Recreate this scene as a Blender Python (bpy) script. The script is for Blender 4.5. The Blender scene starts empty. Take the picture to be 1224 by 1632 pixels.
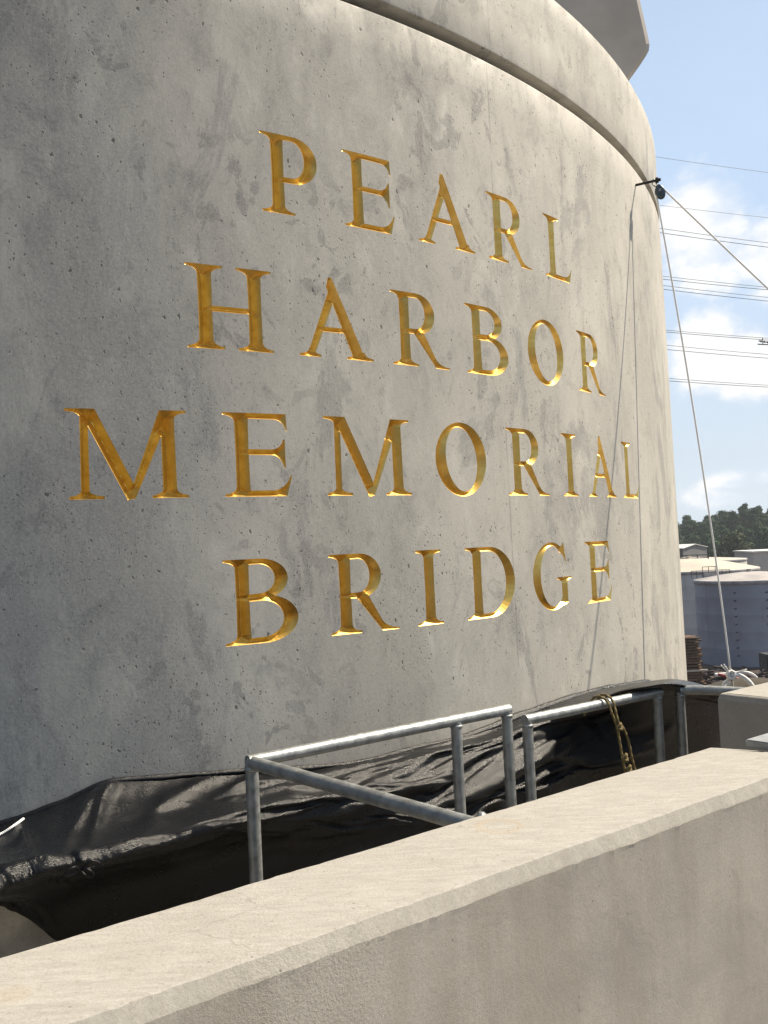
import bpy, bmesh, math, random
import numpy as np
from mathutils import Vector, Matrix, noise
from mathutils.geometry import delaunay_2d_cdt

scene = bpy.context.scene
COL = scene.collection
rad = math.radians

# ------------------------------------------------------------------ camera
PITCH, ROLL = 0.0394, -0.0485
cam = bpy.data.cameras.new('camera'); camo = bpy.data.objects.new('camera', cam); COL.objects.link(camo)
cam.sensor_fit = 'VERTICAL'; cam.sensor_height = 36.0; cam.lens = 36.0*1500/1632
cam.clip_start = 0.05; cam.clip_end = 6000
cp, sp, cr, sr = math.cos(PITCH), math.sin(PITCH), math.cos(ROLL), math.sin(ROLL)
ax, up, fw = Vector((1,0,0)), Vector((0,-sp,cp)), Vector((0,cp,sp))
r_, u_ = cr*ax + sr*up, -sr*ax + cr*up
camo.matrix_world = Matrix(((r_.x,u_.x,-fw.x,0),(r_.y,u_.y,-fw.y,0),(r_.z,u_.z,-fw.z,0),(0,0,0,1)))
scene.camera = camo

# ------------------------------------------------------------------ light
SUN = Vector((0.62, 0.23, 0.747)).normalized()          # towards the sun
SKY_STRENGTH, SUN_STRENGTH, EXPOSURE = 0.05, 5.0, 0.74
sun = bpy.data.lights.new('sun', 'SUN'); suno = bpy.data.objects.new('sun', sun); COL.objects.link(suno)
sun.energy = SUN_STRENGTH; sun.angle = rad(0.53); sun.color = (1.0, 0.885, 0.71)
suno.rotation_euler = SUN.to_track_quat('Z', 'Y').to_euler()
world = bpy.data.worlds.new('World'); scene.world = world; world.use_nodes = True
scene.view_settings.view_transform = 'Standard'; scene.view_settings.look = 'None'
scene.view_settings.exposure = EXPOSURE; scene.view_settings.gamma = 1

class NT:
    """tiny node-graph helper"""
    def __init__(s, tree): s.t = tree; s.n = tree.nodes; s.l = tree.links
    def new(s, typ, **kw):
        n = s.n.new(typ)
        for k, v in kw.items(): setattr(n, k, v)
        return n
    def put(s, sock, v):
        if isinstance(v, bpy.types.NodeSocket): s.l.new(v, sock)
        elif v is not None:
            try: sock.default_value = v
            except Exception: sock.default_value = (*v, 1.0)
    def math(s, op, a, b=None, c=None, clamp=False):
        n = s.new('ShaderNodeMath', operation=op, use_clamp=clamp)
        s.put(n.inputs[0], a); s.put(n.inputs[1], b); s.put(n.inputs[2], c)
        return n.outputs[0]
    def vmath(s, op, a, b=None, out=0):
        n = s.new('ShaderNodeVectorMath', operation=op); s.put(n.inputs[0], a); s.put(n.inputs[1], b)
        return n.outputs[out]
    def noise(s, vec, scale, detail=4, rough=0.5, dist=0.0, out=0):
        n = s.new('ShaderNodeTexNoise'); s.put(n.inputs['Vector'], vec); s.put(n.inputs['Scale'], scale)
        s.put(n.inputs['Detail'], detail); s.put(n.inputs['Roughness'], rough); s.put(n.inputs['Distortion'], dist)
        return n.outputs[out]
    def vor(s, vec, scale, feature='F1', out=0, rand=1.0):
        n = s.new('ShaderNodeTexVoronoi', feature=feature); s.put(n.inputs['Vector'], vec); s.put(n.inputs['Scale'], scale)
        s.put(n.inputs['Randomness'], rand)
        return n.outputs[out]
    def ramp(s, f, a, b, lo=0.0, hi=1.0, smooth=True):
        n = s.new('ShaderNodeMapRange'); n.interpolation_type = 'SMOOTHSTEP' if smooth else 'LINEAR'
        s.put(n.inputs[0], f)
        for i, v in enumerate((a, b, lo, hi)): s.put(n.inputs[1+i], v)
        return n.outputs[0]
    def mix(s, f, a, b, blend='MIX'):
        n = s.new('ShaderNodeMix', data_type='RGBA', blend_type=blend)
        s.put(n.inputs[0], f); s.put(n.inputs[6], a); s.put(n.inputs[7], b)
        return n.outputs[2]
    def scale(s, vec, v): return s.vmath('MULTIPLY', vec, v)

def world_sky():
    w = NT(world.node_tree); w.n.clear()
    sky = w.new('ShaderNodeTexSky', sky_type='NISHITA'); sky.sun_disc = False
    sky.sun_elevation = math.asin(SUN.z); sky.sun_rotation = math.atan2(SUN.x, SUN.y)
    sky.altitude = 0; sky.air_density = 1.0; sky.dust_density = 1.6; sky.ozone_density = 1.0
    d = w.vmath('NORMALIZE', w.new('ShaderNodeTexCoord').outputs['Generated'])
    n1 = w.noise(w.scale(d, (1,1,1.5)), 19.0, 8, 0.60); n2 = w.noise(w.scale(d, (1,1,2.4)), 5.0, 5, 0.6)
    # cumulus heads: where they stand on the sky (azimuth from +Y clockwise, elevation, half width, half height, weight)
    heads = [(19.6,17.0,2.9,2.9,1.15), (22.6,15.4,2.6,2.2,.85), (25.0,14.0,3.2,2.2,.95), (19.6,14.6,3.0,1.7,.75),
             (19.7,9.8,2.4,2.3,1.2), (22.0,8.9,2.8,2.1,1.15), (26.0,9.5,3.4,2.6,1.05),
             (20.2,2.9,1.8,.7,.75), (22.4,2.9,1.3,.6,.75), (19.0,1.9,2.0,.8,.7),
             (-35,18,9,6,.9), (60,22,12,6,.8), (110,16,10,5,.8), (235,12,9,4,.7)]
    acc = None
    for az, el, hw, hh, wt in heads:
        a, e = rad(az), rad(el)
        c = Vector((math.sin(a)*math.cos(e), math.cos(a)*math.cos(e), math.sin(e)))
        ex = Vector((math.cos(a), -math.sin(a), 0))
        ey = ex.cross(c) * -1
        dv = w.vmath('SUBTRACT', d, tuple(c))
        px = w.math('DIVIDE', w.vmath('DOT_PRODUCT', dv, tuple(ex), out=1), rad(hw))
        py = w.math('DIVIDE', w.vmath('DOT_PRODUCT', dv, tuple(ey), out=1), rad(hh))
        rr = w.math('ADD', w.math('MULTIPLY', px, px), w.math('MULTIPLY', w.math('MULTIPLY', py, py), w.ramp(py, -.2, .4, .7, 1.5)))
        rr = w.math('POWER', rr, 1.5)
        rr = w.math('ADD', rr, w.ramp(w.vmath('DOT_PRODUCT', d, tuple(c), out=1), 0.3, 0.0, 0, 50))
        g = w.math('MULTIPLY', w.math('EXPONENT', w.math('MULTIPLY', rr, -1.0)), wt)
        acc = g if acc is None else w.math('MAXIMUM', acc, g)
    body = w.math('ADD', acc, w.math('MULTIPLY', w.math('SUBTRACT', n1, 0.5), 1.25))
    body = w.math('ADD', body, w.math('MULTIPLY', w.math('SUBTRACT', n2, 0.5), 0.6))
    dens = w.ramp(body, 0.22, 0.80)
    sep = w.new('ShaderNodeSeparateXYZ'); w.put(sep.inputs[0], d)
    low = w.ramp(sep.outputs[2], 0.85, 0.30, 0.45, 0.97)                    # pale summer veil, thicker to the horizon and on the sun's side
    sunward = w.ramp(w.vmath('DOT_PRODUCT', d, tuple(SUN), out=1), -0.35, 0.35, 0.04, 1.0)
    veil = w.math('MULTIPLY', w.math('MULTIPLY', w.ramp(n2, 0.25, 0.75, .93, 1.0), low), sunward)
    antisun_dim = w.mix(w.ramp(w.vmath('DOT_PRODUCT', d, tuple(SUN), out=1), -0.45, 0.35, 0.0, 1.0), (.40,.40,.41), (1,1,1))   # sky dimmed away from the sun, added to cut the ambient light
    skyc = w.mix(veil, w.mix(1.0, sky.outputs[0], antisun_dim, 'MULTIPLY'), w.mix(w.ramp(sep.outputs[2], 0.0, 0.34), (8.7, 10.0, 11.2), (7.3, 9.3, 12.1)))
    cc = w.mix(w.ramp(w.math('ADD', n1, w.math('MULTIPLY', body, .12)), 0.42, 0.70), (9.6, 10.5, 11.9), (12.8, 12.8, 12.7))
    colr = w.mix(dens, skyc, cc)
    bg = w.new('ShaderNodeBackground'); w.put(bg.inputs[0], colr); bg.inputs[1].default_value = SKY_STRENGTH
    out = w.new('ShaderNodeOutputWorld'); w.l.new(bg.outputs[0], out.inputs[0])
world_sky()

# ------------------------------------------------------------------ frame of the bridge: t runs along the parapet, d away from the camera
N = Vector((-0.61980634, 0.7847548, 0)); T = Vector((0.7847548, 0.61980634, 0))
ROTZ = math.atan2(T.y, T.x)
def P(t, d, z=0.0): return T*t + N*d + Vector((0,0,z))
CX, CY, R = -3.4217, 8.2737, 5.725
TH0 = math.atan2(-CY, -CX)
def on_tower(s, z, depth=0.0):
    a = TH0 + s/R
    return Vector((CX + (R-depth)*math.cos(a), CY + (R-depth)*math.sin(a), z))
DC, TC = 8.613617, 2.442896
def d_tower(t): return DC - math.sqrt(max(0.0, R*R-(t-TC)**2))
FLOOR, GROUND = -1.65, -18.0

# ------------------------------------------------------------------ object helpers
def link(name, me, mat=None, parent=None, smooth=False):
    o = bpy.data.objects.new(name, me); COL.objects.link(o)
    if mat: me.materials.append(mat)
    if smooth: me.shade_smooth()
    if parent: o.parent = parent
    return o
def from_bm(name, bm, mat=None, parent=None, smooth=False):
    bmesh.ops.recalc_face_normals(bm, faces=bm.faces)
    me = bpy.data.meshes.new(name); bm.to_mesh(me); bm.free()
    return link(name, me, mat, parent, smooth)
def from_py(name, v, f, mat=None, parent=None, smooth=False):
    me = bpy.data.meshes.new(name); me.from_pydata([tuple(p) for p in v], [], f); me.update()
    return link(name, me, mat, parent, smooth)
def tag(o, label=None, cat=None, group=None, kind=None):
    for k, v in (('label',label),('category',cat),('group',group),('kind',kind)):
        if v: o[k] = v
    return o
def thing(name, loc, label, cat, group=None, rotz=0.0):
    o = bpy.data.objects.new(name, None); COL.objects.link(o); o.empty_display_size = 0.1
    o.location = loc; o.rotation_euler = (0,0,rotz)
    return tag(o, label, cat, group)
def keep(o, root):
    """parent to root while the mesh stays where its world coordinates put it"""
    o.parent = root
    o.matrix_parent_inverse = Matrix.LocRotScale(root.location, root.rotation_euler, None).inverted()
    return o
def tube(bm, pts, r, seg=10, cap=True):
    pts = [Vector(p) for p in pts]; rings = []
    prev = None
    for i, p in enumerate(pts):
        a = pts[max(0,i-1)]; b = pts[min(len(pts)-1,i+1)]
        tg = (b-a).normalized()
        if prev is None:
            ref = Vector((0,0,1)) if abs(tg.z) < .9 else Vector((1,0,0))
            x = tg.cross(ref).normalized()
        else:
            x = (prev - tg*prev.dot(tg)).normalized()
        prev = x; y = tg.cross(x)
        rr = r[i] if isinstance(r,(list,tuple)) else r
        rings.append([bm.verts.new(p + (x*math.cos(k*2*math.pi/seg) + y*math.sin(k*2*math.pi/seg))*rr) for k in range(seg)])
    for a, b in zip(rings, rings[1:]):
        for k in range(seg): bm.faces.new((a[k], a[(k+1)%seg], b[(k+1)%seg], b[k]))
    if cap: bm.faces.new(rings[0]); bm.faces.new(rings[-1])
    return bm
def laid(bm, pts, r, pitch=.030, seg=12):
    """a three-strand rope: one tube whose lobed section turns along the line"""
    pts = [Vector(p) for p in pts]; rings = []; prev = None; run = 0
    for i, p in enumerate(pts):
        tg = (pts[min(len(pts)-1,i+1)]-pts[max(0,i-1)]).normalized()
        if i: run += (p-pts[i-1]).length
        x = tg.orthogonal().normalized() if prev is None else (prev-tg*prev.dot(tg)).normalized()
        prev = x; y = tg.cross(x)
        rings.append([bm.verts.new(p+(x*math.cos(k*2*math.pi/seg)+y*math.sin(k*2*math.pi/seg))*r*(1+.24*math.cos(3*(k*2*math.pi/seg)-run/pitch*2*math.pi))) for k in range(seg)])
    for a, b in zip(rings, rings[1:]):
        for k in range(seg): bm.faces.new((a[k], a[(k+1)%seg], b[(k+1)%seg], b[k]))
    bm.faces.new(rings[0]); bm.faces.new(rings[-1])
    return bm
def box(bm, p0, p1, M=None, bevel=0.0):
    g = bmesh.ops.create_cube(bm, size=1.0)
    c = [(a+b)/2 for a,b in zip(p0,p1)]; s = [abs(b-a) for a,b in zip(p0,p1)]
    for v in g['verts']:
        v.co = Vector((v.co.x*s[0]+c[0], v.co.y*s[1]+c[1], v.co.z*s[2]+c[2]))
    if bevel:
        e = list({e for v in g['verts'] for e in v.link_edges})
        r = bmesh.ops.bevel(bm, geom=e, offset=bevel, segments=2, affect='EDGES')
        vs = {v for f in r['faces'] for v in f.verts} | {v for v in g['verts'] if v.is_valid}
    else: vs = g['verts']
    if M:
        for v in vs: v.co = M @ v.co
    return bm
MTD = Matrix(((T.x,N.x,0,0),(T.y,N.y,0,0),(0,0,1,0),(0,0,0,1)))     # (t,d,z) -> world
def catmull(p, k=8):
    p = [Vector(q) for q in p]; out = []
    for i in range(len(p)-1):
        a, b, c, d = p[max(i-1,0)], p[i], p[i+1], p[min(i+2,len(p)-1)]
        for j in range(k):
            u = j/k
            out.append(0.5*((2*b)+(c-a)*u+(2*a-5*b+4*c-d)*u*u+(3*b-a-3*c+d)*u**3))
    return out+[p[-1]]

# ------------------------------------------------------------------ materials
def material(name):
    m = bpy.data.materials.new(name); m.use_nodes = True
    g = NT(m.node_tree); b = g.n['Principled BSDF']
    return m, g, b
def objco(g): return g.new('ShaderNodeTexCoord').outputs['Object']
def bump(g, b, h, strength=0.5, dist=0.01):
    n = g.new('ShaderNodeBump'); n.inputs['Strength'].default_value = strength; n.inputs['Distance'].default_value = dist
    g.put(n.inputs['Height'], h); g.l.new(n.outputs[0], b.inputs['Normal'])
def simple(name, col, rough=0.6, metal=0.0, var=0.15, scale=8.0, bmp=0.0):
    m, g, b = material(name); co = objco(g)
    n = g.noise(co, scale, 5, 0.6)
    dark = tuple(c*(1-var) for c in col); lite = tuple(min(1,c*(1+var)) for c in col)
    g.put(b.inputs['Base Color'], g.mix(g.ramp(n, .3, .7), dark, lite))
    b.inputs['Roughness'].default_value = rough; b.inputs['Metallic'].default_value = metal
    if bmp: bump(g, b, n, bmp, 0.01)
    return m

def tower_concrete():
    m, g, b = material('cast_concrete'); co = objco(g)
    big = g.noise(g.scale(co, (1,1,.55)), 1.5, 5, .62, .3)
    mid = g.noise(g.scale(co, (1,1,.6)), 6.5, 6, .66, .4)
    strk = g.noise(g.scale(co, (1,1,.10)), 9.0, 4, .6)
    fine = g.noise(co, 110, 4, .75)
    col = g.mix(g.ramp(big, .30, .70), (.325,.31,.276), (.455,.43,.378))
    col = g.mix(g.math('MULTIPLY', g.ramp(mid, .50, .70), .50), col, (.205,.20,.192))
    col = g.mix(g.math('MULTIPLY', g.ramp(mid, .46, .28), .45), col, (.55,.525,.465))
    col = g.mix(g.math('MULTIPLY', g.ramp(strk, .55, .75), .30), col, (.22,.215,.205))
    # damp-looking drips and blots: dark patches with a shape of their own
    blot = g.noise(g.scale(co, (1,1,.42)), 2.7, 7, .70, .8)
    col = g.mix(g.math('MULTIPLY', g.ramp(blot, .550, .625), .50), col, (.150,.150,.152))
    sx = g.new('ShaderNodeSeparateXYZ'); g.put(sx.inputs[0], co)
    shade_blotch = g.math('MULTIPLY', g.ramp(sx.outputs[0], -.15, -1.0), g.ramp(g.noise(g.scale(co, (1,1,.5)), 2.0, 6, .66, .5), .40, .56))     # cloud-shaped dark blotches that also paint shade into the tower's left flank
    col = g.mix(g.math('MULTIPLY', shade_blotch, .45), col, (.165,.166,.170))
    patch = g.noise(g.scale(co, (1,1,.75)), 7.5, 6, .62, .7)
    area = g.ramp(g.noise(co, 1.1, 3, .5), .40, .60)
    col = g.mix(g.math('MULTIPLY', g.math('MULTIPLY', g.ramp(patch, .575, .605), area), .58), col, (.155,.15,.145))
    spots = g.ramp(g.noise(g.scale(co, (1,1,.8)), 15, 4, .55, .6), .665, .70)
    col = g.mix(g.math('MULTIPLY', g.math('MULTIPLY', spots, area), .52), col, (.13,.128,.125))
    col = g.mix(g.ramp(fine, .3, .75, .0, .36), col, (.56,.53,.47))
    grit = g.noise(co, 48, 6, .8)
    col = g.mix(g.ramp(grit, .44, .30, .0, .42), col, (.20,.195,.185))
    # the two faint form-board seams
    sep_p = g.new('ShaderNodeSeparateXYZ'); g.put(sep_p.inputs[0], g.vmath('SUBTRACT', co, (CX, CY, 0)))
    ang = g.math('MULTIPLY', g.math('SUBTRACT', g.math('ARCTAN2', sep_p.outputs[1], sep_p.outputs[0]), TH0), R)
    for s_at in (2.155, -.55, 4.9, 7.6):
        line = g.math('MULTIPLY', g.ramp(g.math('ABSOLUTE', g.math('SUBTRACT', g.math('ADD', ang, g.math('MULTIPLY', g.noise(co, 3, 2, .5), .012)), s_at+.006)), .007, .002), g.ramp(g.noise(g.scale(co, (1,1,.5)), 6, 3, .6), .42, .56))
        col = g.mix(g.math('MULTIPLY', line, .42), col, (.17,.165,.155))
    # bug holes and flecks
    wob = g.vmath('SUBTRACT', g.noise(co, 55, 3, .6, out=1), (.5,.5,.5))
    pos = g.vmath('ADD', co, g.scale(wob, (.022,.022,.022)))
    dens = g.ramp(g.noise(co, 2.0, 4, .65), .42, .66, 0.0, 1.0)
    def holes(sc, thr, rmax, dk):
        v = g.new('ShaderNodeTexVoronoi'); g.put(v.inputs['Vector'], g.scale(pos, (1,1,.7))); g.put(v.inputs['Scale'], float(sc))
        sp_ = g.new('ShaderNodeSeparateColor'); g.put(sp_.inputs[0], v.outputs['Color'])
        sel = g.ramp(g.math('ADD', sp_.outputs[0], g.math('MULTIPLY', dens, dk)), thr, thr+.02)
        rr = g.math('MULTIPLY_ADD', sp_.outputs[1], rmax, .05)
        return g.math('MULTIPLY', g.ramp(g.math('SUBTRACT', rr, v.outputs[0]), -.03, .07), sel)
    h1 = holes(44, .970, .24, .15); h2 = holes(100, .945, .32, .18); h3 = holes(190, .945, .36, .16)
    big_h = g.ramp(g.noise(g.scale(pos, (1,1,.5)), 22, 4, .6, 1.4), .725, .755)
    hole = g.math('MAXIMUM', g.math('MAXIMUM', h1, h2), g.math('MAXIMUM', h3, big_h))
    col = g.mix(g.math('MULTIPLY', hole, .80), col, (.085,.082,.078))
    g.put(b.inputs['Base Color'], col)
    g.put(b.inputs['Roughness'], g.ramp(mid, .3, .7, .62, .82)); b.inputs['Specular IOR Level'].default_value = .3
    h = g.math('SUBTRACT', g.math('ADD', g.math('MULTIPLY', fine, .16), g.math('MULTIPLY', mid, .6)), g.math('MULTIPLY', hole, .45))
    h = g.math('ADD', h, g.math('MULTIPLY', big, 1.2))
    bump(g, b, h, .5, .006)
    return m
def parapet_concrete(name, top=(.385,.364,.326), side=(.338,.314,.276)):
    m, g, b = material(name); co = objco(g)
    geo = g.new('ShaderNodeNewGeometry'); sz = g.new('ShaderNodeSeparateXYZ'); g.put(sz.inputs[0], co)
    big = g.noise(co, 2.2, 5, .6, .3); mid = g.noise(co, 9, 6, .68, .4); fine = g.noise(co, 190, 3, .65); grit = g.noise(co, 520, 2, .6)
    along = g.noise(co, 11, 7, .72, .5); smear = g.noise(co, 2.4, 7, .72, .2)
    # the trowelled cap was cast smoother and paler than the formed face below it
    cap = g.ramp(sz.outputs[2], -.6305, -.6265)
    mp = g.new('ShaderNodeMapping'); g.put(mp.inputs['Vector'], co); mp.inputs['Rotation'].default_value = (0,0,-ROTZ); mp.inputs['Scale'].default_value = (.8,4.5,2)
    broom = g.noise(mp.outputs[0], 16, 6, .75, .15)
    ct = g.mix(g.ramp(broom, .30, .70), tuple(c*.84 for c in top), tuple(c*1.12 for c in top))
    ct = g.mix(g.ramp(along, .35, .70, .30, 0), ct, tuple(c*.80 for c in top))
    ct = g.mix(g.math('MULTIPLY', g.ramp(mid, .58, .74), .42), ct, (.28,.258,.222))
    ct = g.mix(g.math('MULTIPLY', g.ramp(smear, .50, .64), .34), ct, (.32,.295,.255))
    ct = g.mix(g.math('MULTIPLY', g.ramp(g.noise(co, 60, 4, .7), .56, .68), .50), ct, (.24,.212,.172))
    for (st_, sd_, ra_, rb_, am_) in ((1.425,1.462,.045,.016,.26), (.40,1.40,.012,.028,.22)):
        c0 = P(st_, sd_); dx = g.vmath('SUBTRACT', g.vmath('ADD', co, g.scale(g.vmath('SUBTRACT', g.noise(co, 20, 3, .6, out=1), (.5,.5,.5)), (.03,.03,0))), (c0.x, c0.y, -.6))
        ringd = g.math('ABSOLUTE', g.math('SUBTRACT', g.vmath('LENGTH', dx, out=1), ra_))
        ct = g.mix(g.math('MULTIPLY', g.ramp(ringd, rb_, 0.0), am_), ct, (.37,.255,.13))
    ct = g.mix(g.math('MULTIPLY', g.ramp(g.noise(co, 26, 3, .6), .69, .74), .5), ct, (.18,.165,.14))
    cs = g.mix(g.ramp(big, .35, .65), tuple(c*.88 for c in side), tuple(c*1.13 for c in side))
    cs = g.mix(g.math('MULTIPLY', g.ramp(g.noise(g.scale(co,(1,1,.14)), 6, 4, .6), .50, .66), .42), cs, (.265,.238,.20))
    cs = g.mix(g.math('MULTIPLY', g.ramp(mid, .56, .70), .30), cs, (.235,.215,.188))
    cs = g.mix(g.math('MULTIPLY', g.ramp(g.noise(g.scale(co,(1,1,.5)), 2.6, 5, .62, .6), .52, .66), .30), cs, (.275,.245,.20))
    cs = g.mix(g.math('MULTIPLY', g.ramp(g.noise(g.scale(co,(1,1,.35)), 20, 4, .6), .64, .72), .25), cs, (.42,.385,.33))
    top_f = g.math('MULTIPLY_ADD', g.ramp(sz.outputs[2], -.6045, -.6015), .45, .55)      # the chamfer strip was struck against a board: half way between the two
    crk = g.new('ShaderNodeTexVoronoi', feature='DISTANCE_TO_EDGE'); g.put(crk.inputs['Vector'], g.vmath('ADD', co, g.scale(g.noise(co, 5, 5, .6, out=1), (.10,.10,.10)))); g.put(crk.inputs['Scale'], 2.3)
    crack = g.math('MULTIPLY', g.ramp(crk.outputs[0], .0045, .001), g.ramp(g.noise(co, 1.9, 3, .5), .60, .66))
    cells = g.new('ShaderNodeTexVoronoi'); g.put(cells.inputs['Vector'], co); g.put(cells.inputs['Scale'], 48.0)
    chosen = g.new('ShaderNodeSeparateColor'); g.put(chosen.inputs[0], cells.outputs['Color'])
    airholes = g.math('MULTIPLY', g.ramp(cells.outputs[0], .15, .08), g.ramp(chosen.outputs[0], .88, .91))
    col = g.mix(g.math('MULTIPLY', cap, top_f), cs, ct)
    col = g.mix(g.math('MULTIPLY', g.math('MAXIMUM', g.math('MULTIPLY', crack, .45), airholes), .55), col, (.09,.08,.068))
    col = g.mix(g.ramp(fine, .35, .75, 0, .34), col, (.19,.172,.145))
    g.put(b.inputs['Base Color'], col); b.inputs['Roughness'].default_value = .85; b.inputs['Specular IOR Level'].default_value = .25
    rough = g.ramp(g.noise(co, 1.7, 2, .5), .42, .62, .15, 1.0)
    h = g.math('ADD', g.math('MULTIPLY', fine, rough), g.math('ADD', g.math('MULTIPLY', grit, .35), g.math('MULTIPLY', mid, 1.2)))
    bump(g, b, h, .5, .0028)
    return m
def gold_leaf():
    m, g, b = material('gold_leaf'); co = objco(g)
    n = g.noise(co, 26, 5, .65); f = g.noise(co, 240, 3, .6)
    col = g.mix(g.ramp(n, .3, .7), (.74,.46,.105), (.86,.58,.175))
    col = g.mix(g.math('MULTIPLY', g.ramp(g.noise(co, 9, 5, .7), .56, .70), .22), col, (.55,.38,.12))
    g.put(b.inputs['Base Color'], col); b.inputs['Metallic'].default_value = 1.0
    g.put(b.inputs['Roughness'], g.ramp(n, .3, .7, .40, .30))
    bump(g, b, g.math('ADD', g.math('MULTIPLY', f, .3), n), .16, .003)
    return m
def galvanised():
    m, g, b = material('galvanised_steel'); co = objco(g)
    n = g.noise(co, 30, 5, .7); v = g.vor(co, 130); f = g.noise(g.scale(co,(1,1,.2)), 120, 3, .6)
    col = g.mix(g.ramp(n, .3, .7), (.23,.24,.235), (.37,.38,.37)); col = g.mix(g.ramp(f, .6, .8, 0, .35), col, (.16,.16,.155))
    g.put(b.inputs['Base Color'], col); b.inputs['Metallic'].default_value = .6
    g.put(b.inputs['Roughness'], g.ramp(n, .3, .7, .36, .58)); bump(g, b, g.math('ADD', v, n), .12, .002)
    return m
def tarp_fabric():
    m, g, b = material('black_woven_fabric'); co = objco(g)
    wv = g.new('ShaderNodeTexWave', wave_type='BANDS', bands_direction='Z'); g.put(wv.inputs['Vector'], co); g.put(wv.inputs['Scale'], 110.0); g.put(wv.inputs['Distortion'], 1.5)
    n = g.noise(co, 300, 2, .7); w2 = g.noise(g.scale(co,(1,1,1)), 38, 5, .65); dust = g.noise(co, 7, 5, .7)
    col = g.mix(g.ramp(dust, .45, .75, 0, .5), (.0036,.0039,.0052), (.0095,.0098,.0112))
    g.put(b.inputs['Base Color'], col)
    g.put(b.inputs['Roughness'], g.ramp(dust, .3, .7, .24, .36)); b.inputs['Specular IOR Level'].default_value = .36
    h = g.math('ADD', g.math('MULTIPLY', wv.outputs['Fac'], .25), g.math('ADD', g.math('MULTIPLY', n, .8), g.math('MULTIPLY', w2, .7)))
    bump(g, b, h, .5, .004)
    return m
def rope_mat(name, c1, c2, s=220):
    m, g, b = material(name); co = objco(g)
    wv = g.new('ShaderNodeTexWave', wave_type='BANDS', bands_direction='DIAGONAL'); g.put(wv.inputs['Vector'], co); g.put(wv.inputs['Scale'], float(s)/3); g.put(wv.inputs['Distortion'], .6)
    g.put(b.inputs['Base Color'], g.mix(wv.outputs['Fac'], c1, c2)); b.inputs['Roughness'].default_value = .8
    bump(g, b, wv.outputs['Fac'], .6, .002)
    return m
def leaf_mat(name, c1, c2):
    m, g, b = material(name); co = objco(g)
    oi = g.new('ShaderNodeObjectInfo').outputs['Random']
    n = g.noise(co, .55, 3, .6)
    f = g.math('ADD', g.math('MULTIPLY', n, .75), g.math('MULTIPLY', oi, .3))
    g.put(b.inputs['Base Color'], g.mix(g.ramp(f, .28, .8), c1, c2)); b.inputs['Roughness'].default_value = .7; b.inputs['Specular IOR Level'].default_value = .15
    return m
def tank_paint(name, col, rust=.25, dirty=.5):
    m, g, b = material(name); co = objco(g)
    strk = g.noise(g.scale(co, (1,1,.05)), 1.0, 4, .6); mid = g.noise(co, .35, 5, .6)
    c = g.mix(g.ramp(mid, .3, .7), tuple(x*.9 for x in col), tuple(min(1,x*1.06) for x in col))
    c = g.mix(g.math('MULTIPLY', g.ramp(strk, .55, .75), dirty), c, (.22,.19,.18))
    c = g.mix(g.math('MULTIPLY', g.ramp(g.noise(g.scale(co,(1,1,.12)), 2.0, 3, .6), .63, .72), rust), c, (.20,.10,.06))
    g.put(b.inputs['Base Color'], c); b.inputs['Roughness'].default_value = .55
    return m
def ground_mat():
    m, g, b = material('dirt_ground'); co = objco(g)
    n = g.noise(co, .25, 6, .65); f = g.noise(co, 2.2, 5, .7); far = g.noise(co, .012, 4, .6)
    c = g.mix(g.ramp(n, .3, .7), (.034,.020,.014), (.066,.041,.029)); c = g.mix(g.ramp(f, .55, .8, 0, .6), c, (.035,.026,.022))
    c = g.mix(g.ramp(far, .45, .6, 0, .5), c, (.05,.055,.03))
    g.put(b.inputs['Base Color'], c); b.inputs['Roughness'].default_value = .95
    return m

M_WALL = tower_concrete(); M_PAR = parapet_concrete('parapet_concrete'); M_GOLD = gold_leaf(); M_GALV = galvanised(); M_TARP = tarp_fabric()
M_CAP = simple('shaded_precast_concrete', (.50,.455,.40), .8, 0, .10, 3.0, .15)
M_DECK = simple('deck_concrete', (.30,.28,.25), .9, 0, .15, 3, .2)
M_ROPE = rope_mat('white_braided_rope', (.70,.69,.67), (.90,.89,.87)); M_YEL = rope_mat('yellow_brown_rope', (.075,.055,.02), (.27,.20,.075), 330)
M_BLACK = simple('black_iron', (.02,.018,.018), .45, .3, .3, 40); M_SHELL = simple('blue_grey_plastic', (.045,.065,.085), .30, 0, .2, 30)
M_WIRE = simple('wire_grey', (.10,.10,.11), .6, .2, .1, 2)

# ------------------------------------------------------------------ ground and deck
gv, gf = [], []
gx = [-1600,-900,-300,-100,0,20,30,40,50,60,80,120,200,400,900,1600]; gy = [-1600,-900,-200,0,60,80,90,100,110,120,140,180,260,420,900,1600]
for y in gy:
    for x in gx: gv.append((x, y, GROUND + (noise.noise(Vector((x*.13,y*.13,0)))*.25 if abs(x)<130 and abs(y)<200 else 0)))
for j in range(len(gy)-1):
    for i in range(len(gx)-1):
        a = j*len(gx)+i; gf.append((a, a+1, a+1+len(gx), a+len(gx)))
tag(from_py('ground', gv, gf, ground_mat()), kind='structure')
bm = bmesh.new(); box(bm, (-7,-4,FLOOR-.5), (5.2,2.62,FLOOR), MTD)
tag(from_bm('bridge_deck', bm, M_DECK), kind='structure')

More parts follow.
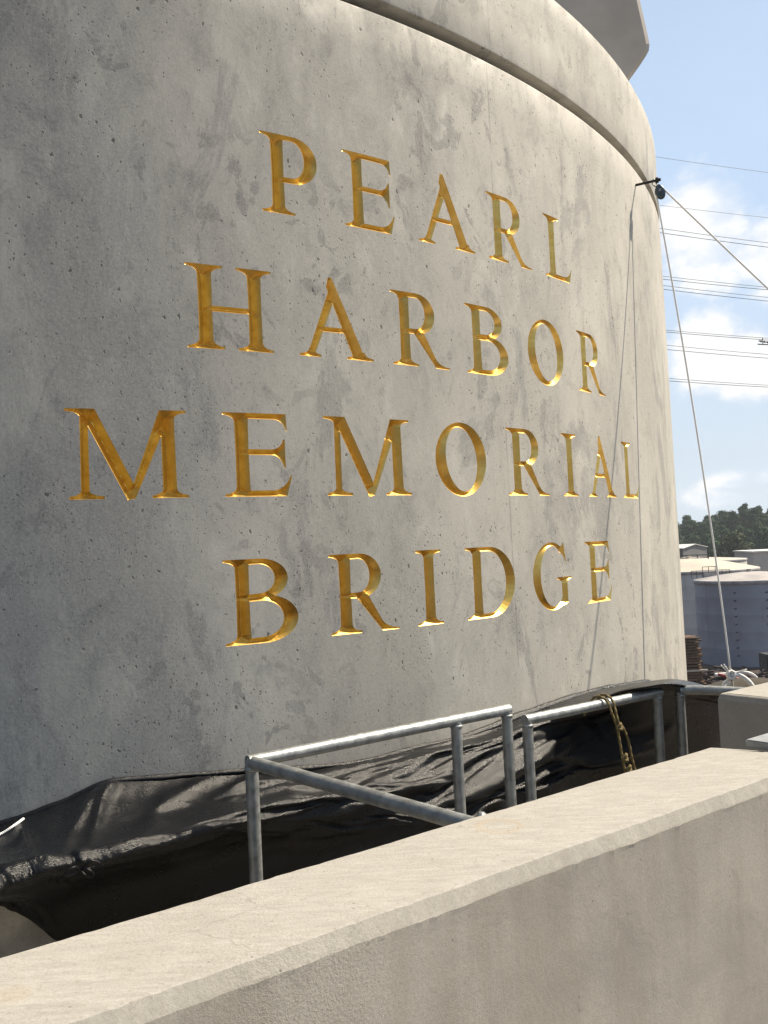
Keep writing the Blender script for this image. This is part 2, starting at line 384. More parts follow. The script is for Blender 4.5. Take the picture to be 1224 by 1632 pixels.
# ------------------------------------------------------------------ lettering: glyphs as unions of simple outlines, cap height 1
def arc(cx, cy, rx, ry, a0, a1, n=22, rot=0.0):
    o = []
    c, s = math.cos(rad(rot)), math.sin(rad(rot))
    for i in range(n+1):
        a = rad(a0+(a1-a0)*i/n); x, y = rx*math.cos(a), ry*math.sin(a)
        o.append((cx+x*c-y*s, cy+x*s+y*c))
    return o
def curve(p0, p1, p2, n=6):
    return [((1-u)**2*p0[0]+2*u*(1-u)*p1[0]+u*u*p2[0], (1-u)**2*p0[1]+2*u*(1-u)*p1[1]+u*u*p2[1]) for u in [i/n for i in range(n+1)]]
TIP, BR = 0.030, 0.105            # serif tip thickness, bracket height
def foot(xl, xr, el, er, y=0.0, up=1, yl=None):
    """bracketed serif under (up=1) or over (up=-1) a stem whose sides are xl..xr"""
    s = up
    left = curve((xl-el, y+s*TIP), (xl-.006, y+s*(TIP+.012)), (xl, y+s*BR)); right = curve((xr, y+s*BR), (xr+.006, y+s*(TIP+.012)), (xr+er, y+s*TIP))
    return [(xl-el, y)] + left + right + [(xr+er, y)]
def rect(x0, y0, x1, y1): return [(x0,y0),(x1,y0),(x1,y1),(x0,y1)]
def stem(xl, xr, bot=(.14,.14), top=(.14,.14)):
    waist = .006
    o = [[(xl,.0),(xl+waist,.5),(xl,1.0),(xr,1.0),(xr-waist,.5),(xr,.0)]]
    if bot: o.append(foot(xl, xr, *bot))
    if top: o.append(foot(xl, xr, *top, y=1.0, up=-1))
    return o
S0, S1 = .140, .318
def bowl(x0, y0, y1, xr, thick, flat, thin=.068):
    """right-hand bowl from stem x0 between heights y0..y1 reaching out to xr"""
    cy, ry = (y0+y1)/2, (y1-y0)/2
    o = [(x0,y1)] + arc(flat, cy, xr-flat, ry, 90, -90) + [(x0,y0)]
    i = [(x0,y0+thin)] + arc(flat-.02, cy+.004, xr-thick-flat+.02, ry-thin, -90, 90) + [(x0,y1-thin)]
    return [o + i]
def arm_top(x1, tip=.205):
    return [rect(S1-.02, .930, x1-.05, 1.0), [(x1-.16,.930)] + curve((x1-.16,.930),(x1-.035,.925),(x1,1-tip)) + [(x1+.014,1-tip),(x1+.006,1.0),(x1-.16,1.0)]]
def arm_bottom(x1, tip=.25):
    return [rect(S1-.02, 0, x1-.10, .072), [(x1-.24,0),(x1-.065,0),(x1+.010,tip),(x1-.010,tip)] + curve((x1-.010,tip),(x1-.08,.085),(x1-.24,.072))]
def G_I(): return stem(S0, S1)
def G_L(w=.83): return stem(S0, S1, (.14,0), (.14,.15)) + arm_bottom(w, .235)
def G_E(w=.86):
    mid = [rect(S1-.02, .497, w-.16, .566), curve((w-.25,.566),(w-.125,.573),(w-.092,.69)) + [(w-.070,.69),(w-.070,.345),(w-.092,.345)] + curve((w-.092,.345),(w-.125,.49),(w-.25,.497))]
    return stem(S0, S1, (.14,0), (.14,0)) + arm_top(w-.05) + mid + arm_bottom(w)
def G_P(): return stem(S0, S1, (.14,.14), (.14,0)) + bowl(S1-.03, .40, 1.0, .80, .19, .46)
def leg(x0, y0, x1): 
    return [[(x0,y0),(x0+.19,y0+.015)] + curve((x1-.27,.135),(x1-.19,.03),(x1,.024)) + [(x1,0),(x1-.27,0)]]
def G_R(w=1.05): return stem(S0, S1, (.14,.14), (.14,0)) + bowl(S1-.03, .44, 1.0, .79, .185, .46) + leg(.385, .455, w)
def G_B(w=.94): return stem(S0, S1, (.14,0), (.14,0)) + bowl(S1-.03, .515, 1.0, w-.12, .175, .46) + bowl(S1-.03, 0.0, .565, w, .195, .50)
def G_D(w=1.06): return stem(S0, S1, (.14,0), (.14,0)) + bowl(S1-.03, 0.0, 1.0, w, .212, .50, .062)
def ring(cx, cy, rx, ry, ix, iy, rot, irot):
    o = arc(cx, cy, rx, ry, 0, 360, 64, rot)[:-1]; i = arc(cx, cy, ix, iy, 0, 360, 64, irot)[:-1]
    return [[o[k], o[(k+1)%64], i[(k+1)%64], i[k]] for k in range(64)]
def G_O(): return ring(.507, .5, .507, .518, .305, .452, 0, 9)
def G_H(): return stem(.140, .320) + stem(.770, .950) + [rect(.30, .447, .79, .514)]
def G_A():
    o = [[(.100,.0),(.205,.0),(.555,.79),(.475,.91)], [(.455,1.03),(.51,1.03),(.990,0),(.800,0),(.420,.90)], [(.29,.328),(.75,.328),(.735,.392),(.305,.392)]]
    o += [foot(.135, .205, .135, .10), foot(.825, .975, .13, .135)]
    return o
def G_M():
    o = [[(.150,0),(.242,0),(.250,.93),(.160,1.0)], [(.15,1.0),(.325,1.0),(.755,.11),(.655,-.02),(.20,.90)],
         [(.655,-.02),(.745,.0),(1.140,.88),(1.08,1.0),(1.045,1.0)], [(1.055,1.0),(1.215,1.0),(1.225,0),(1.06,0)]]
    o += [foot(.155, .235, .13, .17), foot(1.06, 1.225, .125, .135), [(0,1),(0,1-TIP)] + curve((0,1-TIP),(.15,.965),(.165,.90)) + [(.30,1.0)], [(1.36,1),(1.36,1-TIP)] + curve((1.36,1-TIP),(1.23,.97),(1.215,.90)) + [(1.10,1.0)]]
    return o
def G_G(w=1.07):
    cxg, cyg = .515, .5
    o = arc(cxg, cyg, .515, .52, 52, 318, 44); i = arc(cxg+.02, cyg, .335, .465, 50, 312, 44, 0)
    n = len(o); quads = [[o[k], o[k+1], i[k+1], i[k]] for k in range(n-1)]
    term = [(o[0][0]-.05,o[0][1]+.035),(.86,1.0),(.878,.985),(.925,.70),(.905,.70)] + curve((.905,.70),(.84,.86),(i[0][0]-.02,i[0][1]))
    st = [(.77,.06),(.77,.46),(.937,.46),(.937,.08),(.86,.035),(o[-1][0]-.02,o[-1][1])]
    return quads + [term, st, foot(.77, .937, .13, .13, y=.475, up=-1), [(.70,.02),(.90,.055),(.937,.13),(.77,.13)]]
GL = {'P':(G_P,.80),'E':(G_E,.87),'A':(G_A,1.11),'R':(G_R,1.05),'L':(G_L,.83),'H':(G_H,1.09),'B':(G_B,.94),'O':(G_O,1.014),'M':(G_M,1.36),'I':(G_I,.457),'D':(G_D,1.06),'G':(G_G,1.07)}
ROWS = [('PEARL', 1.265, [(.947,1.185),(1.304,1.550),(1.675,2.012),(2.102,2.422),(2.540,2.784)]),
        ('HARBOR', .737, [(.641,.968),(1.075,1.408),(1.506,1.815),(1.922,2.200),(2.352,2.657),(2.799,3.106)]),
        ('MEMORIAL', .211, [(.219,.624),(.756,1.020),(1.160,1.568),(1.705,2.009),(2.153,2.470),(2.594,2.729),(2.842,3.171),(3.271,3.522)]),
        ('BRIDGE', -.314, [(.735,1.020),(1.156,1.471),(1.569,1.706),(1.848,2.162),(2.296,2.618),(2.764,3.043)])]
CAP = 0.302

def inside(poly, pts):
    x, y = pts[:,0], pts[:,1]; res = np.zeros(len(pts), bool); n = len(poly)
    j = n-1
    for i in range(n):
        xi, yi = poly[i]; xj, yj = poly[j]
        if yi != yj: res ^= ((yi > y) != (yj > y)) & (x < (xj-xi)*(y-yi)/(yj-yi)+xi)
        j = i
    return res
def glyph_loops(polys):
    """union of outlines -> boundary segments"""
    vs, fs = [], []
    for p in polys:
        b = len(vs); vs += [Vector(q) for q in p]; fs.append(list(range(b, b+len(p))))
    ov, oe, of, *_ = delaunay_2d_cdt(vs, [], fs, 0, 1e-5)
    V = np.array([(v.x, v.y) for v in ov])
    cen = np.array([V[list(f)].mean(0) for f in of]); ink = np.zeros(len(of), bool)
    for p in polys: ink |= inside(p, cen)
    cnt = {}
    for f, k in zip(of, ink):
        if not k: continue
        for a, b in zip(f, list(f[1:])+[f[0]]): cnt[tuple(sorted((a,b)))] = cnt.get(tuple(sorted((a,b))), 0)+1
    seg = [e for e, c in cnt.items() if c == 1]
    # subdivide long segments so that they follow the curved wall
    pts = [tuple(p) for p in V]; used = {}; PV = []; out = []
    def idx(p):
        k = (round(p[0],5), round(p[1],5))
        if k not in used: used[k] = len(PV); PV.append(p)
        return used[k]
    for a, b in seg:
        A, B = V[a], V[b]; n = max(1, int(np.hypot(*(B-A))/.05))
        ch = [idx(tuple(A+(B-A)*i/n)) for i in range(n+1)]
        out += [(p,q) for p,q in zip(ch, ch[1:]) if p != q]
    return np.array(PV), out
def seg_dist(pts, V, seg):
    d = np.full(len(pts), 9.0)
    for a, b in seg:
        A, B = V[a], V[b]; ab = B-A; L = ab@ab
        u = np.clip(((pts-A)@ab)/L, 0, 1); q = pts-(A+u[:,None]*ab)
        d = np.minimum(d, np.hypot(q[:,0], q[:,1]))
    return d
SLOPE, STEP = 1.18, 0.0085
glyph_cache = {}
def glyph(ch):
    if ch in glyph_cache: return glyph_cache[ch]
    polys = GL[ch][0]()
    V, seg = glyph_loops(polys)
    lo, hi = V.min(0), V.max(0)
    xs = np.arange(lo[0], hi[0], STEP); ys = np.arange(lo[1], hi[1], STEP*.866)
    g = np.array([(x+(.5*STEP if k%2 else 0), y) for k, y in enumerate(ys) for x in xs])
    k = np.zeros(len(g), bool)
    for p in polys: k |= inside(p, g)
    g = g[k]; d = seg_dist(g, V, seg); g, d = g[d > STEP*.42], d[d > STEP*.42]
    ALL = np.vstack([V, g])
    ov, oe, of, *_ = delaunay_2d_cdt([Vector(p) for p in ALL], seg, [], 0, 1e-6)
    O = np.array([(v.x, v.y) for v in ov]); cen = np.array([O[list(f)].mean(0) for f in of]); ink = np.zeros(len(of), bool)
    for p in polys: ink |= inside(p, cen)
    D = seg_dist(O, V, seg); D[D < 1e-5] = 0
    fs = [tuple(f) for f, q in zip(of, ink) if q]
    glyph_cache[ch] = (V, seg, O, D, fs, polys)
    return glyph_cache[ch]

# ------------------------------------------------------------------ the tower
Z_GL, Z_GU, Z_RIM = 2.174, 2.230, 2.707
tower = thing('bridge_tower', (CX, CY, FLOOR), 'massive round grey concrete bridge tower carved with large gold capital letters', 'tower')
SA, SB, ZA, ZB, CELL = 0.10, 3.70, -0.50, 1.75, 0.05
vs, es, letters = [], [], []
LETTERV = []
for word, z0, spans in ROWS:
    for ch, (s0, s1) in zip(word, spans):
        V, seg, O, D, fs, polys = glyph(ch); w = GL[ch][1]; kx = (s1-s0)/w
        b = len(vs); vs += [Vector((s0+p[0]*kx, z0+p[1]*CAP)) for p in V]; es += [(a+b, c+b) for a, c in seg]
        letters.append((ch, word, s0, kx, z0, polys, O, D, fs))
nb = len(vs)
ns, nz = round((SB-SA)/CELL), round((ZB-ZA)/.25)
edge = [(SA+i*CELL, ZA) for i in range(ns+1)] + [(SB, ZA+j*.25) for j in range(1, nz+1)] + [(SB-i*CELL, ZB) for i in range(1, ns+1)] + [(SA, ZB-j*.25) for j in range(1, nz)]
vs += [Vector(p) for p in edge]; es += [(nb+i, nb+(i+1)%len(edge)) for i in range(len(edge))]
for i in range(1, ns):
    for j in range(1, nz*5):
        vs.append(Vector((SA+i*CELL, ZA+j*.05)))
ov, oe, of, *_ = delaunay_2d_cdt(vs, es, [], 0, 1e-6)
O = np.array([(v.x, v.y) for v in ov]); cen = np.array([O[list(f)].mean(0) for f in of]); ink = np.zeros(len(of), bool)
for ch, word, s0, kx, z0, polys, *_ in letters:
    loc = np.stack([(cen[:,0]-s0)/kx, (cen[:,1]-z0)/CAP], 1)
    near = (loc[:,0] > -.1) & (loc[:,0] < 1.5) & (loc[:,1] > -.1) & (loc[:,1] < 1.15)
    if not near.any(): continue
    q = np.zeros(near.sum(), bool)
    for p in polys: q |= inside(p, loc[near])
    ink[near] |= q
wall = bmesh.new()
bv = [wall.verts.new(on_tower(p[0], p[1])) for p in O]
for f, q in zip(of, ink):
    if not q: wall.faces.new([bv[i] for i in f])
FULL = 2*math.pi*R; NC = round(FULL/CELL)
def column_s(i): return SA + i*CELL if i <= ns else SB + (i-ns)*(FULL-(SB-SA))/(NC-ns)
zrows = [FLOOR-.6, -1.2, -.9, ZA] + [ZA+j*.25 for j in range(1, nz+1)] + [2.0, Z_GL-.012]
grid = {}
def wv(i, z, depth=0.0):
    k = (i % NC, round(z,4), depth)
    if k not in grid: grid[k] = wall.verts.new(on_tower(column_s(i % NC), z, depth))
    return grid[k]
for i in range(NC):
    for z0, z1 in zip(zrows, zrows[1:]):
        if i < ns and z0 >= ZA-1e-6 and z1 <= ZB+1e-6: continue
        wall.faces.new((wv(i,z0), wv(i+1,z0), wv(i+1,z1), wv(i,z1)))
    def strip(prof):
        for (d0,z0),(d1,z1) in zip(prof, prof[1:]): wall.faces.new((wv(i,z0,d0), wv(i+1,z0,d0), wv(i+1,z1,d1), wv(i,z1,d1)))
    strip([(0.0,Z_GL-.012),(.004,Z_GL-.003),(.012,Z_GL),(.08,Z_GL+.004),(.08,Z_GU-.004),(.008,Z_GU),(.002,Z_GU+.003),(0.0,Z_GU+.010)])
    strip([(0.0,Z_GU+.010),(0.0,2.4),(0.0,2.6),(0.0,Z_RIM-.012),(.004,Z_RIM-.003),(.012,Z_RIM),(.95,Z_RIM)])
bmesh.ops.remove_doubles(wall, verts=wall.verts, dist=1e-5)
bmesh.ops.recalc_face_normals(wall, faces=wall.faces)
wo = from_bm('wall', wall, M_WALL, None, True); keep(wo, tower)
wo.data.set_sharp_from_angle(angle=rad(40))
for ch, word, s0, kx, z0, polys, GO, GD, fs in letters:
    o = from_py('letter', [on_tower(s0+p[0]*kx, z0+p[1]*CAP, d*CAP*SLOPE) for p, d in zip(GO, GD)], fs, M_GOLD)
    keep(o, tower); o['label'] = f'gold capital letter {ch} carved in the word {word}'
# upper pylon: a dark-side slab whose flat face looks towards the camera, standing back on the tower's top
az = rad(17.0); PM = Vector((math.sin(az), math.cos(az), 0)); PL = Vector((math.cos(az), -math.sin(az), 0))
DF = 6.0; kf = DF/7.6; LC = -5.691
side_prof = [(-1.02,Z_RIM/kf-.004),(-.65,3.02),(-.347,3.358),(-.217,3.512),(-.124,3.620),(-.036,3.724),(.015,3.790),(.036,3.826),(.044,3.874),(.034,3.957),(.017,4.072),(-.007,4.229),(-.043,4.441),(-.25,5.6),(-.5,8.5)]
right = [(l*kf, z*kf) for l, z in side_prof]; leftp = [(2*LC-l, z) for l, z in reversed(right)]
cap = bmesh.new(); rg = []
for m_, ins_ in ((DF,.02),(DF+.02,0.0),(DF+.06,0.035),(DF+2.2,1.5)):
    rr = []
    for k, (l, z) in enumerate(right+leftp):
        sg = -1 if k < len(right) else 1
        rr.append(cap.verts.new(PM*m_ + PL*(l+sg*ins_) + Vector((0,0,z))))
    rg.append(rr)
nn = len(rg[0])
for a, b in zip(rg, rg[1:]):
    for k in range(nn): cap.faces.new((a[k], a[(k+1)%nn], b[(k+1)%nn], b[k]))
cap.faces.new(rg[0]); cap.faces.new(rg[-1])
co_ = from_bm('upper_pylon', cap, M_CAP); keep(co_, tower)

# ------------------------------------------------------------------ parapets
def parapet_mesh(outline, z_top, z_bot, ch, sub=.016, amp=.0016, seed=0.0):
    """outline: (t,d) loop, counter-clockwise in t,d; chamfered on every edge"""
    pts = []
    n = len(outline)
    for i in range(n):
        a, b = Vector(outline[i]), Vector(outline[(i+1)%n]); k = max(1, int((b-a).length/sub))
        pts += [a+(b-a)*j/k for j in range(k)]
    n = len(pts)
    def inset(off):
        o = []
        for i in range(n):
            a, b, c = pts[i-1], pts[i], pts[(i+1)%n]
            n1 = Vector((-(b-a).y,(b-a).x)).normalized(); n2 = Vector((-(c-b).y,(c-b).x)).normalized()
            m = (n1+n2); m = m/ max(.3, m.length_squared) * 2
            o.append(b + m*off*.5*1.0 if True else b)
        return o
    bm = bmesh.new(); rings = []
    for off, z, jit in ((0,z_bot,0),(0,z_top-ch-.030,0),(0,z_top-ch-.012,.4),(0,z_top-ch-.003,1),(.004,z_top-ch+.002,1),(ch-.004,z_top-.0025,.8),(ch+.004,z_top,.5),(ch+.016,z_top,.15),(ch+.035,z_top,0)):
        r = []
        for q in inset(off):
            v = Vector((q.x,q.y,0))
            w = noise.noise(v*4+Vector((seed,0,z*3)))*amp*1.5 + noise.noise(v*30+Vector((0,seed,z*9)))*amp*.8 - max(0, noise.noise(v*45+Vector((seed,3,z*40)))-.22)*amp*3
            r.append(bm.verts.new(P(q.x, q.y+w*jit*(1 if off < ch else .3), z+w*jit)))
        rings.append(r)
    for a, b in zip(rings, rings[1:]):
        for k in range(n): bm.faces.new((a[k], a[(k+1)%n], b[(k+1)%n], b[k]))
    top = bm.faces.new(rings[-1]); bmesh.ops.triangulate(bm, faces=[top])
    return bm
ZP = -0.60
o = from_bm('parapet_wall', parapet_mesh([(-5.0,1.252),(2.47,1.252),(2.36,1.537+.024),(-5.0,1.537+.012)], ZP, FLOOR, .028), M_PAR)
tag(o, 'long pale concrete parapet wall with chamfered edge, nearest the camera', 'parapet')
bm = parapet_mesh([(3.155,.95),(8.0,.95),(8.0,2.035),(3.155,2.035)], ZP, FLOOR-.4, .016, seed=7)
tag(from_bm('parapet_wall', bm, M_PAR), 'square concrete parapet end beyond the gap, behind the metal plate', 'parapet')
bm = bmesh.new(); box(bm, (2.405,1.262,ZP+.001), (3.40,1.475,ZP+.022), MTD, .004)
tag(from_bm('cover_plate', bm, simple('dull_steel_plate', (.30,.31,.31), .55, .5, .2, 20, .1)), 'flat grey steel plate bridging the gap between the two parapets', 'plate')

# ------------------------------------------------------------------ pipe railings
PR = .0195
def pipe(name, root, pts, r=PR, seg=14):
    bm = bmesh.new(); tube(bm, pts, r, seg); o = from_bm(name, bm, M_GALV, None, True); o.data.set_sharp_from_angle(angle=rad(45)); return keep(o, root)
def railing(label, t0, d0, t1, d1, z, posts, side=None, rails=1):
    root = thing('pipe_railing', P(t0, d0, FLOOR), label, 'railing', 'galvanised pipe railings behind the parapet', ROTZ)
    pipe('top_rail', root, [P(t0-.012,d0,z), P(t0+(t1-t0)*.5,(d0+d1)/2,z), P(t1+.012,d1,z)])
    for tp in posts:
        dp = d0+(d1-d0)*(tp-t0)/(t1-t0)
        pipe('post', root, [P(tp,dp,FLOOR), P(tp,dp,-1.1), P(tp,dp,z-.006)])
        bm = bmesh.new(); tube(bm, [P(tp,dp,z-.026), P(tp,dp,z-.016)], PR+.0025, 14); keep(from_bm('weld_collar', bm, M_GALV, None, True), root)
    if side: pipe('side_rail', root, [P(*side[0]), P(*side[1])])
    return root
a = railing('galvanised pipe railing with three posts and a side rail reaching to the parapet', 1.395, 2.451, 2.452, 2.446, -.603, (1.395, 2.205, 2.452), ((1.395,2.451,-.606),(1.458,1.575,-.630)))
bm = bmesh.new(); tube(bm, [P(1.480,1.572,-.632), P(1.480,1.572,-.608), P(1.480,1.572,-.603)], [.011,.011,.006], 8)
keep(from_bm('bolt', bm, M_GALV), a)
railing('galvanised pipe railing with a yellow rope looped over its top rail', 2.54, 2.43, 3.31, 2.412, -.650, (2.54, 3.30))
b = railing('short bent pipe railing in the shade, next to the second parapet', 3.40, 2.37, 3.405, 2.36, -.650, (3.40,))
pipe('side_rail', b, catmull([P(3.40,2.37,-.650), P(3.425,2.33,-.648), P(3.46,2.26,-.648), P(3.50,2.16,-.650), P(3.56,2.03,-.655)], 5))

# ------------------------------------------------------------------ black tarp bundled along the foot of the tower
TARP=[[(0.739,3.112,-0.808),(0.876,3.073,-0.781),(1.02,3.036,-0.749),(1.172,3.001,-0.705),(1.393,2.958,-0.721),(1.635,2.92,-0.74),(1.851,2.895,-0.767),(2.089,2.876,-0.784),(2.357,2.866,-0.776),(2.701,2.871,-0.769),(3.12,2.904,-0.734),(3.6,2.978,-0.725),(4.114,3.067,-0.757),(4.392,3.031,-0.782),(4.746,2.901,-0.912)],[(0.71,2.997,-0.814),(0.844,2.965,-0.798),(0.984,2.935,-0.775),(1.133,2.906,-0.737),(1.342,2.854,-0.742),(1.57,2.808,-0.753),(1.774,2.778,-0.77),(2.005,2.763,-0.779),(2.262,2.753,-0.775),(2.586,2.752,-0.774),(2.97,2.768,-0.741),(3.167,2.622,-0.667),(3.176,2.369,-0.6),(3.411,2.354,-0.623),(4.36,2.667,-0.857)],[(0.654,2.765,-0.806),(0.786,2.768,-0.799),(0.924,2.762,-0.788),(1.071,2.755,-0.776),(1.286,2.741,-0.789),(1.52,2.723,-0.788),(1.726,2.707,-0.796),(1.952,2.694,-0.805),(2.214,2.699,-0.812),(2.538,2.706,-0.828),(2.92,2.727,-0.799),(3.309,2.745,-0.775),(3.398,2.538,-0.685),(3.635,2.512,-0.703),(4.455,2.727,-0.901)],[(0.583,2.468,-0.754),(0.705,2.488,-0.765),(0.839,2.513,-0.775),(0.98,2.527,-0.778),(1.194,2.549,-0.788),(1.439,2.583,-0.795),(1.658,2.604,-0.809),(1.899,2.624,-0.824),(2.158,2.635,-0.845),(2.48,2.65,-0.881),(2.869,2.686,-0.888),(3.285,2.732,-0.871),(3.467,2.595,-0.787),(3.701,2.562,-0.773),(4.415,2.705,-0.938)],[(0.599,2.545,-0.823),(0.728,2.574,-0.842),(0.866,2.6,-0.858),(1.01,2.609,-0.862),(1.223,2.619,-0.881),(1.471,2.647,-0.884),(1.686,2.654,-0.893),(1.922,2.662,-0.912),(2.175,2.662,-0.934),(2.499,2.678,-0.989),(2.88,2.706,-1.01),(3.302,2.755,-0.987),(3.52,2.643,-0.912),(3.745,2.6,-0.9),(4.435,2.724,-1.039)],[(0.673,2.859,-0.929),(0.816,2.888,-0.959),(0.956,2.875,-0.993),(1.106,2.862,-0.991),(1.324,2.84,-1.002),(1.559,2.81,-0.991),(1.763,2.779,-0.99),(1.985,2.754,-1.009),(2.223,2.726,-1.033),(2.528,2.715,-1.079),(2.894,2.725,-1.104),(3.307,2.765,-1.086),(3.54,2.667,-1.045),(3.77,2.627,-1.037),(4.455,2.743,-1.141)],[(0.701,2.978,-0.973),(0.852,3.018,-1.017),(0.992,2.998,-1.165),(1.137,2.966,-1.276),(1.352,2.926,-1.329),(1.582,2.88,-1.344),(1.782,2.837,-1.348),(1.993,2.792,-1.352),(2.219,2.745,-1.334),(2.518,2.724,-1.338),(2.884,2.734,-1.359),(3.287,2.769,-1.357),(3.537,2.684,-1.313),(3.76,2.638,-1.296),(4.447,2.758,-1.431)]]
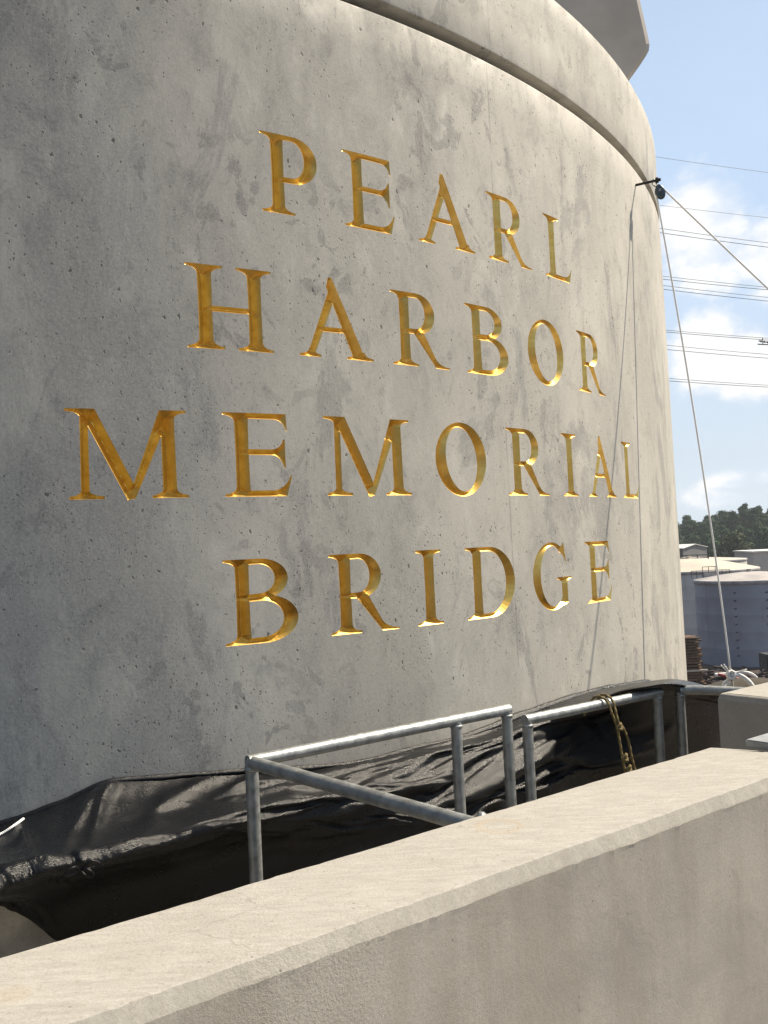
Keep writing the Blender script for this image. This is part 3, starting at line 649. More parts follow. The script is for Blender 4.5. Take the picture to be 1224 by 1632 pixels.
# the draped sheet: its cloth points along t, across v, as (t, d, z) in millimetres
NSU, NSV = 161, 47
SHEET = [739,3112,-808,-2,-8,-1,-3,-10,-1,-3,-11,-2,-4,-13,-1,-4,-21,1,-4,-23,1,-5,-21,0,-6,-23,1,-6,-22,-2,-7,-20,-3,-7,-27,-1,-7,-33,1,-8,-37,3,-8,-39,5,-8,-34,3,-9,-34,4,-10,-45,8,-11,-43,8,-11,-40,6,-11,-46,9,-9,-41,9,-8,-31,4,-5,-20,1,-3,-14,-1,0,-5,-4,0,7,-10,2,14,-11,4,12,-9,4,16,-10,5,24,-13,6,23,-10,8,29,-11,10,44,-16,11,50,-17,11,49,-16,11,51,-17,10,46,-15,9,33,-10,6,23,-8,6,24,-8,4,26,-11,4,24,-10,3,12,-4,3,3,0,2,4,-1,2,14,-6,
 746,3110,-807,-2,-7,-2,-3,-10,-1,-3,-10,-2,-4,-14,-1,-4,-21,0,-5,-23,2,-5,-20,1,-6,-22,1,-6,-24,-1,-6,-24,-3,-7,-26,-2,-8,-29,1,-7,-34,3,-8,-39,4,-9,-36,4,-9,-35,2,-10,-43,10,-12,-45,6,-11,-42,4,-10,-46,15,-10,-41,4,-7,-28,6,-5,-19,2,-3,-15,0,-2,-2,-8,2,7,-9,3,11,-13,2,16,-6,3,18,-9,7,20,-17,7,22,-10,7,31,-5,10,42,-21,11,50,-17,12,51,-17,11,51,-18,10,45,-13,10,32,-11,4,23,-9,6,23,-7,5,26,-6,4,23,-9,3,10,-12,2,7,-2,5,7,5,3,14,-4,
 755,3107,-805,-3,-7,0,-2,-9,-4,-4,-10,-2,-3,-14,-1,-4,-20,-1,-5,-23,1,-5,-21,2,-6,-20,1,-6,-23,0,-8,-28,1,-8,-28,1,-4,-27,-5,-8,-32,0,-8,-37,4,-9,-33,7,-8,-36,-1,-14,-42,2,-6,-44,18,-16,-45,10,-15,-49,-5,-6,-40,6,-7,-28,10,-1,-20,7,-3,-15,-1,-4,2,-9,0,10,-7,6,7,-15,2,16,-10,2,22,-4,3,21,-10,15,15,-18,1,31,-15,14,46,-4,11,49,-17,11,53,-18,11,49,-18,12,43,-15,9,34,-10,4,24,-14,6,22,-9,4,23,-8,5,22,-3,3,14,-6,3,5,-11,2,12,-3,7,9,7,
 765,3104,-803,-2,-7,0,-4,-10,-1,-2,-11,-5,-4,-12,-2,-4,-18,-1,-4,-24,-1,-6,-21,0,-6,-18,0,-6,-22,1,-7,-30,0,-8,-29,7,-9,-28,3,-9,-30,1,-7,-34,2,-5,-33,3,-9,-32,2,-13,-43,3,-17,-47,-5,-9,-46,12,-8,-46,15,-13,-40,8,-3,-31,-1,-2,-20,6,-3,-13,-2,-4,2,-8,-1,12,-5,7,6,-14,3,13,-13,1,22,-10,6,22,-2,0,22,-8,16,24,-25,7,44,-18,11,49,-14,15,52,-15,12,47,-13,12,43,-14,8,36,-14,7,28,-8,6,26,-8,4,19,-12,3,19,-9,5,17,1,2,12,-4,6,6,-11,1,9,-1,
 777,3101,-801,-2,-8,-1,-4,-9,1,-4,-13,-1,-3,-12,-4,-4,-16,-3,-5,-23,-1,-5,-21,-2,-5,-16,-1,-7,-21,0,-7,-31,2,-8,-31,3,-9,-29,5,-9,-30,-3,-9,-32,0,-8,-30,-1,-9,-33,2,-11,-40,3,-12,-46,11,-12,-48,5,-11,-46,5,-9,-37,18,-6,-31,7,0,-21,-2,-2,-12,-3,-5,1,-8,0,13,-4,5,5,-11,4,9,-12,2,21,-15,4,24,-9,4,24,1,9,30,-16,11,41,-21,13,45,-21,14,50,-15,12,46,-13,12,42,-14,9,37,-13,7,30,-10,7,29,-9,4,22,-8,3,16,-14,2,17,-7,8,11,7,1,12,-2,4,1,-8,
 789,3098,-798,-2,-9,-1,-3,-11,-2,-4,-12,1,-4,-12,-2,-5,-16,-1,-4,-21,-2,-5,-18,-3,-6,-17,-1,-6,-22,-1,-8,-30,3,-8,-32,3,-8,-30,-3,-9,-28,1,-9,-31,1,-9,-32,0,-9,-32,1,-11,-39,4,-12,-46,8,-11,-46,6,-12,-46,5,-9,-37,18,-6,-29,5,-4,-17,-5,1,-14,-1,-3,2,-8,0,11,-3,3,4,-7,4,6,-13,3,20,-16,5,26,-12,5,25,1,8,29,-20,12,43,-17,13,45,-20,14,49,-15,13,46,-14,11,43,-14,9,36,-13,7,29,-9,6,30,-11,5,23,-8,3,20,-9,3,14,-13,7,11,2,3,8,9,3,4,-1,
 802,3094,-796,-2,-9,-1,-3,-11,-1,-4,-12,-1,-4,-12,-1,-4,-16,-2,-5,-19,-3,-5,-17,-2,-6,-17,0,-7,-24,2,-7,-31,1,-8,-32,-3,-8,-29,1,-9,-27,2,-9,-28,0,-9,-32,0,-9,-32,2,-11,-40,3,-13,-44,7,-11,-47,5,-12,-47,6,-9,-37,19,-6,-28,6,-5,-13,-10,1,-11,-2,-1,-2,-8,-1,10,-2,2,8,-4,5,3,-13,2,17,-18,6,28,-10,6,25,-1,8,29,-20,12,45,-18,13,46,-20,14,47,-15,14,47,-15,11,43,-14,9,35,-11,8,28,-10,6,28,-10,5,24,-10,3,21,-9,3,14,-11,7,7,10,2,7,-10,-1,5,-3,
 816,3090,-793,-2,-9,-1,-3,-11,-1,-4,-12,-1,-4,-11,-3,-5,-15,-2,-5,-18,-2,-6,-16,0,-6,-18,1,-6,-25,-2,-7,-32,-2,-8,-32,0,-8,-29,3,-9,-25,0,-8,-26,0,-9,-30,0,-10,-33,2,-11,-38,3,-13,-43,6,-11,-48,5,-12,-50,5,-10,-38,22,-5,-32,4,-6,-12,-9,-3,3,-7,3,-9,-4,0,2,-7,2,15,0,3,13,-12,3,8,-23,6,27,-6,6,25,-2,10,28,-21,12,46,-18,13,47,-19,14,47,-15,14,47,-16,12,44,-15,9,33,-11,7,28,-9,6,26,-9,5,27,-9,4,18,-14,3,11,-10,7,10,10,1,11,-3,0,0,-7,
 830,3086,-790,-2,-9,-2,-3,-11,-1,-4,-11,-1,-5,-11,-2,-4,-15,-4,-5,-17,0,-6,-16,0,-6,-17,-3,-6,-24,-2,-7,-31,-1,-8,-33,3,-9,-31,2,-8,-25,0,-9,-24,-1,-9,-29,0,-9,-31,2,-12,-37,2,-12,-42,5,-12,-48,5,-12,-52,4,-10,-38,25,-7,-34,-4,-5,-20,-2,-3,9,-5,0,4,-8,3,-8,-3,2,10,-12,6,17,-11,3,14,-17,5,25,-4,5,25,-4,10,26,-21,12,46,-17,14,47,-19,14,46,-16,14,48,-16,12,43,-15,9,34,-11,8,27,-9,6,28,-10,6,27,-9,2,21,-7,4,5,-14,1,11,-4,8,9,6,0,5,-1,
 844,3082,-788,-2,-9,-1,-3,-11,-2,-4,-11,-2,-4,-12,-3,-5,-14,-3,-5,-17,-1,-6,-15,-2,-6,-17,-1,-7,-22,-1,-7,-29,2,-8,-33,3,-8,-32,0,-9,-25,-1,-8,-25,0,-9,-28,0,-10,-29,0,-11,-36,3,-13,-42,4,-12,-49,5,-12,-51,3,-10,-36,26,-8,-35,-5,-4,-23,-1,-4,1,-11,-1,12,2,0,4,-6,7,1,-16,5,15,-16,5,20,-11,5,25,-1,4,24,-8,11,25,-22,12,45,-16,14,46,-19,13,45,-15,15,47,-17,12,44,-15,10,34,-11,8,27,-9,6,28,-12,4,27,-14,6,19,0,2,11,-7,0,5,-15,1,9,-3,5,4,4,
 858,3078,-785,-3,-8,-2,-3,-11,-2,-3,-13,-2,-5,-13,-2,-5,-14,-3,-5,-16,-2,-6,-16,-1,-6,-17,-1,-7,-21,0,-8,-28,3,-7,-32,-1,-8,-30,0,-8,-24,0,-9,-26,-1,-9,-28,0,-10,-27,0,-11,-37,3,-13,-43,4,-12,-49,4,-12,-51,3,-10,-32,26,-10,-33,-1,-7,-19,-10,1,-7,-8,-3,9,-3,2,10,0,3,9,-11,8,5,-24,6,24,-9,6,25,0,5,24,-11,10,27,-23,12,44,-15,14,44,-18,13,45,-14,15,46,-19,12,44,-14,10,33,-11,8,27,-10,6,25,-12,4,26,-12,6,20,-4,3,12,-5,1,5,-16,2,10,-2,1,5,-1,
 871,3074,-782,-3,-8,-2,-3,-11,-2,-3,-14,-3,-5,-13,-2,-5,-13,-2,-5,-17,-2,-6,-16,-1,-7,-17,0,-7,-22,1,-7,-30,-1,-7,-30,0,-8,-27,1,-9,-22,-1,-8,-26,-2,-9,-27,0,-10,-27,0,-12,-38,2,-12,-45,4,-13,-49,4,-12,-50,4,-10,-30,24,-10,-31,2,-7,-13,-13,1,-11,-3,-3,5,-8,2,10,0,3,11,-8,8,3,-24,6,26,-13,7,28,-1,5,26,-9,11,26,-25,12,43,-16,13,45,-17,13,44,-18,16,49,-13,10,40,-22,12,32,-4,7,23,-13,6,24,-10,4,24,-11,6,19,-4,4,15,-6,2,8,-17,0,11,-6,4,5,4,
 883,3071,-780,-2,-8,-1,-3,-11,-3,-4,-14,-3,-5,-13,-2,-5,-13,-2,-5,-17,-1,-6,-17,0,-7,-17,-1,-7,-24,0,-6,-31,-1,-8,-29,3,-8,-25,-2,-9,-20,-2,-8,-25,-2,-9,-25,-1,-10,-28,1,-12,-40,2,-12,-45,4,-13,-48,4,-12,-48,3,-11,-30,23,-9,-31,3,-8,-10,-15,0,-11,0,0,0,-9,0,11,0,3,13,-5,8,1,-25,7,27,-17,7,29,-1,5,28,-9,11,25,-25,12,42,-16,13,45,-17,14,48,-17,13,47,-24,14,42,-5,13,27,-11,5,24,-10,4,18,-15,6,24,-8,5,20,-7,5,15,-7,3,16,-9,-1,4,-17,-2,8,-4,
 895,3068,-777,-2,-8,-2,-3,-11,-3,-4,-14,-2,-4,-13,-2,-6,-13,-2,-6,-17,-1,-6,-17,-1,-6,-18,-1,-6,-26,-1,-8,-30,3,-8,-28,0,-8,-24,-2,-8,-20,-3,-8,-22,-3,-9,-25,0,-10,-32,1,-12,-40,2,-12,-45,3,-13,-47,4,-12,-44,3,-11,-29,21,-9,-29,6,-8,-9,-16,0,-11,0,0,-3,-9,1,10,-1,2,13,-4,7,1,-24,7,27,-19,8,30,-2,6,28,-9,10,25,-24,12,41,-16,14,46,-18,13,49,-20,14,51,-14,11,36,-23,6,28,-13,15,21,-1,5,21,-8,6,21,-14,4,20,-8,5,16,-6,2,15,-12,2,14,-10,0,-6,-12,
 908,3065,-774,-2,-9,-3,-3,-11,-3,-5,-14,-1,-4,-13,-2,-6,-14,-1,-6,-17,-2,-6,-16,-1,-6,-19,-1,-7,-24,1,-7,-28,0,-8,-27,-1,-8,-22,-3,-8,-21,-3,-8,-22,-2,-9,-27,0,-10,-34,1,-12,-41,2,-12,-44,3,-13,-46,3,-13,-40,3,-10,-29,18,-8,-25,9,-9,-9,-15,-1,-14,-2,0,-4,-9,3,11,-2,2,12,-4,6,1,-23,7,27,-19,7,30,-2,8,30,-9,10,23,-24,11,40,-16,14,46,-18,13,48,-20,13,50,-16,12,41,-17,9,27,-15,8,19,-13,10,20,-3,6,22,-13,5,20,-10,4,15,-9,1,12,-13,5,17,-6,-3,7,-13,
 920,3061,-772,-2,-9,-2,-3,-11,-2,-4,-14,-2,-5,-13,-2,-5,-15,-1,-6,-17,-2,-7,-16,-1,-6,-20,0,-7,-21,-1,-7,-24,-2,-7,-25,-2,-8,-20,-3,-8,-21,-3,-9,-24,-2,-9,-29,2,-10,-38,1,-12,-40,2,-12,-43,2,-13,-45,3,-12,-38,3,-11,-28,14,-8,-23,13,-9,-9,-16,-3,-13,-1,2,-7,-9,1,12,-2,5,10,-6,7,2,-22,6,26,-19,7,30,-2,8,30,-10,9,23,-24,12,38,-15,13,46,-18,13,44,-18,13,47,-18,11,45,-17,12,29,-16,7,19,-14,8,21,-6,8,22,-13,6,21,-10,1,11,-14,4,15,-9,3,14,-11,-2,11,-13,
 933,3058,-769,-3,-9,-2,-3,-12,-2,-4,-14,-2,-5,-13,-2,-6,-15,-1,-5,-16,-2,-7,-17,-1,-6,-20,-2,-7,-19,-1,-7,-22,-2,-7,-23,-2,-8,-19,-3,-8,-20,-4,-9,-25,-2,-9,-31,4,-10,-38,0,-12,-39,1,-13,-43,3,-12,-45,2,-12,-38,3,-11,-29,11,-8,-23,15,-10,-7,-17,-2,-12,1,2,-9,-3,0,8,-10,5,12,-3,8,5,-23,6,24,-20,7,29,-2,8,29,-10,9,24,-23,12,38,-16,13,44,-17,13,42,-18,13,46,-18,12,45,-18,10,32,-18,7,20,-17,11,21,-3,6,22,-15,7,19,-13,1,13,-16,5,15,-10,1,12,-12,0,13,-12,
 945,3055,-766,-2,-9,-2,-4,-12,-2,-4,-14,-2,-5,-14,-2,-5,-14,-1,-6,-14,-2,-6,-17,-3,-7,-20,-2,-6,-19,-1,-8,-22,-2,-7,-21,-2,-8,-17,-5,-8,-22,-3,-9,-25,0,-9,-31,3,-10,-38,0,-12,-40,1,-12,-42,2,-13,-44,3,-13,-39,3,-11,-31,9,-7,-23,13,-9,-4,-14,-3,-8,-3,2,-10,-1,2,2,-9,3,14,-2,7,8,-22,7,20,-21,7,28,-2,8,28,-9,10,26,-23,11,38,-18,14,43,-17,12,41,-18,13,44,-17,12,43,-19,10,38,-15,9,20,-24,4,22,-12,13,20,-6,5,18,-17,2,15,-18,4,14,-12,2,10,-12,1,13,-11,
 958,3051,-764,-3,-8,-1,-3,-12,-2,-4,-14,-2,-5,-14,-2,-6,-13,-3,-6,-13,-3,-6,-17,-3,-7,-21,0,-6,-21,-1,-7,-22,-2,-8,-19,-3,-8,-17,-5,-8,-23,-1,-9,-26,0,-9,-30,1,-10,-37,0,-12,-39,1,-12,-42,2,-13,-42,2,-13,-38,3,-11,-34,7,-6,-24,13,-9,-3,-10,-2,-1,-8,2,-10,1,1,-2,-8,3,12,-2,6,13,-21,8,15,-22,6,27,-3,8,28,-8,10,26,-23,12,38,-18,13,43,-17,13,42,-20,13,42,-17,11,41,-18,10,39,-21,7,36,-14,8,11,-24,2,18,-14,15,18,-9,3,15,-18,1,11,-17,3,11,-11,2,13,-12,
 971,3048,-761,-3,-8,-1,-4,-12,-3,-4,-14,-2,-4,-15,-3,-6,-13,-3,-6,-12,-3,-7,-19,-1,-6,-21,1,-7,-21,-3,-7,-21,-3,-7,-19,-3,-8,-18,-3,-9,-24,0,-9,-25,-1,-9,-29,0,-9,-37,-1,-12,-38,1,-13,-42,1,-13,-39,2,-13,-35,2,-11,-35,5,-6,-25,14,-8,-7,-9,-2,8,-6,0,-10,-1,2,-6,-6,2,6,-8,7,20,-14,8,13,-23,7,27,-5,8,27,-8,9,25,-22,12,35,-18,13,44,-17,13,44,-21,13,41,-17,11,39,-18,10,42,-20,8,35,-22,7,26,-16,5,4,-24,1,17,-16,15,14,-11,1,11,-18,1,11,-15,4,16,-12,
 983,3045,-758,-3,-8,-2,-3,-12,-2,-4,-14,-3,-5,-16,-2,-6,-14,-2,-6,-14,-2,-7,-19,-1,-6,-20,-2,-6,-18,-3,-7,-19,-3,-8,-20,-3,-8,-21,-2,-8,-25,-1,-9,-24,-1,-9,-28,-1,-10,-35,-1,-12,-37,1,-13,-42,1,-13,-37,1,-12,-32,2,-12,-35,3,-6,-27,13,-7,-11,-6,-3,10,-5,-1,-5,-8,4,-8,0,3,1,-11,5,23,-10,8,14,-21,8,25,-8,8,26,-9,9,24,-19,12,34,-19,13,44,-17,13,44,-22,12,42,-17,12,39,-18,9,41,-22,8,35,-23,8,26,-19,6,16,-20,2,5,-22,4,10,-17,10,14,-14,1,12,-18,5,19,-13,
 996,3042,-755,-3,-8,-2,-3,-12,-2,-5,-15,-2,-5,-15,-2,-5,-16,-2,-7,-16,-2,-6,-17,-3,-6,-18,-3,-7,-15,-2,-7,-19,-4,-8,-21,-2,-8,-23,-2,-8,-27,-2,-9,-23,-1,-9,-25,-1,-10,-34,-1,-12,-37,0,-13,-41,1,-13,-38,1,-12,-31,2,-11,-34,2,-7,-26,11,-6,-15,-4,-3,10,-6,-1,-1,-8,3,-9,0,3,1,-12,5,21,-7,8,13,-19,8,25,-11,7,26,-8,10,23,-18,12,34,-20,14,45,-17,12,45,-24,13,41,-16,11,38,-19,10,41,-22,7,33,-22,8,25,-21,7,18,-22,4,13,-21,3,1,-22,2,12,-19,10,17,-13,0,15,-19,
 1009,3039,-752,-3,-8,-1,-4,-12,-2,-4,-14,-2,-5,-15,-2,-6,-16,-3,-6,-17,-3,-6,-16,-3,-7,-15,-2,-7,-16,-4,-7,-20,-3,-7,-21,-3,-8,-23,-2,-8,-27,-1,-9,-23,-2,-10,-24,-1,-9,-32,-1,-12,-37,0,-13,-42,0,-14,-39,1,-12,-33,1,-11,-33,3,-8,-23,6,-6,-18,3,-2,10,-8,-1,1,-8,4,-9,-3,3,3,-13,5,19,-4,7,13,-17,8,24,-13,8,25,-8,10,25,-17,11,35,-21,14,44,-17,13,43,-24,13,40,-15,11,38,-19,9,39,-23,8,31,-21,7,24,-22,6,20,-26,7,17,-23,2,13,-19,3,-2,-27,5,16,-16,3,15,-16,
 1022,3036,-749,-3,-8,-1,-4,-11,-2,-5,-13,-2,-5,-14,-2,-5,-15,-4,-6,-18,-3,-7,-15,-2,-6,-14,-3,-7,-19,-5,-7,-23,-3,-7,-20,-2,-9,-21,-3,-8,-26,-1,-9,-23,-1,-9,-24,-3,-10,-32,-1,-12,-37,0,-13,-43,0,-13,-39,0,-13,-35,2,-11,-31,3,-8,-20,4,-5,-17,5,-4,-3,-9,1,8,-5,3,-1,-9,3,2,-13,7,17,1,6,14,-18,9,23,-17,7,26,-9,10,22,-19,11,40,-12,13,41,-22,13,40,-21,13,38,-15,11,37,-19,10,37,-22,8,31,-22,7,24,-23,5,23,-30,4,13,-28,7,17,-19,4,8,-24,1,5,-21,4,15,-16,
 1035,3032,-745,-3,-7,-2,-5,-10,-2,-4,-12,-2,-5,-13,-3,-6,-15,-4,-6,-17,-2,-6,-15,-3,-7,-13,-6,-6,-21,-3,-7,-27,-2,-8,-22,-3,-8,-20,-2,-9,-23,-1,-8,-24,-3,-10,-24,-2,-9,-31,-2,-12,-38,1,-14,-43,-1,-13,-39,-1,-13,-35,1,-11,-30,4,-8,-18,5,-5,-15,3,-3,-8,-7,1,7,-6,1,5,-7,5,3,-16,7,18,-1,4,20,-12,7,25,-14,11,16,-20,6,31,-8,13,30,-28,15,40,-19,12,40,-11,13,35,-17,11,36,-19,10,37,-22,9,32,-22,7,26,-27,5,22,-30,5,14,-29,5,15,-22,4,7,-25,3,10,-20,2,11,-19,
 1047,3029,-741,-3,-7,-2,-4,-10,-3,-5,-11,-3,-5,-13,-3,-6,-14,-3,-6,-15,-3,-6,-16,-4,-6,-12,-6,-7,-21,-2,-7,-28,-2,-7,-26,-2,-8,-21,-1,-9,-21,-4,-9,-23,-3,-9,-25,-3,-10,-30,-1,-12,-38,0,-14,-42,-2,-14,-39,-1,-12,-35,1,-12,-29,4,-8,-18,7,-4,-15,1,-3,-7,-7,0,7,-2,2,0,-9,5,7,-15,5,19,-11,6,20,-11,8,27,-9,3,24,-10,15,19,-24,10,41,-12,10,41,-19,18,30,-25,13,35,-12,11,35,-20,11,38,-21,8,30,-23,7,26,-29,5,22,-30,5,13,-30,6,14,-24,3,4,-27,4,13,-21,2,13,-18,
 1059,3026,-736,-2,-7,-3,-4,-10,-4,-5,-11,-2,-5,-13,-4,-6,-14,-3,-6,-15,-3,-6,-14,-6,-7,-14,-3,-7,-17,-4,-7,-28,-2,-7,-29,-1,-8,-23,-3,-9,-19,-5,-9,-21,-3,-9,-25,-2,-10,-29,-2,-13,-37,1,-14,-41,-3,-13,-39,-4,-13,-34,3,-11,-29,7,-9,-20,7,-4,-16,-2,-2,-7,-7,-2,8,-1,3,-1,-8,5,6,-16,5,18,-12,6,23,-12,7,25,-16,5,26,-3,8,27,-15,14,31,-26,15,40,-18,13,41,-11,17,27,-25,10,37,-14,11,34,-23,8,30,-24,7,25,-29,6,20,-30,4,14,-32,6,15,-27,3,3,-28,2,10,-25,6,17,-14,
 1072,3024,-731,-3,-8,-3,-4,-10,-4,-4,-12,-4,-5,-12,-3,-6,-13,-4,-6,-15,-4,-7,-15,-4,-7,-14,-4,-7,-16,-4,-7,-26,-2,-7,-29,-2,-8,-23,-5,-9,-18,-4,-9,-22,-3,-9,-25,-2,-10,-28,-3,-13,-35,1,-13,-39,-5,-14,-39,0,-14,-32,6,-11,-30,6,-9,-22,0,-4,-15,-1,-1,-11,-1,-3,3,-9,2,9,-4,5,6,-14,7,10,-15,5,26,-12,6,31,-8,8,19,-16,7,26,-12,14,30,-23,14,40,-19,15,41,-17,13,38,-11,14,28,-23,10,34,-21,8,29,-24,7,24,-30,6,20,-31,4,15,-34,3,10,-33,7,18,-25,2,0,-29,-2,14,-19,
 1084,3021,-727,-2,-8,-3,-4,-10,-4,-5,-11,-3,-5,-12,-4,-6,-13,-4,-6,-14,-4,-6,-16,-5,-7,-15,-4,-7,-17,-3,-7,-23,-3,-8,-28,-4,-8,-22,-5,-8,-20,-4,-10,-23,-3,-9,-24,-3,-10,-26,-2,-12,-34,-1,-14,-37,-4,-14,-37,-2,-14,-33,7,-11,-29,6,-9,-23,3,-5,-15,-4,-1,-13,-2,-1,-1,-9,1,11,-3,3,11,-9,7,6,-18,6,28,-9,7,27,-17,7,22,-12,9,24,-12,12,27,-21,14,39,-21,15,44,-15,15,39,-14,12,30,-18,11,30,-23,9,29,-25,7,25,-32,5,19,-34,4,15,-34,4,10,-34,3,13,-30,4,17,-26,-3,-2,-24,
 1097,3018,-722,-3,-8,-3,-4,-10,-3,-4,-10,-5,-5,-11,-4,-6,-13,-5,-6,-13,-4,-7,-15,-5,-7,-18,-4,-7,-18,-3,-7,-21,-4,-7,-26,-5,-8,-23,-4,-9,-22,-5,-9,-26,-3,-9,-22,-4,-11,-25,-2,-13,-32,-1,-13,-35,-4,-14,-37,0,-13,-33,4,-12,-28,6,-10,-22,7,-5,-16,-5,-1,-9,-7,0,-7,-7,1,7,-7,3,15,-2,8,7,-20,4,25,-17,8,27,-10,7,24,-11,9,25,-12,13,28,-19,13,34,-23,16,44,-13,14,41,-15,13,29,-23,11,31,-19,8,29,-26,7,24,-33,6,21,-36,4,12,-36,3,9,-33,3,12,-33,4,15,-28,-2,6,-24,
 1110,3015,-718,-3,-8,-3,-3,-9,-5,-5,-9,-4,-6,-10,-4,-5,-13,-5,-7,-11,-5,-6,-14,-6,-7,-20,-2,-7,-20,-4,-7,-21,-4,-7,-25,-5,-8,-23,-5,-9,-25,-5,-9,-27,-4,-9,-22,-4,-11,-24,-2,-13,-31,-3,-14,-36,-2,-14,-35,0,-14,-33,4,-11,-27,6,-10,-20,10,-6,-14,-11,-1,-10,-5,1,-8,-7,0,7,-8,4,15,1,5,14,-17,8,17,-23,7,24,-9,7,24,-9,11,28,-15,12,27,-25,14,37,-15,14,41,-12,15,42,-16,14,31,-21,10,29,-21,8,29,-27,7,22,-34,5,21,-37,4,11,-37,4,9,-35,2,12,-35,4,13,-28,0,5,-23,
 1123,3012,-714,-2,-8,-4,-4,-9,-3,-4,-9,-5,-6,-9,-6,-6,-11,-4,-6,-11,-6,-7,-14,-5,-7,-20,-2,-7,-21,-4,-7,-21,-5,-7,-23,-6,-8,-23,-5,-9,-25,-5,-9,-28,-6,-9,-23,-2,-11,-24,-3,-13,-33,-3,-14,-35,-3,-14,-35,1,-14,-33,3,-12,-26,8,-10,-19,10,-5,-12,-12,-4,-6,-8,4,-9,-4,0,6,-10,4,13,1,5,14,-13,7,14,-25,7,24,-10,8,24,-7,11,30,-17,13,31,-24,13,35,-17,15,40,-10,14,40,-17,13,32,-20,11,28,-21,9,27,-27,6,21,-34,6,19,-37,3,12,-40,4,11,-38,3,12,-36,3,10,-29,1,6,-21,
 1137,3008,-710,-3,-7,-4,-3,-8,-4,-5,-9,-6,-5,-9,-4,-6,-12,-5,-7,-13,-4,-7,-13,-4,-6,-18,-4,-7,-20,-5,-7,-22,-6,-8,-21,-6,-8,-21,-6,-8,-25,-6,-9,-27,-4,-9,-24,-4,-11,-25,-4,-13,-35,-3,-14,-36,-2,-15,-34,0,-14,-33,4,-12,-27,10,-9,-20,7,-6,-8,-13,-3,-3,-7,3,-9,-4,1,3,-9,3,11,1,5,17,-13,7,13,-25,7,22,-11,8,23,-6,11,32,-18,13,32,-25,14,35,-15,15,41,-10,14,39,-17,13,30,-19,11,28,-21,9,27,-28,6,18,-34,6,17,-37,4,14,-42,2,12,-42,3,13,-38,5,9,-29,0,6,-20,
 1152,3005,-707,-3,-7,-4,-4,-8,-4,-4,-10,-4,-6,-10,-5,-6,-12,-4,-6,-15,-5,-7,-13,-5,-7,-15,-5,-7,-19,-6,-7,-21,-6,-7,-20,-6,-8,-20,-6,-9,-25,-6,-8,-25,-5,-10,-23,-4,-11,-28,-4,-13,-35,-4,-14,-33,-2,-15,-35,0,-14,-34,4,-12,-29,10,-9,-21,8,-6,-5,-12,-3,-1,-9,2,-10,-2,2,0,-9,4,12,-2,4,20,-11,8,11,-26,7,22,-11,7,21,-5,11,31,-18,13,33,-24,14,34,-16,15,41,-10,15,38,-16,13,29,-18,11,28,-22,8,28,-29,7,20,-35,5,15,-38,4,12,-42,3,13,-44,2,14,-40,4,6,-32,2,9,-20,
 1167,3002,-705,-3,-7,-3,-4,-9,-4,-4,-11,-4,-6,-11,-4,-6,-14,-5,-6,-15,-5,-7,-12,-6,-7,-13,-6,-7,-17,-6,-7,-20,-7,-7,-20,-6,-8,-20,-6,-8,-25,-6,-9,-24,-5,-10,-23,-4,-11,-27,-5,-13,-31,-3,-14,-32,-2,-15,-36,-1,-14,-35,5,-12,-30,8,-9,-24,11,-6,-5,-12,-3,2,-10,2,-10,-1,2,-2,-7,2,15,-4,6,20,-13,8,10,-28,8,21,-11,6,21,-4,12,30,-16,12,32,-24,15,32,-15,15,40,-9,14,36,-16,13,29,-17,11,30,-23,9,29,-30,6,22,-38,6,14,-39,4,9,-42,3,12,-43,2,16,-42,2,10,-35,2,6,-23,
 1184,2999,-704,-3,-8,-3,-4,-10,-3,-5,-12,-5,-5,-11,-5,-6,-14,-5,-6,-14,-7,-7,-11,-6,-8,-11,-5,-7,-18,-6,-7,-20,-7,-7,-20,-6,-8,-21,-6,-8,-24,-6,-9,-22,-5,-10,-23,-4,-11,-26,-5,-13,-27,-3,-14,-31,-3,-15,-37,0,-14,-37,5,-12,-32,7,-9,-26,13,-6,-6,-12,-3,7,-8,1,-11,-1,2,-1,-6,3,13,-7,6,20,-13,7,11,-30,9,24,-6,7,19,-11,11,31,-15,12,31,-23,15,31,-14,15,37,-8,15,34,-14,13,29,-17,11,30,-24,8,29,-31,7,23,-39,5,15,-41,4,8,-42,3,10,-43,2,16,-44,2,12,-37,2,7,-23,
 1201,2995,-704,-3,-7,-4,-4,-10,-5,-5,-13,-6,-5,-12,-6,-6,-13,-6,-7,-12,-7,-7,-11,-4,-8,-11,-5,-6,-18,-5,-7,-23,-6,-7,-20,-6,-8,-20,-5,-8,-21,-6,-9,-21,-5,-10,-21,-5,-11,-27,-4,-13,-26,-3,-14,-31,-3,-15,-38,0,-14,-38,5,-12,-34,8,-10,-27,13,-5,-8,-13,-3,12,-2,2,-8,-6,1,-5,-7,3,15,-5,6,20,-14,7,8,-29,8,26,-9,8,23,-9,11,31,-19,13,30,-22,14,31,-12,15,34,-8,15,34,-15,13,28,-16,11,29,-23,8,28,-32,7,23,-39,5,16,-43,4,8,-43,3,9,-43,2,15,-44,2,13,-39,2,8,-25,
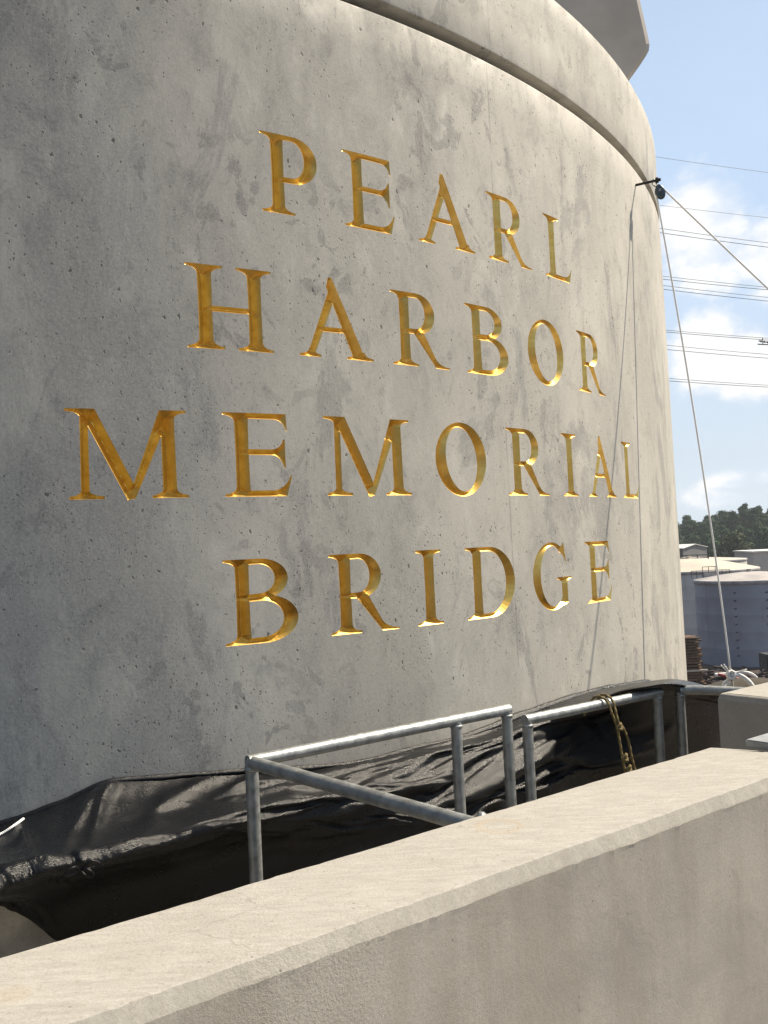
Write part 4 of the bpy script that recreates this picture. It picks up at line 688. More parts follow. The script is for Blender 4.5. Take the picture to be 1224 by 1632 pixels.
 1219,2991,-705,-3,-7,-4,-4,-10,-5,-5,-12,-7,-5,-14,-7,-7,-13,-5,-6,-13,-5,-8,-11,-4,-7,-11,-4,-7,-17,-6,-6,-22,-7,-8,-21,-6,-8,-17,-6,-8,-19,-5,-9,-18,-5,-9,-21,-6,-11,-28,-3,-13,-28,-4,-15,-34,-2,-14,-38,0,-14,-37,6,-13,-35,7,-9,-24,14,-6,-9,-12,-2,11,-1,0,-1,-10,1,-10,-5,3,12,-11,7,23,-10,8,8,-26,7,26,-11,9,26,-10,10,30,-19,13,29,-21,15,31,-12,15,34,-8,15,35,-15,13,27,-17,11,27,-22,8,28,-33,7,22,-39,5,16,-44,4,9,-44,3,8,-45,2,15,-44,2,12,-38,1,8,-27,
 1238,2987,-706,-3,-7,-3,-5,-10,-5,-5,-13,-5,-6,-15,-7,-6,-13,-6,-7,-12,-6,-7,-13,-5,-7,-12,-5,-7,-14,-5,-7,-21,-7,-7,-20,-9,-8,-16,-4,-8,-17,-4,-8,-17,-6,-10,-21,-6,-11,-29,-3,-13,-31,-3,-14,-36,-3,-15,-37,2,-14,-35,5,-13,-34,6,-9,-19,15,-7,-3,-12,-2,-8,-2,1,5,-8,2,-7,-10,2,13,-12,8,25,-8,6,6,-24,8,26,-10,9,28,-11,10,28,-19,13,26,-19,15,31,-13,15,35,-8,15,35,-16,13,29,-17,12,27,-23,8,28,-33,6,20,-38,5,15,-45,4,10,-46,3,8,-45,2,14,-45,2,9,-37,2,9,-27,
 1257,2984,-707,-3,-7,-4,-5,-10,-5,-5,-12,-6,-6,-15,-7,-7,-14,-6,-6,-14,-6,-7,-14,-7,-7,-13,-5,-7,-13,-4,-7,-17,-6,-7,-20,-7,-8,-17,-5,-8,-17,-5,-9,-15,-6,-9,-20,-6,-11,-29,-1,-13,-32,-4,-15,-37,-2,-14,-36,2,-15,-33,4,-12,-33,6,-9,-18,15,-8,-6,-11,-2,-10,1,0,-2,-10,1,12,-6,5,7,-17,7,23,-12,7,8,-23,8,26,-9,8,26,-10,11,24,-17,13,24,-18,15,32,-14,15,36,-8,15,34,-15,14,30,-18,11,30,-25,8,27,-33,6,19,-39,5,15,-45,4,9,-46,3,9,-47,2,12,-45,2,9,-36,2,7,-27,
 1277,2980,-709,-4,-7,-4,-4,-9,-5,-6,-13,-6,-6,-14,-7,-7,-15,-7,-7,-15,-6,-6,-14,-5,-7,-14,-6,-7,-13,-5,-8,-15,-6,-7,-18,-6,-7,-18,-5,-8,-16,-7,-9,-14,-4,-9,-19,-6,-11,-29,0,-13,-34,-4,-14,-35,-2,-15,-35,2,-15,-34,4,-12,-32,4,-9,-18,16,-8,-6,-10,-2,-10,1,0,-4,-8,1,12,-10,5,9,-16,7,22,-13,7,12,-23,8,24,-6,8,25,-10,11,22,-16,13,23,-19,15,35,-15,16,35,-9,15,32,-14,13,30,-18,11,31,-26,9,26,-33,6,19,-40,5,14,-44,4,9,-47,2,9,-48,3,12,-45,2,8,-37,1,7,-26,
 1297,2976,-711,-4,-7,-4,-5,-10,-5,-5,-12,-6,-7,-14,-7,-7,-15,-6,-7,-15,-7,-7,-12,-6,-7,-15,-6,-6,-16,-6,-7,-15,-5,-8,-15,-5,-7,-17,-6,-8,-16,-6,-8,-14,-4,-10,-19,-5,-10,-30,0,-13,-34,-4,-15,-34,-2,-15,-34,2,-14,-33,4,-13,-30,4,-9,-19,15,-7,-7,-10,-3,-10,2,0,-3,-10,1,13,-8,5,8,-16,8,20,-14,7,14,-22,7,23,-5,9,24,-10,11,21,-15,13,25,-21,15,39,-16,15,35,-10,15,29,-13,14,28,-18,11,31,-26,8,26,-33,7,19,-40,5,13,-45,3,8,-46,3,9,-49,2,12,-46,2,8,-38,2,7,-26,
 1317,2972,-713,-4,-7,-5,-5,-10,-5,-6,-13,-7,-6,-12,-6,-7,-14,-7,-8,-14,-7,-6,-12,-5,-7,-15,-6,-7,-20,-5,-7,-14,-8,-7,-15,-2,-8,-15,-6,-7,-15,-5,-9,-15,-4,-9,-23,-4,-10,-30,-2,-13,-34,-4,-15,-32,-1,-15,-32,2,-14,-31,4,-13,-29,3,-9,-18,15,-7,-8,-9,-2,-10,0,-1,-3,-9,2,14,-9,5,8,-17,6,20,-13,7,14,-20,8,20,-4,9,23,-8,10,23,-17,14,26,-23,15,41,-16,15,36,-11,15,27,-13,14,27,-17,11,29,-25,8,26,-34,7,20,-41,5,12,-45,3,6,-46,3,8,-48,2,11,-46,2,9,-40,2,8,-27,
 1338,2968,-716,-4,-7,-4,-6,-11,-6,-6,-11,-7,-6,-12,-6,-8,-13,-6,-7,-14,-6,-7,-12,-6,-7,-15,-6,-7,-19,-8,-7,-17,-4,-7,-14,-3,-7,-14,-5,-8,-14,-6,-8,-18,-3,-9,-24,-3,-10,-29,-3,-13,-35,-4,-15,-33,-1,-15,-28,3,-14,-28,3,-13,-27,3,-9,-18,10,-6,-11,0,-2,-8,-6,-2,-2,-9,2,14,-8,5,9,-18,7,17,-18,7,16,-13,7,17,-2,8,22,-9,11,23,-17,14,27,-24,15,41,-16,16,35,-11,15,28,-13,13,28,-18,11,29,-26,9,24,-33,6,19,-41,5,11,-45,3,5,-46,3,7,-47,2,10,-46,2,9,-40,2,10,-29,
 1358,2964,-718,-4,-7,-4,-5,-10,-6,-7,-12,-7,-7,-11,-6,-7,-13,-6,-7,-13,-6,-8,-13,-5,-7,-15,-6,-7,-18,-6,-6,-18,-6,-7,-16,-4,-7,-13,-4,-8,-13,-6,-8,-18,-3,-9,-23,-2,-10,-27,-4,-13,-34,-3,-15,-35,-1,-15,-27,3,-14,-25,2,-13,-26,5,-9,-19,2,-6,-11,3,-2,-10,-4,-1,0,-10,1,13,-6,6,9,-21,6,19,-14,7,13,-14,7,17,-1,9,22,-10,11,23,-16,13,25,-24,15,40,-16,16,34,-12,15,28,-12,14,30,-20,11,28,-25,8,22,-32,6,18,-41,5,10,-45,4,6,-47,3,8,-48,2,7,-45,1,8,-39,2,13,-31,
 1378,2961,-720,-4,-8,-4,-5,-10,-6,-7,-11,-6,-7,-12,-7,-7,-13,-6,-8,-12,-6,-8,-13,-5,-7,-15,-6,-6,-16,-5,-7,-19,-6,-7,-18,-5,-7,-14,-3,-7,-13,-4,-8,-17,-4,-9,-20,-2,-10,-24,-4,-13,-32,-3,-15,-35,-1,-15,-27,3,-14,-25,2,-13,-27,6,-9,-17,3,-6,-14,-1,-2,-9,-4,-1,2,-9,1,12,-7,6,7,-20,6,18,-14,7,13,-12,7,18,-3,9,23,-9,11,21,-18,13,24,-23,15,39,-15,16,33,-12,15,29,-13,14,30,-20,11,25,-24,8,18,-29,6,18,-42,5,11,-46,4,8,-49,2,9,-49,3,5,-44,1,8,-40,2,15,-32,
 1399,2957,-721,-4,-8,-5,-6,-10,-6,-7,-11,-7,-7,-12,-6,-8,-12,-6,-8,-12,-6,-7,-13,-5,-7,-15,-6,-7,-16,-5,-7,-19,-6,-6,-18,-5,-7,-14,-3,-8,-13,-3,-8,-18,-3,-8,-20,-3,-10,-21,-3,-13,-28,-2,-15,-33,-1,-14,-28,2,-15,-25,1,-13,-26,9,-10,-19,3,-5,-12,-5,-1,-10,-3,-1,2,-12,1,12,-6,5,8,-15,6,13,-16,7,13,-11,8,19,-5,8,25,-10,11,21,-18,14,23,-23,15,38,-14,15,33,-12,15,28,-13,14,28,-19,11,21,-22,8,17,-29,6,18,-42,5,11,-47,4,10,-50,2,11,-51,2,5,-45,2,9,-40,1,15,-34,
 1419,2953,-723,-4,-8,-5,-6,-10,-7,-7,-11,-6,-7,-12,-6,-8,-12,-6,-8,-12,-6,-8,-13,-5,-7,-16,-6,-7,-18,-6,-6,-18,-5,-7,-16,-2,-7,-12,-5,-7,-12,-4,-8,-19,0,-8,-20,-4,-10,-20,-2,-13,-25,-3,-14,-31,-1,-15,-30,2,-14,-27,2,-14,-22,12,-9,-20,1,-6,-11,-8,-1,-10,-3,0,3,-13,1,12,-7,3,11,-11,8,7,-15,7,13,-14,8,21,-5,8,22,-10,11,21,-17,13,25,-25,15,38,-13,16,33,-12,15,27,-13,13,24,-18,11,19,-21,9,17,-29,6,17,-42,4,11,-47,4,11,-51,2,12,-53,2,7,-47,2,8,-40,1,13,-32,
 1440,2950,-724,-4,-8,-6,-6,-11,-7,-7,-11,-6,-8,-11,-6,-8,-13,-6,-8,-12,-6,-8,-13,-5,-7,-17,-6,-7,-19,-6,-6,-16,-5,-7,-14,-1,-7,-12,-5,-7,-13,-4,-7,-18,0,-9,-19,-3,-10,-20,-2,-12,-24,-2,-14,-30,-1,-15,-32,1,-14,-26,4,-14,-18,12,-9,-18,-2,-6,-14,-5,-1,-8,-5,1,2,-13,1,12,-9,2,14,-8,8,4,-15,8,15,-16,8,21,-7,7,19,-8,11,18,-17,14,27,-25,15,38,-13,15,32,-12,15,25,-12,13,22,-16,11,20,-22,8,17,-30,6,15,-41,5,10,-46,3,12,-54,2,14,-54,2,7,-48,2,9,-40,2,10,-31,
 1462,2946,-726,-5,-8,-5,-6,-10,-7,-7,-11,-6,-8,-11,-6,-8,-12,-7,-9,-14,-6,-8,-13,-6,-7,-18,-6,-7,-19,-5,-6,-15,-3,-7,-12,-2,-6,-13,-3,-7,-15,-3,-8,-16,-2,-8,-17,-2,-10,-19,-3,-12,-25,-2,-14,-31,0,-15,-32,1,-14,-24,5,-14,-15,11,-10,-15,-6,-4,-13,-2,-1,-8,-6,0,-1,-12,2,11,-12,3,16,-4,7,6,-15,8,14,-19,8,21,-4,7,14,-13,11,19,-13,14,27,-26,14,37,-13,15,30,-10,15,22,-11,13,22,-16,11,22,-24,8,18,-30,6,14,-41,5,8,-46,3,13,-54,2,13,-55,2,7,-48,1,10,-41,2,10,-31,
 1483,2943,-728,-4,-8,-5,-7,-10,-6,-7,-11,-7,-8,-11,-6,-9,-12,-7,-8,-14,-6,-8,-14,-5,-8,-19,-5,-6,-18,-5,-7,-13,-4,-6,-13,-2,-7,-14,-2,-6,-16,-3,-8,-15,-2,-8,-15,-2,-10,-18,-2,-12,-24,-2,-14,-31,-1,-15,-31,2,-14,-22,5,-13,-14,11,-10,-12,-9,-5,-11,-5,-1,-11,-1,-2,4,-10,5,5,-16,3,16,-2,7,6,-14,8,13,-19,8,21,-7,7,13,-14,11,19,-13,14,26,-24,14,36,-12,15,27,-9,14,22,-11,13,21,-15,11,22,-24,8,19,-32,6,15,-42,4,8,-46,4,12,-54,2,11,-54,2,7,-48,1,11,-44,2,11,-32,
 1505,2939,-729,-5,-7,-5,-6,-10,-7,-8,-11,-7,-8,-12,-7,-9,-13,-7,-9,-14,-4,-8,-14,-5,-7,-17,-6,-7,-19,-6,-6,-14,-1,-7,-11,-3,-6,-13,-1,-7,-16,-3,-7,-14,-2,-8,-14,-2,-10,-17,-2,-12,-24,-2,-14,-31,0,-14,-30,1,-14,-21,6,-13,-16,11,-10,-9,-11,-6,-7,-7,0,-11,-1,0,-2,-11,3,8,-13,4,15,0,6,8,-13,9,11,-21,7,21,-9,8,15,-12,11,17,-17,13,25,-21,14,33,-11,15,27,-8,14,21,-11,13,22,-16,10,22,-24,8,18,-32,6,16,-43,4,8,-47,3,9,-53,3,10,-53,2,7,-48,1,11,-45,1,13,-33,
 1527,2936,-731,-5,-7,-5,-7,-10,-7,-8,-12,-7,-8,-13,-8,-9,-13,-7,-9,-14,-5,-9,-16,-6,-7,-16,-5,-7,-18,1,-6,-15,1,-6,-8,-7,-6,-12,-3,-7,-15,-1,-7,-14,-2,-8,-12,-4,-9,-16,0,-13,-24,-3,-13,-30,0,-15,-30,2,-13,-23,6,-13,-19,10,-10,-10,-10,-7,3,-8,1,-9,-4,1,-4,-8,3,5,-14,3,14,2,6,10,-12,9,9,-20,8,18,-12,8,17,-12,10,18,-19,13,23,-19,14,30,-10,15,28,-8,14,22,-11,12,22,-17,11,22,-24,7,18,-33,6,15,-43,4,7,-47,3,9,-52,2,9,-53,2,6,-49,2,10,-44,1,13,-34,
 1548,2933,-732,-5,-7,-6,-7,-10,-7,-8,-12,-8,-8,-14,-8,-10,-14,-7,-9,-14,-6,-8,-19,-5,-8,-17,1,-6,-16,2,-7,-12,-1,-6,-7,-9,-6,-11,-3,-6,-15,0,-7,-12,-2,-8,-11,-5,-9,-16,1,-12,-23,-4,-14,-29,0,-14,-30,2,-14,-25,7,-12,-21,9,-10,-11,-10,-6,7,-8,-2,0,-10,3,-8,-4,4,1,-13,2,11,-5,6,15,-1,9,8,-18,8,11,-14,8,19,-11,11,19,-22,13,23,-19,13,27,-10,14,29,-7,14,22,-11,13,22,-17,10,23,-26,7,18,-32,6,14,-43,4,7,-47,3,9,-53,2,10,-55,2,5,-48,1,7,-42,2,12,-34,
 1570,2929,-734,-5,-6,-5,-7,-9,-8,-9,-12,-8,-9,-15,-9,-9,-15,-7,-9,-16,-6,-9,-23,2,-8,-16,5,-7,-13,-2,-6,-9,-5,-5,-7,-8,-7,-12,1,-6,-15,-2,-6,-10,-5,-8,-11,-3,-10,-15,-1,-11,-19,-3,-14,-28,-2,-14,-31,3,-13,-25,9,-12,-21,6,-10,-11,-9,-6,0,-10,-2,9,-7,0,2,-9,7,-7,-8,2,6,-10,7,15,1,8,11,-11,8,5,-14,8,19,-12,11,19,-23,13,21,-20,13,27,-10,14,28,-6,14,21,-11,12,21,-17,10,24,-26,7,20,-34,6,14,-43,4,7,-48,2,11,-54,3,11,-57,1,3,-47,2,5,-41,1,12,-33,
 1591,2926,-736,-5,-5,-5,-7,-9,-7,-9,-12,-9,-9,-16,-9,-10,-15,-7,-9,-19,-3,-9,-24,6,-9,-16,6,-6,-11,-5,-6,-8,-6,-5,-7,-7,-6,-13,0,-7,-14,-1,-6,-9,-6,-8,-9,-4,-9,-14,-2,-12,-17,-2,-13,-26,-3,-14,-31,3,-13,-27,10,-12,-22,4,-10,-6,-10,-4,-3,-10,-2,1,-10,0,12,-4,3,2,-9,7,-5,-9,4,12,-7,8,15,-1,9,4,-15,8,16,-11,11,19,-23,12,19,-20,14,25,-10,13,27,-6,14,21,-10,12,20,-17,9,26,-27,8,21,-35,5,14,-43,4,8,-48,3,12,-57,2,12,-57,1,1,-47,2,5,-41,1,11,-33,
 1612,2923,-738,-5,-5,-5,-8,-8,-8,-8,-13,-8,-10,-16,-9,-10,-18,-6,-10,-19,1,-10,-22,11,-7,-17,-1,-6,-10,-6,-6,-7,-5,-6,-7,-7,-6,-11,-2,-6,-12,0,-6,-9,-5,-8,-10,-4,-9,-13,-4,-11,-17,0,-13,-27,-3,-14,-29,2,-13,-27,10,-12,-22,2,-10,-3,-9,-6,1,-10,1,-6,-10,0,9,-10,3,10,-3,7,-5,-9,5,7,-12,5,11,-6,10,14,0,8,10,-20,11,20,-19,12,17,-19,14,23,-9,13,27,-6,13,20,-10,12,20,-17,10,27,-29,7,22,-35,5,12,-42,4,8,-49,2,13,-58,2,9,-54,2,0,-47,2,6,-42,1,12,-35,
 1632,2920,-740,-5,-4,-5,-8,-9,-8,-9,-12,-8,-9,-19,-8,-11,-20,-5,-10,-19,4,-10,-20,13,-7,-12,-11,-7,-6,-7,-6,-9,-5,-4,-9,-3,-6,-10,-2,-6,-11,-1,-6,-10,-2,-8,-12,-1,-9,-11,-8,-11,-20,1,-13,-28,-2,-14,-26,2,-13,-24,9,-11,-21,0,-11,-1,-9,-5,1,-10,1,-9,-9,1,6,-12,3,11,0,4,4,-9,6,6,-11,7,0,-13,7,14,-7,10,20,-10,11,17,-19,13,16,-18,12,22,-6,13,26,-6,13,18,-11,12,20,-18,9,30,-30,7,21,-35,5,8,-41,4,9,-49,3,11,-57,2,4,-52,2,-1,-47,1,9,-44,1,13,-35,
 1652,2918,-742,-6,-4,-6,-7,-9,-5,-9,-13,-10,-10,-20,-7,-11,-21,-4,-10,-20,8,-11,-21,9,-8,-11,-8,-6,-5,-8,-5,-3,-11,-3,-11,-2,-6,-9,2,-7,-9,4,-6,-11,-2,-8,-13,-6,-9,-11,-9,-11,-24,2,-13,-30,-3,-13,-23,3,-13,-19,8,-11,-20,-1,-11,1,-10,-5,2,-9,1,-11,-8,2,3,-12,3,8,-3,3,4,-10,6,11,-9,6,7,-9,9,6,-15,10,21,-9,11,16,-21,12,17,-12,12,22,-3,13,22,-8,13,18,-11,11,21,-19,10,31,-31,6,19,-34,5,6,-40,4,9,-50,3,9,-55,2,2,-52,1,-2,-46,2,10,-44,2,15,-36,
 1671,2915,-744,-5,-4,-5,-8,-7,-9,-9,-14,-6,-10,-20,-6,-11,-22,-3,-11,-21,12,-10,-22,4,-8,-5,-10,-7,-3,-9,-4,-7,-9,-4,-10,0,-5,-9,2,-7,-9,5,-7,-11,-5,-7,-14,-5,-9,-12,-10,-11,-25,3,-13,-30,-2,-13,-24,3,-12,-17,7,-12,-16,-4,-10,4,-8,-6,2,-10,2,-11,-7,1,3,-10,3,1,-9,4,5,-10,6,12,-9,6,11,-3,8,7,-16,9,16,-18,13,23,-10,12,11,-15,11,20,0,13,21,-7,12,18,-14,12,22,-19,9,29,-31,7,18,-33,5,5,-39,3,9,-51,3,9,-56,3,1,-50,1,-2,-47,1,11,-45,2,16,-35,
 1690,2913,-746,-5,-4,-6,-8,-6,-8,-10,-15,-2,-10,-19,-8,-11,-21,-3,-11,-24,11,-11,-22,1,-8,3,-10,-6,-4,-8,-4,-10,-1,-4,-11,-1,-6,-10,3,-6,-12,-1,-7,-12,-4,-7,-12,-9,-9,-14,-6,-11,-23,3,-12,-29,-1,-13,-25,2,-12,-16,7,-12,-11,-7,-11,5,-7,-5,2,-10,2,-11,-7,1,1,-9,3,2,-9,4,5,-10,4,16,-5,8,3,-9,7,14,-9,10,15,-22,12,17,-19,10,19,3,13,11,-12,13,19,-4,12,20,-15,12,23,-20,9,27,-29,7,16,-32,5,4,-38,4,9,-51,2,10,-56,2,1,-52,1,0,-48,2,13,-47,2,15,-35,
 1709,2910,-749,-6,-5,-5,-8,-5,-8,-10,-13,-5,-10,-19,1,-10,-20,-6,-12,-25,9,-11,-22,-1,-8,4,-9,-6,-6,-9,-4,-10,-1,-4,-9,6,-6,-14,-1,-6,-13,-3,-7,-12,-7,-7,-15,-7,-9,-14,-2,-11,-20,3,-12,-26,0,-13,-24,1,-12,-16,5,-11,-6,-9,-11,5,-5,-4,3,-11,0,-11,-8,3,-4,-8,2,4,-8,5,7,-9,4,14,-7,4,14,-5,9,-3,-17,9,27,-12,15,13,-20,8,14,-10,14,15,5,12,15,-12,13,21,-15,11,24,-21,9,25,-28,7,14,-30,5,0,-37,4,10,-51,2,10,-57,2,2,-53,1,2,-50,1,15,-47,2,15,-36,
 1727,2908,-751,-6,-6,-5,-8,-5,-7,-10,-10,-7,-10,-19,3,-11,-21,-4,-11,-25,7,-11,-20,-3,-8,3,-9,-5,-9,-9,-4,-10,-1,-6,-5,10,-6,-20,0,-6,-13,-9,-6,-14,-6,-7,-17,-2,-9,-14,-3,-11,-16,2,-12,-22,1,-13,-22,0,-11,-14,4,-11,-6,-9,-11,5,-7,-5,4,-10,1,-9,-9,3,-7,-7,2,3,-7,4,10,-7,5,10,-10,4,15,-3,9,1,-19,9,22,-18,12,25,-8,13,1,-16,8,15,-6,16,15,1,11,20,-16,11,26,-22,9,25,-27,7,10,-29,5,-5,-35,5,13,-50,1,10,-59,2,3,-54,1,3,-51,2,15,-47,2,15,-35,
 1746,2906,-754,-6,-7,-4,-9,-5,-7,-10,-8,-7,-11,-18,-2,-10,-21,6,-12,-25,2,-10,-17,-4,-8,0,-10,-4,-11,-7,-5,-9,0,-6,-7,11,-7,-21,-1,-5,-14,-10,-7,-14,-5,-7,-17,-3,-9,-15,1,-10,-14,0,-12,-18,3,-12,-19,0,-11,-15,0,-12,-6,-9,-10,7,-6,-5,3,-11,1,-6,-10,2,-9,-2,3,1,-10,2,15,-4,6,8,-11,6,10,-6,8,3,-18,7,19,-22,13,23,-4,11,15,-8,13,2,-13,10,12,-8,13,23,-9,12,27,-21,9,22,-27,7,7,-26,5,-5,-35,5,17,-50,0,7,-61,1,3,-56,1,6,-51,3,15,-46,3,14,-32,
 1764,2904,-757,-6,-7,-5,-9,-7,-5,-10,-6,-7,-11,-17,-2,-11,-21,2,-11,-24,5,-11,-13,-5,-7,-5,-9,-5,-10,-3,-6,-9,5,-5,-13,7,-6,-18,-3,-6,-12,-10,-6,-14,-6,-7,-18,-2,-9,-16,-1,-11,-14,2,-11,-16,2,-12,-18,0,-11,-15,-2,-12,-4,-11,-9,8,-2,-5,4,-12,0,-5,-10,3,-10,-1,2,-1,-10,3,17,-3,4,11,-6,6,-2,-13,9,9,-17,7,15,-22,11,22,-10,13,15,-1,12,11,-5,11,4,-17,12,22,-11,12,28,-19,8,16,-25,8,8,-25,5,-3,-36,5,19,-51,0,5,-60,0,3,-57,2,7,-52,3,17,-45,3,14,-31,
 1783,2902,-759,-7,-6,-6,-8,-8,-4,-11,-8,-8,-11,-15,-2,-11,-20,2,-11,-22,5,-11,-14,-3,-7,-6,-8,-5,-10,-1,-6,-11,6,-6,-16,1,-6,-14,0,-5,-12,-10,-7,-13,-6,-7,-17,0,-8,-17,-3,-11,-16,3,-11,-15,1,-12,-18,0,-11,-14,-7,-12,-2,-10,-8,9,0,-5,6,-13,0,-4,-9,3,-10,0,2,-3,-9,2,14,-8,5,12,1,5,-6,-14,9,14,-16,8,11,-22,10,20,-15,13,14,2,10,6,-12,13,12,-10,12,23,-10,11,24,-21,8,13,-23,9,9,-24,4,0,-38,5,19,-52,0,3,-60,0,3,-55,2,8,-53,3,20,-46,3,13,-32,
 1801,2900,-761,-6,-6,-7,-9,-9,-4,-10,-9,-7,-12,-14,-2,-11,-18,2,-11,-21,4,-11,-13,-3,-6,-8,-5,-7,-10,-1,-7,-15,0,-5,-15,2,-5,-13,4,-6,-11,-9,-6,-13,-2,-7,-14,-8,-9,-19,4,-10,-18,-2,-12,-12,-4,-11,-17,4,-11,-12,-8,-11,-2,-10,-8,9,2,-5,6,-12,-1,-4,-8,3,-10,-1,3,-2,-9,2,11,-10,5,11,4,4,-5,-15,9,14,-15,8,11,-19,10,14,-22,15,17,4,7,15,-4,14,4,-15,11,21,-14,11,21,-18,8,9,-23,9,13,-24,4,3,-39,5,18,-51,-1,1,-60,1,3,-56,2,10,-54,3,22,-46,3,12,-31,
 1820,2898,-764,-6,-6,-6,-9,-9,-5,-11,-10,-5,-11,-15,-2,-12,-17,1,-11,-18,3,-10,-12,-2,-7,-10,-2,-7,-10,-3,-7,-16,-4,-6,-15,4,-4,-13,6,-6,-13,-6,-7,-7,-9,-6,-17,-1,-9,-20,-1,-11,-15,-5,-12,-9,-4,-9,-17,8,-11,-13,-9,-11,-2,-8,-8,9,0,-5,5,-9,0,-2,-9,2,-10,-1,2,-2,-10,4,9,-11,4,12,4,5,-6,-15,9,12,-17,6,13,-14,11,12,-21,12,20,-10,11,10,9,11,9,-9,12,17,-17,9,11,-22,9,13,-21,9,16,-26,5,6,-40,5,15,-50,-2,-1,-61,1,5,-58,2,12,-53,4,21,-44,3,12,-29,
 1840,2896,-766,-7,-6,-7,-9,-9,-4,-11,-10,-5,-11,-17,-2,-12,-17,0,-12,-16,3,-10,-10,-1,-8,-7,-7,-7,-12,-3,-6,-18,1,-5,-15,4,-5,-16,6,-6,-13,-6,-7,-4,-10,-6,-17,-1,-9,-20,-4,-11,-11,-4,-11,-9,-6,-9,-16,13,-11,-14,-9,-10,-2,-9,-8,9,1,-5,5,-8,-1,-1,-9,3,-9,-2,2,-3,-9,3,8,-12,4,14,2,6,-7,-16,9,17,-15,5,1,-18,11,14,-15,11,19,4,11,6,-10,12,11,-2,10,12,-20,10,11,-20,9,16,-20,9,19,-29,5,8,-41,4,12,-49,-2,-3,-62,1,6,-58,2,15,-52,4,21,-43,4,9,-27,
 1860,2894,-768,-7,-6,-7,-9,-9,-4,-11,-12,-4,-12,-17,-3,-12,-17,0,-12,-14,2,-10,-10,3,-8,-6,-9,-7,-11,-1,-6,-20,-2,-6,-16,5,-4,-16,5,-7,-12,-6,-6,-2,-10,-7,-16,-4,-10,-19,-5,-9,-11,0,-10,-7,-8,-10,-17,15,-11,-17,-8,-9,-1,-10,-8,10,2,-4,6,-10,-1,-1,-8,2,-8,-4,2,-4,-8,3,10,-8,4,12,-1,6,-11,-17,8,13,-22,5,16,-5,13,4,-16,10,17,3,9,0,-13,12,13,-1,10,9,-21,9,12,-19,11,21,-19,8,19,-31,5,10,-42,3,7,-50,-2,-3,-61,1,8,-57,3,15,-51,5,23,-42,3,7,-27,
 1879,2892,-770,-6,-6,-7,-10,-9,-4,-11,-13,-4,-12,-18,-3,-12,-16,4,-11,-14,0,-10,-9,4,-8,-7,-9,-8,-8,-7,-6,-20,3,-5,-17,4,-5,-17,4,-7,-12,-7,-6,-1,-9,-8,-14,-7,-9,-19,-3,-8,-12,1,-11,-5,-8,-9,-20,15,-11,-17,-7,-9,1,-10,-7,12,1,-5,8,-11,-1,-6,-6,2,-9,-2,1,3,-9,3,10,-4,5,9,-7,6,-15,-17,7,21,-15,7,5,-13,11,14,-5,11,11,-8,9,-5,-11,11,14,-2,8,5,-23,11,14,-18,11,23,-17,8,19,-32,5,11,-42,1,3,-51,-2,-2,-59,3,9,-56,2,17,-52,5,25,-42,3,4,-26,
 1900,2890,-772,-7,-6,-6,-10,-10,-4,-11,-14,-5,-12,-18,-1,-12,-14,6,-12,-13,-2,-10,-9,4,-8,-9,-9,-8,-3,-10,-6,-21,5,-5,-18,6,-6,-17,-2,-6,-12,-3,-6,0,-10,-8,-13,-9,-9,-20,-2,-8,-11,2,-11,-7,-8,-8,-21,15,-11,-15,-5,-9,0,-11,-6,13,2,-5,7,-12,-1,-4,-7,2,-10,-1,2,4,-8,2,11,-2,5,5,-11,5,-14,-18,7,21,-13,7,9,-11,9,6,-14,13,10,-3,10,-2,-10,9,13,-5,7,2,-23,11,16,-16,11,23,-15,8,19,-32,5,10,-44,1,2,-50,-1,-3,-57,2,11,-57,3,19,-53,4,26,-40,4,2,-26,
 1920,2889,-774,-7,-6,-6,-9,-11,-3,-12,-15,-5,-12,-17,1,-12,-14,6,-12,-12,0,-10,-10,0,-9,0,-12,-7,-8,-8,-6,-22,8,-6,-19,2,-6,-15,-3,-5,-12,0,-7,0,-9,-8,-12,-11,-9,-21,-2,-8,-11,1,-10,-9,-6,-9,-21,13,-10,-14,-4,-8,1,-9,-6,10,2,-5,7,-9,-1,-3,-8,2,-9,-2,2,4,-9,3,11,-2,4,2,-13,5,-12,-21,6,24,-10,5,13,-10,11,-6,-17,14,8,0,8,11,-4,9,2,-16,6,1,-22,12,19,-13,11,22,-15,8,19,-32,4,10,-44,0,-1,-50,0,-2,-56,2,13,-57,3,21,-54,5,24,-38,4,1,-26,
 1940,2887,-775,-7,-6,-7,-9,-12,-1,-11,-15,-5,-13,-17,2,-12,-12,5,-12,-11,-3,-10,-10,1,-9,2,-12,-7,-11,-5,-7,-22,7,-6,-17,-4,-6,-13,0,-5,-11,3,-6,-1,-10,-8,-12,-12,-9,-22,-3,-8,-12,0,-10,-12,-3,-9,-18,12,-9,-13,-2,-8,-2,-7,-6,10,0,-4,8,-5,-2,-3,-9,3,-9,-3,1,4,-10,2,14,-1,4,-5,-14,5,-6,-28,9,24,-11,5,15,-9,11,-10,-15,8,6,-10,12,9,0,8,9,-6,5,-7,-23,12,21,-13,11,22,-16,8,18,-32,4,10,-45,-1,-5,-51,0,1,-55,3,15,-56,3,22,-53,4,22,-37,4,0,-25,
